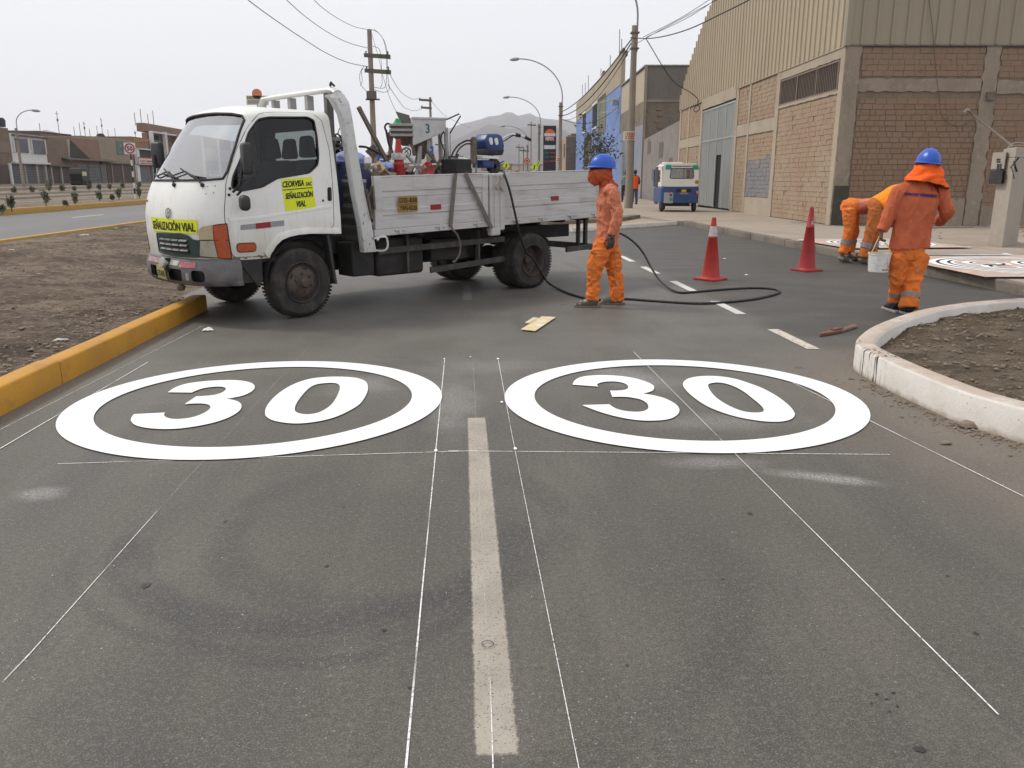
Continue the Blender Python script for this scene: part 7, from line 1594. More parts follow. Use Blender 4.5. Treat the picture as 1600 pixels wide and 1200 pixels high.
# black hose from the bed down the side and across the road
hp_=[TL(779,266,-.3),TL(786,267,-.05),TL(789,275,.08),TL(797,300,.10),TL(805,335,.11),TL(812,365,.11),TL(822,393,.06),TL(833,404,.05)]
H_=[TM@p for p in hp_]+[TM@TL(845,425,.05),TM@TL(856,441,.05)]+[G(870,450,.02),G(890,459,.015),G(915,466,.015),G(940,468.5,.015),G(975,467,.015),G(1020,470,.015),G(1085,474,.015),G(1130,472.5,.015),G(1180,467,.015),G(1212,459.5,.015),G(1218,455,.015),G(1205,451,.015),G(1170,450,.015),G(1120,453,.015),G(1075,457,.015),G(1060,456.5,.018)]
end=[G(1047,451,.03),onp(1030,437,G(1040,445),(1,-.3)),onp(1017,417,G(1030,440),(1,-.3)),onp(1005,395,G(1015,437),(1,-.3)),onp(990,378,G(1000,437),(1,-.3)),onp(972,366,G(985,437),(1,-.3)),onp(955,362,G(970,437),(1,-.3))]
tag(MB().tube(smoothpath(H_+end,6),.0155,8).build('paint_hose',M['hose'],smooth=80),'long black paint hose trailing from the truck and looping across the road','hose')
# ---------------------------------------------------------------- people
def remesh(mb,name,m,parent,voxel=.012,smooth=4,fold=0.,fscale=9,seed=0,zs=.45,ridge=True,dirs=None):
    o=mb.build('tmp',m); md=o.modifiers.new('r','REMESH'); md.mode='VOXEL'; md.voxel_size=voxel; md.use_smooth_shade=True
    sm=o.modifiers.new('s','SMOOTH'); sm.iterations=smooth; sm.factor=.6
    dg=bpy.context.evaluated_depsgraph_get(); me=bpy.data.meshes.new_from_object(o.evaluated_get(dg)); bpy.data.objects.remove(o)
    if fold:
        nr=[v.normal.copy() for v in me.vertices]
        for v,nn in zip(me.vertices,nr):
            p=v.co; q=Vector((p.x*fscale,p.y*fscale,p.z*fscale*zs+seed)); w=Vector((noise.noise(q*.5),noise.noise(q*.5+Vector((5,1,2))),0))*1.3
            a=noise.noise(q+w); b=noise.noise(q*2.1+w+Vector((3,3,3)))
            d=(1-2*abs(a))*.8+(1-2*abs(b))*.35-.35 if ridge else a+.4*b
            v.co=p+nn*fold*d
    me.polygons.foreach_set('use_smooth',[True]*len(me.polygons)); me.materials.clear(); me.materials.append(m)
    me.name=name; r=bpy.data.objects.new(name,me); C.objects.link(r); r.parent=parent; return r
def limb(mb,P,Rr,n=10,up=None,sub=4):
    """smooth tapered limb through points with radii"""
    Q=smoothpath(P,sub); k=[]
    for i in range(len(P)-1):
        for j in range(sub):
            t=j/sub; a,b=Rr[i],Rr[i+1]
            if isinstance(a,tuple) or isinstance(b,tuple):
                a=a if isinstance(a,tuple) else (a,a); b=b if isinstance(b,tuple) else (b,b); k.append((a[0]+(b[0]-a[0])*t,a[1]+(b[1]-a[1])*t))
            else: k.append(a+(b-a)*t)
    k.append(Rr[-1]); return mb.tube(Q,k,n,up=up)
def hand(mb,w,d,side,sc=1.,curl=.5,palm=None):
    """palm and five curled fingers from wrist w along d; side: direction across the palm, thumb first"""
    d=Vector(d).normalized(); s=Vector(side); s=(s-d*s.dot(d)).normalized(); n=d.cross(s)
    w=Vector(w); mb.tube([w-d*.02*sc,w+d*.03*sc,w+d*.08*sc],[(.026*sc,.019*sc),(.036*sc,.016*sc),(.038*sc,.015*sc)],10,up=s)
    for i,(o,L) in enumerate(((.027,.070),(.009,.078),(-.009,.072),(-.027,.058))):
        b=w+d*.075*sc+s*o*sc; c=curl*(1+.15*i)
        p1=b+(d*math.cos(c*.6)+n*math.sin(c*.6))*L*.45*sc; p2=p1+(d*math.cos(c*1.5)+n*math.sin(c*1.5))*L*.33*sc; p3=p2+(d*math.cos(c*2.3)+n*math.sin(c*2.3))*L*.25*sc
        mb.tube([b-d*.02*sc,b,p1,p2,p3],[.0085*sc,.0095*sc,.009*sc,.0085*sc,.007*sc],7)
    b=w+d*.02*sc+s*.028*sc; mb.tube([b,b+(d*.6+s*.7+n*.3)*.035*sc,b+(d*.95+s*.55+n*.5)*.062*sc],[.012*sc,.011*sc,.009*sc],7)
def helmet(t,c,fwd,up,sc=1.,name='helmet'):
    """hard hat with raised ribs, brim and peak; c centre of the head band"""
    f=Vector(fwd).normalized(); u=Vector(up).normalized(); f=(f-u*f.dot(u)).normalized(); s=u.cross(f); c=Vector(c); mb=MB()
    def P(a,ph,r=1.): 
        e=(1.0+.10*max(0,math.cos(a)))
        rib=0
        yy=math.sin(a)*math.cos(ph)
        for o in (-.36,0,.36):
            rib+=.045*math.exp(-((yy-o)/.075)**2)*max(0,math.sin(ph))**.4*(1 if o==0 else .6)
        rr=(1+rib)*r
        return c+(f*math.cos(a)*math.cos(ph)*.138*e*sc+s*math.sin(a)*math.cos(ph)*.113*sc+u*math.sin(ph)*.135*sc)*rr
    mb.grid(lambda x,y:P(2*PI*x,PI/2*(y*.999)),48,18)
    n_=48
    def rim(a,k): 
        fr=max(0,math.cos(a)); w=.010+.050*fr**3+.006*(1-fr)
        e=(1.0+.10*fr); base=f*math.cos(a)*.138*e*sc+s*math.sin(a)*.113*sc
        return c+base*1.0+base.normalized()*w*sc*k-u*(.010+.016*fr**3)*k*sc
    for lo,th in ((0,0),(1,-.006)):
        mb.grid(lambda x,y,th=th:rim(2*PI*x,y)+u*th*sc,n_,2)
    vs=[rim(2*PI*i/n_,1) for i in range(n_)]+[rim(2*PI*i/n_,1)-u*.006*sc for i in range(n_)]
    mb.add(vs,[(i,(i+1)%n_,n_+(i+1)%n_,n_+i) for i in range(n_)])
    mb.build(name,M['helmet'],parent=t,smooth=50)
def place(px0,py0,sc,Y): return lambda cx,cy,dy=0: atd(px0+cx/sc,py0+cy/sc,Y+dy)
# ===== worker standing by the truck, seen from his left side, walking to the left
Yw=G(935,477.5).y; q=place(880,230,4.615,Yw)
o1=G(935,477.5); t=thing('person',o1,'worker in a faded salmon shirt, face wrapped in cloth, standing behind the truck','person')
def shift(f,o): return lambda *a: f(*a)-Vector(o)
j=shift(q,o1)
# body (one continuous figure)
mb=MB(); lat=(0,1,0)
limb(mb,[j(312,690),j(318,600),j(322,480),j(325,370),j(318,310),j(300,268)],[(.12,.09),(.115,.085),(.12,.095),(.13,.10),(.10,.06),(.05,.05)],14,lat)
mb.sphere(j(275,190),.095,16,12,(.95,.80,1.22)); mb.sphere(j(218,195),.02,8,6)
for dy,sgn in ((-.22,1),(.22,-1)):
    sh1=j(345,330,dy*.86); el=j(390 if sgn==1 else 330,505,dy*1.12); wr=j(352 if sgn==1 else 280,632,dy*1.08)
    limb(mb,[sh1,sh1.lerp(el,.5),el,el.lerp(wr,.5),wr],[.05,.043,.038,.036,.027],10)
    hand(mb,wr+Vector((0,0,-.01)),(-.12,0,-1),(-1,0,-.1),1.0,.55*1)
for P,dy in ((((300,700),(235,880),(222,1085)),-.10),(((325,700),(368,900),(388,1085)),.09)):
    a,b,c_=[j(*p,dy) for p in P]; limb(mb,[a,a.lerp(b,.5),b,b.lerp(c_,.4),c_],[.075,.068,.052,.052,.035],10)
    limb(mb,[c_,c_+Vector((.02,0,-.06)),c_+Vector((-.08,0,-.075)),c_+Vector((-.16,0,-.085))],[.036,.038,.034,.028],8)
remesh(mb,'body',M['skin'],t,.010,2)
mb=MB(); hand(mb,j(352,640,-.238)+Vector((0,0,-.008)),(-.12,0,-1),(-1,0,-.1),1.13,.55); mb.tube([j(350,628,-.238),j(350,655,-.238)],[.04,.036],10); remesh(mb,'work_glove',M['glove'],t,.005,1)
mb=MB(); hand(mb,j(280,634,.238)+Vector((0,0,-.008)),(-.12,0,-1),(-1,0,-.1),1.13,.55); remesh(mb,'work_glove',M['glove'],t,.005,1)
# shirt
mb=MB(); limb(mb,[j(316,712),j(316,665),j(322,600),j(328,500),j(328,400),j(322,330),j(306,275)],[(.172,.122),(.166,.126),(.155,.126),(.158,.130),(.172,.134),(.155,.108),(.07,.065)],20,lat)
for dy,sgn in ((-.22,1),(.22,-1)):
    sh1=j(350,328,dy*.86); el=j(392 if sgn==1 else 330,505,dy*1.12); wr=j(350 if sgn==1 else 280,632,dy*1.08)
    limb(mb,[sh1+Vector((-.02,-dy*.3,.02)),sh1,sh1.lerp(el,.5),el,el.lerp(wr,.5),wr],[.07,.079,.068,.062,.056,.046],12)
remesh(mb,'shirt',M['salmon'],t,.008,2,.017,10,1,.8)
# trousers
mb=MB(); limb(mb,[j(310,650),j(308,700),j(300,745)],[(.165,.115),(.175,.122),(.15,.11)],16,lat)
limb(mb,[j(295,700,-.08),j(258,790,-.10),j(226,880,-.105),j(218,980,-.105),j(215,1060,-.105),j(212,1100,-.105)],[.112,.102,.088,.069,.076,.078],14)
limb(mb,[j(325,710,.07),j(352,800,.09),j(370,890,.095),j(385,990,.10),j(388,1065,.10),j(392,1105,.10)],[.112,.098,.082,.074,.080,.076],14)
mb.sphere(j(215,850,-.13),.085,12,8,(.85,.6,.95)); mb.sphere(j(235,800,-.15),.07,12,8,(.7,.5,1.1))
remesh(mb,'trousers',M['orange'],t,.008,2,.022,10,5,1.1)
# cargo pocket flap
mb=MB(); mb.box(j(228,845,-.185),(.12,.015,.13),Matrix.Rotation(.25,3,'Y')); mb.build('pocket',M['orange'],parent=t,bevel=.01,seg=2); MB().box(j(232,770,-.19),(.12,.012,.035),Matrix.Rotation(.35,3,'Y')).build('pocket_flap',M['orange_d'],parent=t,bevel=.005)
for c_,a,dy in ((j(212,1112,-.105),0,0),(j(390,1112,.10),0,0)):
    mb=MB(); z=-c_.z; g0=Vector((c_.x,c_.y,0))
    limb(mb,[g0+Vector((.045,0,.055)),g0+Vector((0,0,.07)),g0+Vector((-.08,0,.052)),g0+Vector((-.15,0,.038)),g0+Vector((-.195,0,.032))],[(.042,.05),(.048,.062),(.046,.045),(.042,.036),(.028,.026)],12,(0,1,0))
    remesh(mb,'boot',M['boot'],t,.008,1,.003,30); mb=MB(); mb.prism([(g0.x+.09,g0.y-.042),(g0.x+.02,g0.y-.046),(g0.x-.15,g0.y-.046),(g0.x-.215,g0.y-.02),(g0.x-.215,g0.y+.02),(g0.x-.15,g0.y+.046),(g0.x+.02,g0.y+.046),(g0.x+.09,g0.y+.042)],lambda x,y,d:(x,y,d),0.0,.022).build('boot_sole',M['wood'],parent=t,bevel=.004)
# cloth round head and face, knot behind
mb=MB(); mb.sphere(j(275,185),.118,20,14,(1.0,.84,1.05)); limb(mb,[j(245,190),j(232,225),j(248,262)],[.095,.078,.040],12); limb(mb,[j(300,200),j(305,250),j(318,285)],[(.085,.08),(.075,.075),(.10,.085)],14,lat); limb(mb,[j(320,265),j(355,272,-.03),j(385,292,-.05)],[.06,.045,.028],10)
remesh(mb,'face_cloth',M['hood_b'],t,.007,1,.020,11,3,.9)
helmet(t,j(290,138),(-1,0,-.10),(.06,0,1),1.0)
MB().tube([j(286,142)+Vector((math.cos(u)*.132,math.sin(u)*.112,-.012+.012*math.cos(u))) for u in [2*PI*k/24 for k in range(24)]],.010,5,closed=True).build('helmet_strap',M['ink'],parent=t,smooth=60)
# ===== worker with the bucket, seen from behind
o2=G(1418,489); Y2=o2.y; q=place(1290,220,4.286,Y2); j=shift(q,o2)
t=thing('person',o2,'worker seen from behind in an orange hood and rust shirt, carrying a bucket','person')
lat=(1,0,0); fw=(0,1,0)
mb=MB(); limb(mb,[j(560,760),j(565,640),j(585,500),j(615,360),j(640,300),j(665,250)],[(.15,.09),(.145,.09),(.16,.10),(.18,.10),(.10,.07),(.05,.05)],14,lat)
mb.sphere(j(680,160,.02),.10,16,12,(.80,.95,1.2)); mb.sphere(j(685,190,.115),.02,8,6)
LA=[j(497,345),j(425,500,.02),j(378,600,.02)]; RA=[j(775,355),j(815,475,-.02),j(760,545,.20)]
for A in (LA,RA): limb(mb,[A[0],A[0].lerp(A[1],.5),A[1],A[1].lerp(A[2],.5),A[2]],[.052,.045,.04,.037,.028],10)
hand(mb,LA[2],(-.05,0,-1),(.2,1,0),1.05,.75); hand(mb,RA[2],(-.3,.8,.2),(0,.2,1),1.05,.7)
LL=[j(500,760),j(480,900,.0),j(466,1080,.10)]; RL=[j(610,760),j(590,905,-.03),j(557,1100,-.10)]
for A in (LL,RL): limb(mb,[A[0],A[0].lerp(A[1],.5),A[1],A[1].lerp(A[2],.4),A[2]],[.085,.075,.056,.055,.038],10); limb(mb,[A[2],Vector((A[2].x,A[2].y+.03,.05)),Vector((A[2].x,A[2].y+.16,.035))],[.036,.036,.03],8)
remesh(mb,'body',M['skin'],t,.010,2)
mb=MB(); limb(mb,[j(562,718),j(565,680),j(575,600),j(592,500),j(612,400),j(632,330),j(655,275)],[(.212,.142),(.208,.138),(.202,.132),(.212,.132),(.235,.135),(.215,.115),(.09,.085)],22,lat)
for A,r_ in ((LA,1),(RA,1)):
    inn=Vector((.06,0,.0)) if A is LA else Vector((-.06,0,0))
    limb(mb,[A[0]+inn,A[0],A[0].lerp(A[1],.5),A[1],A[1].lerp(A[2],.55),A[2]],[.085,.088,.076,.070,.060,.050],12)
sh_o=remesh(mb,'shirt',M['rust'],t,.009,2,.017,9,4,.4)
mb=MB(); limb(mb,[j(557,680),j(556,730),j(552,790)],[(.185,.12),(.19,.125),(.165,.12)],16,lat)
def mid(A,k): return A[0].lerp(A[1],k) if k<=1 else A[1].lerp(A[2],k-1)
limb(mb,[mid(LL,0),mid(LL,.5),mid(LL,1),mid(LL,1.5),mid(LL,1.95)],[.118,.104,.083,.064,.074],14)
limb(mb,[mid(RL,0),mid(RL,.5),mid(RL,1),mid(RL,1.5),mid(RL,1.85),mid(RL,2.08)],[.125,.114,.096,.083,.088,.096],14)
remesh(mb,'trousers',M['orange'],t,.009,2,.022,8,9,1.0)
def tband(A,k0,k1,r,nm='reflective_band'):
    P=[mid(A,k0+(k1-k0)*i/3) for i in range(4)]; MB().tube(P,[r,r*1.01,r*1.01,r],22,cap=False).build(nm,M['reftape'],parent=t,smooth=80)
tband(LL,1.60,1.74,.080); tband(RL,1.58,1.74,.100)
for A in (LL,RL):
    g0=Vector((A[2].x,A[2].y,0)); mb=MB(); limb(mb,[g0+Vector((0,-.05,.06)),g0+Vector((0,0,.09)),g0+Vector((0,.08,.055)),g0+Vector((0,.17,.04))],[(.048,.06),(.052,.075),(.05,.05),(.04,.03)],12,(1,0,0)); remesh(mb,'boot',M['bootdark'],t,.009,1,.003,30)
    MB().bb(g0.x-.052,g0.x+.052,g0.y-.11,g0.y+.2,0.0,.028).build('boot_sole',M['greyref'],parent=t,bevel=.008)
# hood draping from the helmet over the shoulders
mb=MB()
def hoodf(u,v):
    a=2*PI*u; top=j(684,136,.01); bot=j(662,296,.0)
    c_=top.lerp(bot,v); rx=.100+.114*v**1.1; ry=.106+.066*v
    zz=0
    if v>.5: zz=-.045*(v-.5)*2*math.cos(a*1.0)*0 -.045*(v-.5)*2*(math.cos(a))+.02*(v-.5)*2*abs(math.sin(a))
    f=.012*math.sin(a*7+4*v)*v+.010*math.sin(a*3+9*v)
    return c_+Vector((math.cos(a)*(rx+f),math.sin(a)*(ry+f)-.02*v,zz))
mb.grid(hoodf,56,22); ho=mb.build('hood',M['hood'],parent=t,smooth=80)
sd2=ho.modifiers.new('s','SOLIDIFY'); sd2.thickness=.006
me=ho.data
for v in me.vertices:
    p=v.co; q_=Vector((p.x*7+p.z*6,p.y*9,p.z*17-p.x*8)); v.co=p+v.normal*(.003+.016*min(1,max(0,(me.vertices[0].co.z-p.z)/.10)))*(1-2*abs(noise.noise(q_)))
# black edge cord along the hood hem
n_=56; MB().tube([hoodf(i/n_,1.0)+Vector((0,0,-.002)) for i in range(n_)],.0045,5,closed=True).build('hood_cord',M['ink'],parent=t,smooth=60)
helmet(t,j(688,142,.0),(.25,1,-.12),(.10,-.05,1),1.06)
MB().tube([j(688,146)+Vector((math.cos(u)*.122,math.sin(u)*.128,-.006+.01*math.cos(u))) for u in [2*PI*k/24 for k in range(24)]],.006,5,closed=True).build('helmet_strap',M['ink'],parent=t,smooth=60)
# lettering across the back of the shirt, wrapped on the cloth
dg=bpy.context.evaluated_depsgraph_get()
from mathutils.bvhtree import BVHTree
bv=BVHTree.FromPolygons([v.co for v in sh_o.data.vertices],[p.vertices for p in sh_o.data.polygons])
def onback(x,z):
    h=bv.ray_cast(Vector((x,-1,z)),Vector((0,1,0)))[0]; return (h.x,h.y-.005,h.z) if h else (x,-.15,z)
a=j(497,352); b=j(712,368)
mb=MB(); vs,fs=textgeo('ceorvisa',.03,'LEFT'); w=max(p[0] for p in vs)
vs,fs=textgeo('ceorvisasac',.045,'LEFT'); w=max(p[0] for p in vs)
mb.add([onback(a.x+(b.x-a.x)*x/w,a.z+(b.z-a.z)*x/w-.016+y*.042) for x,y in vs],fs); mb.build('back_lettering',mat('navy cloth print',(.05,.025,.12),.8),parent=t,recalc=False)
# ===== bucket
bk=onp(1290+352/4.286,220+875/4.286,G(1418,489)+Vector((0,.02,0)),(1,0)); 
bt=thing('paint_bucket',bk,'white paint bucket with a red shield mark hanging from the worker\'s hand','bucket')
wpx=lambda px: abs(atd(px,400,Y2).x-atd(0,400,Y2).x)
r0=abs(atd(1389,420,Y2).x-atd(1357,420,Y2).x)/2; hb_=atd(1370,395,Y2).z-atd(1370,424,Y2).z
MB().lathe([(0,.004),(r0*.90,.0),(r0*.92,.01),(r0,hb_-.02),(r0+.006,hb_-.018),(r0+.006,hb_-.004),(r0-.002,hb_),(r0-.004,hb_-.01)],n=32).build('pail',M['whiteplastic'],parent=bt,smooth=40)
MB().lathe([(0,hb_-.014),(r0-.004,hb_-.014)],n=32).build('paint_surface',M['lens_cream'],parent=bt); MB().lathe([(r0-.002,hb_-.004),(r0+.008,hb_-.002),(r0+.008,hb_+.004),(r0-.006,hb_+.004)],n=32).build('rim',mat('cream yellow rim',(.6,.55,.3),.5),parent=bt,smooth=50)
hw=(LA[2]+o2)-bk+Vector((-.005,.02,-.075))
MB().tube(smoothpath([(-r0-.004,-.02,hb_-.02),(-r0*.75,-.02,hb_+.06),hw+Vector((-.01,0,0)),hw+Vector((.01,0,0)),(r0*.75,-.02,hb_+.05),(r0+.004,-.02,hb_-.02)],5),.005,6).build('handle',mat('cream handle',(.6,.5,.28),.5),parent=bt,smooth=60)
def onb(a,z,o=.0015): rr=r0*.92+(r0*.08)*(z/hb_)+o; return (rr*math.cos(a),rr*math.sin(a),z)
mb=MB(); A0=-PI/2+.55
shield=[(-.30,.80),(.30,.84),(.32,.5),(.12,.27),(-.02,.22),(-.22,.42)]
mb.add([onb(A0+x*1.15,hb_*z) for x,z in shield],[tuple(range(6))]); mb.build('red_shield',M['signred'],parent=bt,recalc=False)
MB().tube([onb(A0+.0+.10*math.cos(u),hb_*(.62+.09*math.sin(u)),.002) for u in [2*PI*k/14 for k in range(14)]],.0018,4,closed=True).build('shield_mark',M['signwhite'],parent=bt)
mb=MB(); text(mb,'SELLADOR',lambda x,y:onb(-PI/2+.30+x/r0,hb_*.10+y),.016,width=.10,bold=.03); mb.build('lettering',M['ink'],parent=bt,recalc=False)
MB().tube([onb(-PI/2+u*1.15,hb_*(.42+.07*math.sin(u*5)),.001) for u in [-1+k*.1 for k in range(15)]],.0012,4).build('label_line',M['greyref'],parent=bt)
mb=MB(); text(mb,'001',lambda x,y:onb(-PI/2-.45+x/r0,hb_*.66+y),.010,bold=.02); mb.build('lettering',M['greyref'],parent=bt,recalc=False)
# ===== two workers bending over the kerb
def bender(feet,px0,py0,sc,J,label,shirt,trous,seed,vest=None,band=True,hx=1):
    o=Vector(feet); q=place(px0,py0,sc,o.y); j=shift(q,o); t=thing('person',o,label,'person'); g={k:(j(*v) if len(v)==3 else j(*v)) for k,v in J.items()}
    L=lambda a,b,k:g[a].lerp(g[b],k); up=(0,1,0)
    mb=MB(); limb(mb,[g['hip'],L('hip','chest',.5),g['chest'],g['neck']],[(.14,.10),(.14,.10),(.17,.11),(.05,.05)],12,(0,1,0)); mb.sphere(g['head'],.10,14,10,(.9,.85,1.1))
    for s in ('l','r'):
        limb(mb,[g['sh'+s],g['el'+s],g['wr'+s]],[.05,.04,.028],8); hand(mb,g['wr'+s],(g['wr'+s]-g['el'+s]),(0,1,0),1.,.5)
        limb(mb,[g['hp'+s],g['kn'+s],g['an'+s]],[.085,.06,.038],8); a=g['an'+s]; limb(mb,[a,Vector((a.x,a.y,-o.z+.05)),Vector((a.x+.13*hx,a.y,-o.z+.04))],[.036,.038,.03],8)
    remesh(mb,'body',M['skin'],t,.013,2)
    mb=MB(); limb(mb,[g['hip']+Vector((-.02,0,0)),L('hip','chest',.3),L('hip','chest',.7),g['chest'],g['neck']],[(.185,.135),(.185,.13),(.20,.135),(.21,.135),(.08,.08)],16,(0,1,0))
    for s in ('l','r'): limb(mb,[g['sh'+s],L('sh'+s,'el'+s,.5),g['el'+s],g['wr'+s]],[.085,.072,.062,.048],10)
    remesh(mb,'shirt',shirt,t,.012,3,.012,9,seed,.6)
    if vest:
        mb=MB(); limb(mb,[L('hip','chest',-.05),L('hip','chest',.3),L('hip','chest',.7),g['chest'],L('chest','neck',.6)],[(.225,.165),(.215,.155),(.225,.158),(.23,.155),(.12,.10)],18,(0,1,0)); remesh(mb,'vest',vest,t,.012,3,.006,6,seed,.6)
    mb=MB(); limb(mb,[L('hip','chest',.12),g['hip'],g['hip']+Vector((-.02*hx,0,-.09))],[(.19,.135),(.205,.155),(.17,.13)],14,(0,1,0))
    for s in ('l','r'): limb(mb,[g['hp'+s],L('hp'+s,'kn'+s,.5),g['kn'+s],L('kn'+s,'an'+s,.5),g['an'+s]],[.122,.108,.088,.076,.084],12)
    remesh(mb,'trousers',trous,t,.012,2,.016,8,seed+3,.9)
    for s in ('l','r'):
        a=g['an'+s]; g0=Vector((a.x,a.y,-o.z*0)); mb=MB(); limb(mb,[g0*1+Vector((-.05*hx,0,.055)),Vector((a.x,a.y,.08)),Vector((a.x+.09*hx,a.y,.05)),Vector((a.x+.17*hx,a.y,.035))],[(.045,.05),(.05,.06),(.045,.045),(.035,.03)],10,(0,1,0)); remesh(mb,'boot',M['boot'],t,.01,1)
        k0=L('kn'+s,'an'+s,.42); k1=L('kn'+s,'an'+s,.62); MB().tube([k0,k1],[.092,.09],18,cap=False).build('reflective_band',M['reftape'],parent=t,smooth=80)
    return t,g
fa=G(1320,409.5); pA=(1290,220,4.286)
J=dict(hip=(165,440),chest=(330,440),neck=(400,500),head=(440,540),shl=(335,450,-.17),shr=(340,450,.17),ell=(350,570,-.18),elr=(355,570,.18),wrl=(340,670,-.15),wrr=(345,670,.15),hpl=(160,455,-.09),hpr=(175,455,.09),knl=(158,600,-.11),knr=(190,600,.12),anl=(115,755,-.13),anr=(160,740,.14))
bender(fa,*pA,J,'bending worker in a pale salmon shirt, leftmost of the two at the kerb',M['pinkshirt'],M['orange'],21)
fb=G(1347,412.5); 
J=dict(hip=(350,430),chest=(480,350),neck=(540,370),head=(575,400),shl=(475,370,-.19),shr=(480,360,.19),ell=(480,500,-.2),elr=(500,500,.2),wrl=(470,620,-.15),wrr=(480,620,.15),hpl=(338,460,-.09),hpr=(345,460,.09),knl=(298,615,-.10),knr=(330,610,.12),anl=(248,780,-.12),anr=(310,770,.14))
bender(fb,*pA,J,'bending worker in a bright orange vest, half hidden behind the bucket carrier',M['orange'],M['orange_d'],31,vest=M['vest'])
# ===== two people far along the pavement
def far_person(px,pyb,Y,label,shirt,trous,hair,fwdx=0,cap=None,face=1,lean=0,vest=None):
    o=atd(px,pyb,Y); o.z=.15; t=thing('person',o,label,'person'); V3=Vector
    mb=MB(); limb(mb,[V3((0,0,.92)),V3((lean*.3,0,1.15)),V3((lean,0,1.42)),V3((lean,0,1.52))],[(.14,.09),(.13,.09),(.18,.10),(.05,.05)],10,(1,0,0)); mb.sphere(V3((lean,0,1.65)),.10,12,10,(.85,.95,1.2)); mb.sphere(V3((lean,.10*-face,1.64)),.02,6,5)
    for s in (1,-1):
        limb(mb,[V3((lean+s*.18,0,1.40)),V3((lean+s*.23,.0,1.14)),V3((lean+s*.16,.18,.98))],[.045,.04,.03],8); hand(mb,V3((lean+s*.16,.18,.98)),(0,1,-.3),(-s,0,.2),1.,.5)
        limb(mb,[V3((s*.09,0,.9)),V3((s*.10,.02,.5)),V3((s*.11,-.03,.08))],[.08,.055,.04],8); limb(mb,[V3((s*.11,-.03,.06)),V3((s*.11,.12,.04))],[.04,.03],8)
    remesh(mb,'body',M['skin'],t,.018,1)
    mb=MB(); limb(mb,[V3((0,0,.84)),V3((lean*.3,0,1.15)),V3((lean,0,1.42)),V3((lean,0,1.50))],[(.17,.12),(.165,.12),(.21,.13),(.08,.08)],12,(1,0,0))
    for s in (1,-1): limb(mb,[V3((lean+s*.16,0,1.41)),V3((lean+s*.23,.0,1.14)),V3((lean+s*.17,.15,1.0))],[.075,.06,.05],8)
    remesh(mb,'shirt',shirt,t,.018,2,.006,8)
    if vest: mb=MB(); limb(mb,[V3((0,0,.80)),V3((lean*.3,0,1.15)),V3((lean,0,1.40)),V3((lean,0,1.48))],[(.20,.15),(.19,.14),(.215,.145),(.12,.10)],12,(1,0,0)); remesh(mb,'vest',vest,t,.018,2)
    mb=MB(); limb(mb,[V3((0,0,.98)),V3((0,0,.85))],[(.17,.12),(.18,.13)],12,(1,0,0))
    for s in (1,-1): limb(mb,[V3((s*.09,0,.88)),V3((s*.10,.02,.5)),V3((s*.11,-.03,.1))],[.10,.08,.07],8)
    remesh(mb,'trousers',trous,t,.018,2,.006,8)
    mb=MB(); mb.sphere(V3((lean,-.012*1,1.675)),.112,12,10,(.86,.95,1.1)); mb.build('hair',hair,parent=t,smooth=60)
    for s in (1,-1): MB().bb(s*.11-.045,s*.11+.045,-.09,.15,0,.08).build('shoe',M['darkcloth'],parent=t,bevel=.02)
    return t
far_person(991,318,44.2,'distant worker in an orange vest and jeans right of the lamp post',M['darkcloth'],M['jeans'],M['hair'],vest=M['hood'])
far_person(975,315,49,'distant person in a grey shirt, half hidden left of the lamp post',M['greyshirt'],M['darkcloth'],M['hair'],lean=.06)
# ---------------------------------------------------------------- green and white three wheeler at the gate
tk=G(1064,331.2,.15); TY=tk.y+.15; t=thing('three_wheeler',(tk.x,TY,.15),'white, blue and green three wheeled taxi parked by the tall gate','three wheeler',rz=R(-3.5))
qk=lambda cx,cy,dy=0: Vector((atd(1020+cx/12,240+cy/12,TY+dy).x-tk.x,dy,atd(1020+cx/12,240+cy/12,TY+dy).z-.15))
Wk=abs(qk(895,0).x-qk(190,0).x)/2; xc=(qk(895,0).x+qk(190,0).x)/2; zr=qk(0,200).z; zb=qk(0,620).z; zu=qk(0,935).z
M['tk_white']=mat('cream white shell',(.72,.70,.64),.4,[(3,(.6,.56,.5),.5,.75,.5)]); M['tk_blue']=mat('deep blue shell',(.025,.07,.20),.4,[(6,(.04,.09,.2),.5,.75,.5)]); M['tk_green']=mat('teal green shell',(.02,.30,.22),.45); M['tk_grey']=mat('grey patch panel',(.36,.37,.40),.5)
def sec(y,k,z0,z1,r=.12,top=1.):   # rear outline at depth y
    w=Wk*k; return rounded([(xc-w,z0),(xc+w,z0),(xc+w*top,z1),(xc-w*top,z1)],r,5)
# shell: lower blue tub, white upper body, roof
L_=2.35
def loft(name,secs,m,closed=True,**k):
    mb=MB(); n_=len(secs[0][1]); vs=[(x,y,z) for y,P in secs for x,z in P]
    fs=[(i*n_+j_,i*n_+(j_+1)%n_,(i+1)*n_+(j_+1)%n_,(i+1)*n_+j_) for i in range(len(secs)-1) for j_ in range(n_)]
    if closed: fs+=[tuple(range(n_)),tuple(range((len(secs)-1)*n_,len(secs)*n_))]
    return mb.add(vs,fs).build(name,m,parent=t,smooth=40,**k)
loft('tub',[(-.0,sec(0,.93,zu+.03,zb,.08)),(.05,sec(0,1.0,zu,zb,.08)),(L_-.6,sec(0,1.0,zu,zb,.08)),(L_,sec(0,.55,zu+.1,zb,.08))],M['tk_blue'])
win=rounded([(qk(350,0).x,qk(0,465).z),(qk(795,0).x,qk(0,465).z),(qk(780,0).x,qk(0,275).z),(qk(370,0).x,qk(0,275).z)],.07,5)
rear=sec(0,.985,zb+.002,zr,.14,.93)
mb=MB(); patch(mb,lambda x,z:(x,.02+.10*((z-zb)/(zr-zb)),z),rear,[win],step=.1); mb.build('back_panel',M['tk_white'],parent=t,recalc=False)
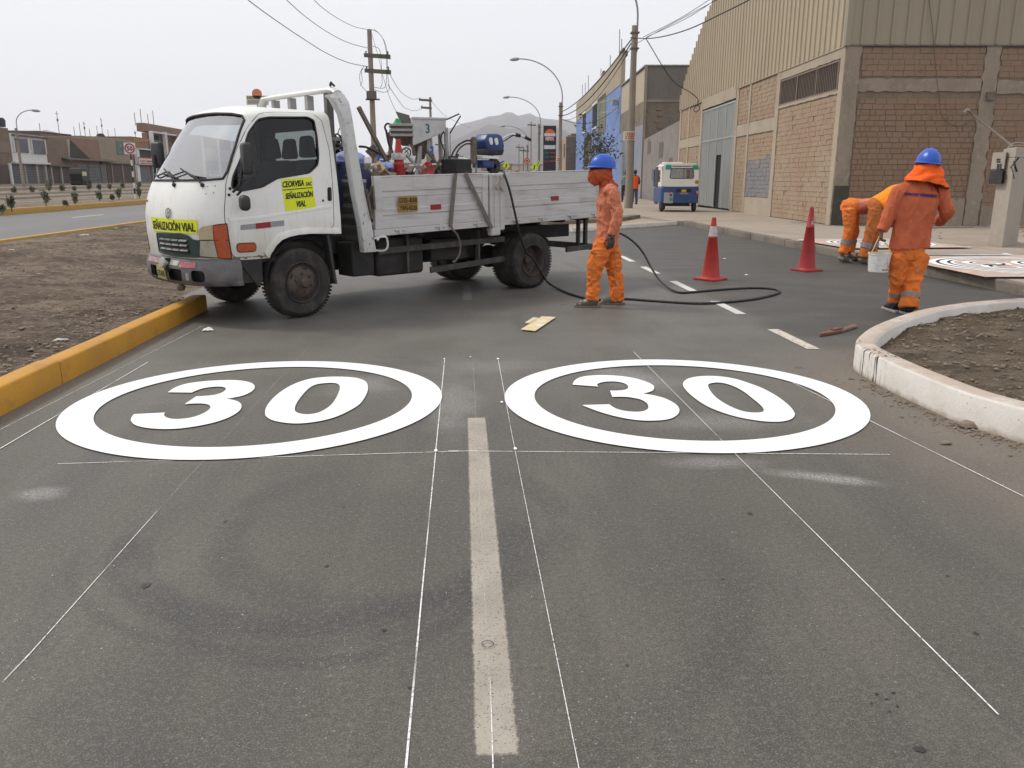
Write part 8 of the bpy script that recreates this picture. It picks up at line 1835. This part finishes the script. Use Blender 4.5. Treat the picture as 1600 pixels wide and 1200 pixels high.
mb=MB(); n_=len(rear); vs=[(x,.02+.10*((z-zb)/(zr-zb)),z) for x,z in rear]+[(x,L_-.75,z) for x,z in rear]; ok=[i for i in range(n_) if not (abs(rear[i][0]-xc)>Wk*.85 and abs(rear[(i+1)%n_][0]-xc)>Wk*.85 and abs(rear[i][1]-rear[(i+1)%n_][1])>.3)]
mb.add(vs,[(i,(i+1)%n_,n_+(i+1)%n_,n_+i) for i in ok]); mb.build('roof',M['tk_white'],parent=t,smooth=40)
for s in (-1,1):
    x=xc+s*Wk*.96
    for a,b,z0,z1,mm in ((.05,.35,zb,zr-.1,'tk_white'),(1.35,1.45,zb,zr-.1,'tk_white'),(.05,1.45,zr-.22,zr-.06,'tk_white'),(1.9,2.0,zb,zr-.2,'tk_blue')):
        MB().bb(x-.02,x+.02,a,b,z0,z1).build('pillar',M[mm],parent=t)
    MB().bb(x-.012,x+.012,.35,1.35,zb,zb+.18).build('side_panel',M['tk_white'],parent=t)
mb=MB(); patch(mb,lambda x,z:(x,.035+.10*((z-zb)/(zr-zb)),z),win,step=.3); mb.build('rear_window',glass('taxi window',(.45,.47,.45),.1),parent=t,recalc=False)
MB().tube([(x,.018+.10*((z-zb)/(zr-zb)),z) for x,z in win],.014,6,closed=True).build('window_seal',M['black'],parent=t,smooth=60)
mb=MB(); patch(mb,lambda x,z:(x,L_-.7+.2*(zr-z),z),sec(0,.9,zb,zr-.1,.1,.9),step=.3); mb.build('windscreen',glass('taxi windscreen',(.6,.6,.58),.1),parent=t,recalc=False)
MB().bb(xc-Wk*.75,xc+Wk*.75,.35,.55,zb-.1,zb+.35).bb(xc-.3,xc+.05,1.2,1.35,zb-.1,zb+.3).build('seat',M['seat'],parent=t,bevel=.04)
MB().bb(qk(650,0).x-.02,qk(660,0).x+.03,.6,.64,zb,zr-.15).build('inner_bar',M['ink'],parent=t)
MB().box((xc-Wk*.35,.55,zr+.045),(.75,.6,.09)).build('roof_hatch',M['tk_white'],parent=t,bevel=.03,seg=3); MB().bb(qk(390,0).x,qk(750,0).x,.10,.14,qk(0,243).z,qk(0,228).z).build('roof_grip',M['ink'],parent=t); MB().bb(xc-Wk*.8,xc+Wk*.8,.12,1.5,zr-.01,zr+.04).build('roof_edge',M['tk_white'],parent=t,bevel=.015)
for cx0,cx1,ytop in ((250,365,208),(750,868,212)):
    a=qk(cx0,300);b=qk(cx1,ytop); MB().bb(a.x,b.x,.075,.14,a.z,b.z).build('roof_corner',M['tk_green'],parent=t,bevel=.03,seg=3)
a=qk(205,930); b=qk(385,730); MB().bb(a.x,b.x,-.02,-.001,a.z,b.z).build('patch_panel',M['tk_grey'],parent=t,bevel=.02); a=qk(310,885); b=qk(370,830); MB().bb(a.x,b.x,-.035,-.021,a.z,b.z).build('reflector',M['tk_green'],parent=t)
for cx0,cx1,y0,y1,mm in ((315,365,800,720,'redref'),(795,850,800,700,'redref')):
    a=qk(cx0,y0); b=qk(cx1,y1); MB().bb(a.x,b.x,-.045,-.002,a.z,b.z).build('tail_lamp',M[mm],parent=t,bevel=.015); MB().bb(a.x+.02,b.x-.01,-.055,-.046,a.z+(b.z-a.z)*.55,b.z-.01).build('lamp_lens',mat('pink lens',(.6,.3,.28),.3) if cx0==315 else bpy.data.materials['pink lens'],parent=t)
a=qk(440,720); b=qk(720,660); MB().bb(a.x,b.x,-.02,-.002,a.z,b.z).build('grille_plate',M['ink'],parent=t); a=qk(535,728); b=qk(625,672); npl=MB().bb(a.x,b.x,-.03,-.021,a.z,b.z).build('plate_emblem',mat('amber emblem',(.6,.30,.02),.5),parent=t)
a=qk(505,760); b=qk(660,738); MB().bb(a.x,b.x,-.012,-.003,a.z,b.z).build('maker_strip',M['greyref'],parent=t)
for y in (795,825,850): a=qk(430,y+7); b=qk(730,y-7); MB().bb(a.x,b.x,-.012,.0,a.z,b.z).build('louvre',M['tk_blue'],parent=t,bevel=.004,seg=1)
a=qk(822,535); MB().lathe([(0,0),(.075,0),(.075,.01),(0,.012)],c=(a.x,.035,a.z),ax=(0,-1,0),n=20).build('round_sticker',mat('amber sticker',(.35,.2,.02),.5),parent=t)
for cx in (235,845): a=qk(cx,0); MB().lathe([(.13,-.06),(.20,-.065),(.225,-.03),(.225,.03),(.20,.065),(.13,.06)],c=(a.x,.30,.225),ax=(1,0,0),n=24).lathe([(0,-.04),(.13,-.05),(.13,.05),(0,.04)],c=(a.x,.30,.225),ax=(1,0,0),n=24).build('wheel',M['tyre'],parent=t,smooth=50)
a=qk(355,0); MB().lathe([(.12,-.05),(.19,-.055),(.21,0),(.19,.055),(.12,.05)],c=(a.x+.12,L_-.35,.21),ax=(1,0,0),n=24).build('wheel',M['tyre'],parent=t,smooth=50)
MB().bb(xc-Wk*.6,xc+Wk*.6,.2,1.8,zu-.12,zu).build('underframe',M['chassis'],parent=t)
mr=qk(95,455,2.0); MB().tube([(xc-Wk*.9,1.9,mr.z+.12),(mr.x,1.95,mr.z)],.012,5).sphere((mr.x,1.95,mr.z),.07,8,6,(1,.4,.8)).build('mirror',M['ink'],parent=t)
a=qk(185,300); MB().bb(a.x-.01,a.x+.02,.9,1.6,qk(0,960).z,qk(0,240).z).build('open_door',M['darkgrey'],parent=t)
# ---------------------------------------------------------------- concrete meter pillar
pA=G(1543,383,.14); pB=G(1565.5,387,.14); pC=G(1589,383,.14); 
u=(pB-pA); v=(pC-pB); u.z=v.z=0
wA,wB=u.length,v.length; un=u/wA; vn=v/wB
ctr=(pA+pC)/2; t=thing('meter_pillar',(ctr.x,ctr.y,.14),'tapered concrete meter pillar on the pavement at the right edge','pillar')
zt=onp(1577,232,pB,un).z-.14; ztop=onp(1580,221,pB,un).z-.14
def pp(a,b,z): p=pA+un*a+vn*b-ctr; return (p.x,p.y,z)
MB().hexa([pp(0,0,0),pp(wA,0,0),pp(wA,wB,0),pp(0,wB,0)],[pp(.01,.0,zt-.18),pp(wA,0,zt-.18),pp(wA,wB,zt-.18),pp(.01,wB,zt-.18)]).build('shaft',M['concrete_l'],parent=t,bevel=.015)
MB().hexa([pp(.01,0,zt-.18),pp(wA,0,zt-.18),pp(wA,wB,zt-.18),pp(.01,wB,zt-.18)],[pp(.10,.03,zt),pp(wA-.03,.03,zt+.02),pp(wA-.03,wB-.03,zt+.02),pp(.10,wB-.03,zt)]).build('cap',M['concrete_l'],parent=t,bevel=.02,seg=3)
def face(px,py): p=onp(px,py,pA-un*0,un); d=p-pA; return d.dot(un),p.z-.14
mb=MB()
def fbox(x0,y0,x1,y1,dep,name,m,par=t,d0=0.):
    a0,z1=face(x0,y0); a1,z0=face(x1,y1); b=[pp(a0,-dep,z0),pp(a1,-dep,z0),pp(a1,-d0,z0),pp(a0,-d0,z0)]; c=[(x,y,z1) for x,y,z in b]; return MB().hexa(b,c).build(name,m,parent=par,bevel=.004,seg=1)
fbox(1554,239,1571,264,.10,'meter_frame',M['concrete_l'],d0=-.0); mb_=fbox(1551,267,1568,287,.16,'meter_box',M['chassis'])
for dx in (0,3.2):
    for dy in (0,3.6): fbox(1560+dx,248+dy,1562.4+dx,250.8+dy,.108,'vent_hole',M['ink'],d0=.101)
for dx in (0,4): fbox(1561+dx,256,1562+dx,268,.12,'cable',M['wire'],d0=.105)
def side(px,py): p=onp(px,py,pB,vn); return (p-ctr)-Vector((0,0,.14))+Vector((0,0,0))
off=-un*0+Vector((-vn.y,vn.x,0))*0
nr=Vector((un.x,un.y,0))*.03
cc=lambda px,py: (lambda p: Vector((p.x,p.y,p.z)))(onp(px,py,pB,vn)-Vector((ctr.x,ctr.y,.14)))+nr
MB().bar(cc(1578,262),cc(1591,246),.02,.02).build('bracket',M['chassis'],parent=t); MB().bar(cc(1583,252),cc(1588,268),.02,.02).build('bracket',M['chassis'],parent=t); MB().bar(cc(1579,260),cc(1584,279),.012,.012).build('bracket',M['chassis'],parent=t)
top_=Vector(pp(wA*.5,wB*.3,zt+.03))
MB().tube(smoothpath([top_+Vector((-.12,0,-.02)),top_+Vector((-.05,0,.06)),top_+Vector((.1,0,.09)),top_+Vector((.25,.0,.06)),top_+Vector((.35,0,.04))],5),.010,5).tube(smoothpath([top_+Vector((-.10,0,-.01)),top_+Vector((.05,0,.04)),top_+Vector((.2,0,.03)),top_+Vector((.4,0,.02))],5),.008,5).build('wire_loop',M['concrete_l'],parent=t,smooth=60)
a=Vector((ctr.x,ctr.y,.14))+top_; b=wallpt(1504,176,.35); t2=thing('service_pipe',(a.x,a.y,a.z),'bent conduit reaching from the meter pillar towards the brick wall','pipe')
MB().tube([(0,0,0),b-a],.028,8).build('pipe',M['rusty'],parent=t2,smooth=50); MB().tube(smoothpath([b-a,b-a+Vector((-.04,0,.05)),b-a+Vector((-.12,0,.03)),b-a+Vector((-.15,0,-.03))],4),.04,8).build('weather_head',M['concrete_l'],parent=t2,smooth=50)
# rubble and pipes at the wall foot
for k,(x0,x1,y,lb) in enumerate(((1448,1540,352,'upper'),(1455,1520,356,'lower'))):
    a=G(x0,y,.16); b=G(x1,y-1.5,.16); tag(MB().tube([a,b],.035,8).build('scrap_pipe',M['render'],smooth=50),lb+' grey pipe lying at the foot of the front brick wall','pipe')
def rubpt(r): 
    g=G(r.uniform(1588,1640) if r.random()<.5 else r.uniform(1400,1470),r.uniform(354,386) if r.random()<.5 else r.uniform(354,360),.14); return g.x,g.y,.145
tag(rocks('rubble',110,rubpt,.02,.07,M['stone'],33),'loose rubble round the pillar and along the front wall')
def grime(r):
    x=r.uniform(10.5,16); y=WC.y-(x-WC.x)*math.tan(WA)-abs(r.gauss(0,.18))-.04; return x,y,.142
tag(rocks('wall_foot_debris',420,grime,.012,.05,M['stone'],35),'crumbled mortar along the foot of the brick wall')
# ---------------------------------------------------------------- stencil boards on the pavement
def stencil(name,c,rz,L,W_,label,txt,group):
    t=thing(name,c,label,'stencil board',group,rz=rz)
    P=rounded([(-L/2,-W_/2),(L/2,-W_/2),(L/2,W_/2),(-L/2,W_/2)],.02,2)
    MB().prism(P,lambda x,y,d:(x,y,d),.02,.026).build('board',M['stencil'],parent=t)
    r=.42*W_; mb=MB(); n_=40
    def el(a,b,zz,w,w2): 
        vs=[]; 
        for i in range(n_):
            u=2*PI*i/n_; vs+=[(a*math.cos(u),b*math.sin(u),zz),((a-w)*math.cos(u),(b-w2)*math.sin(u),zz)]
        return vs,[(2*i,2*((i+1)%n_),2*((i+1)%n_)+1,2*i+1) for i in range(n_)]
    def el(cx,cy,a,b,w,w2,zz,name,m):
        vs=[]
        for i in range(n_):
            u=2*PI*i/n_; vs+=[(cx+a*math.cos(u),cy+b*math.sin(u),zz),(cx+(a-w)*math.cos(u),cy+(b-w2)*math.sin(u),zz)]
        MB().add(vs,[(2*i,2*((i+1)%n_),2*((i+1)%n_)+1,2*i+1) for i in range(n_)]).build(name,m,parent=t,recalc=False)
    k=min(L,W_)/2.9
    el(0,0,1.30*k,1.30*k,.36*k,.36*k,.029,'ring_paint',M['paint']); el(0,0,1.20*k,1.20*k,.05*k,.05*k,.0305,'ring_slot',M['ink']); el(0,0,1.04*k,1.04*k,.045*k,.045*k,.0305,'ring_slot',M['ink'])
    el(.36*k,0,.40*k,.66*k,.27*k,.27*k,.029,'digit_paint',M['paint']); el(.36*k,0,.31*k,.56*k,.05*k,.05*k,.0305,'digit_slot',M['ink'])
    for cy in (.27,-.27): el(-.42*k,cy*k,.34*k,.36*k,.2*k,.2*k,.0285,'digit_paint',M['paint']); el(-.40*k,cy*k,.25*k,.26*k,.045*k,.045*k,.0302,'digit_slot',M['ink'])
    for a,b in (((-L/2+.03,-W_/2+.04),(L/2-.03,-W_/2+.04)),((-L/2+.03,W_/2-.04),(L/2-.03,W_/2-.04))): MB().bar((a[0],a[1],.0295),(b[0],b[1],.0295),.05,.003).build('edge_paint',M['paint'],parent=t)
    for y in (-W_/2+.10,): MB().bar((-L/2+.05,y,.028),(L/2-.05,y,.028),.02,.003).build('edge_slot',M['ink'],parent=t)
M['stencil']=mat('paint splashed stencil board',(.50,.36,.29),.7,[(3,(.60,.52,.47),.5,.62,.8),(9,(.42,.26,.19),.5,.7,.6)])
SP=[G(1450,409,.17),G(1549,434,.17),G(1700,428,.17),G(1510,391,.17)]
stencil('stencil_board',(8.55,11.95,.152),R(-3),2.9,3.0,'paint covered stencil board with oval cut-outs hanging over the pavement kerb','0',None)
c_=Vector((8.6,13.85,0)) 
t=thing('stencil_strip',(c_.x,c_.y,.15),'white edged stencil strip lying behind the large stencil board','stencil board',rz=R(-4)); MB().bb(-1.0,1.0,-.12,.12,.02,.026).build('board',M['stencil'],parent=t); MB().bb(-.98,.98,-.115,-.05,.0265,.029).bb(.9,.98,-.05,.115,.0265,.029).build('edge_paint',M['paint'],parent=t); MB().bb(-.95,.9,.03,.06,.0265,.028).build('slot',M['ink'],parent=t)
stencil('stencil_board',(8.55,16.35,.152),R(2),2.5,2.3,'stencil board lying beyond the hands of the bending workers','3',None)
# ---------------------------------------------------------------- litter on the road
c_=G(840,508); t=thing('masking_sheet',(c_.x,c_.y,0),'pale yellow paint spattered card lying on the lane behind the circles','card'); 
M['card']=mat('yellow spattered card',(.66,.55,.32),.7,[(6,(.72,.68,.58),.45,.62,.9),(14,(.62,.36,.10),.55,.68,.7)])
def sheetpoly(P,z,n,m,th=.006): Q=[G(x,y)-c_ for x,y in P]; return MB().prism([(p.x,p.y) for p in Q],lambda x,y,d:(x,y,z+d+.02*max(0,x)*0),0,th).build(n,m,parent=t)
sheetpoly([(814,517),(836,519.6),(868,498),(847,496.5)],.012,'card',M['card']); 
c_2=c_; t=thing('masking_strip',(c_.x,c_.y,0),'smaller yellow card beside the pale card on the lane','card'); sheetpoly([(820,505.5),(828,506),(842,498),(833,497)],.004,'card',M['card'])
c_=G(326,517); o=scrap('crumpled_wrapper',(c_.x,c_.y,0),.09,M['paper'],'small crumpled white wrapper on the asphalt in front of the truck','litter',4,.5)
for k,(x,y,s) in enumerate(((97,532,.10),(85,527,.05),(133,368,.20),(182,357,.10),(198,358,.09),(60,428,.05),(19,391,.10))):
    c_=G(x,y,.14); scrap('litter_scrap',(c_.x,c_.y,.14),s,M['scrap'],['widest pale scrap on the dark soil beside the yellow kerb','tiny pale scrap just left of the widest one by the yellow kerb','pale scrap far out on the median, nearest the thin yellow line','pale scrap on the median left of the truck nose','rightmost pale scrap on the median beside the truck nose','small pale scrap in the middle of the dirt median','leftmost pale scrap on the dirt median'][k],'litter',10+k,.25,'pale litter scraps on the dirt median')
for k,(x,y) in enumerate(((1132,404),(1166,430),(1325,398))):
    c_=G(x,y) if k else G(1132,404.5); scrap('road_chip',(c_.x,c_.y,0),.05,M['paper'],['tiny white chip on the parking bay beside the banded cone','tiny white chip between the two cones','tiny white chip near the feet of the bending workers'][k],'litter',30+k,.4,'tiny white chips on the parking bay')
a=G(1278,526); b=G(1337,512); c_=(a+b)/2; t=thing('wood_scrap',(c_.x,c_.y,0),'reddish splintered wooden batten lying beside the planter','timber',rz=math.atan2(b.y-a.y,b.x-a.x)); L=(b-a).length/2
M['redwood']=mat('worn red painted wood',(.17,.075,.06),.8,[(12,(.28,.22,.18),.5,.68,.8,(.3,1,1)),(30,(.08,.04,.035),.5,.7,.6)],bump=(30,.4,.005))
MB().prism([(-L,-.02),(-L*.5,-.045),(L*.1,-.05),(L,-.02),(L*.98,.03),(L*.2,.045),(-L*.2,.055),(-L*.35,.03),(-L*.9,.01)],lambda x,y,d:(x,y,d),.002,.03).build('batten',M['redwood'],parent=t,bevel=.004); MB().prism([(-L*.3,-.03),(L*.15,-.03),(L*.05,.03),(-L*.25,.03)],lambda x,y,d:(x,y,d),.031,.045).build('splinter',M['redwood'],parent=t,bevel=.004)
# crushed soil lumps at the foot of the planter kerb
c_=G(1515,667); tag(blob((c_.x,c_.y,.015),.05,7,(1.6,1,.5),.3,14).build('soil_clod',M['stone'],smooth=60),'brown clod lying against the white planter kerb','clod')
c_=G(1478,694); tag(blob((c_.x,c_.y,.008),.02,8,(1.6,1,.5),.3,10).build('soil_clod',M['stone'],smooth=60),'small dark clod on the asphalt beside the planter kerb','clod')
# leaf shaped scraps on the soil of the planter
# ---------------------------------------------------------------- air
m,t,b,o=nt('haze air'); t.nodes.remove(b); pv=t.nodes.new('ShaderNodeVolumePrincipled'); pv.inputs['Density'].default_value=.00013; pv.inputs['Color'].default_value=(.93,.955,1,1); pv.inputs['Anisotropy'].default_value=.2
t.links.new(pv.outputs[0],o.inputs['Volume'])
MB().bb(-5200,5200,-40,6800,-1.2,760).build('haze',m,label='pale dusty haze filling the air over the road and before the hills',kind='stuff')
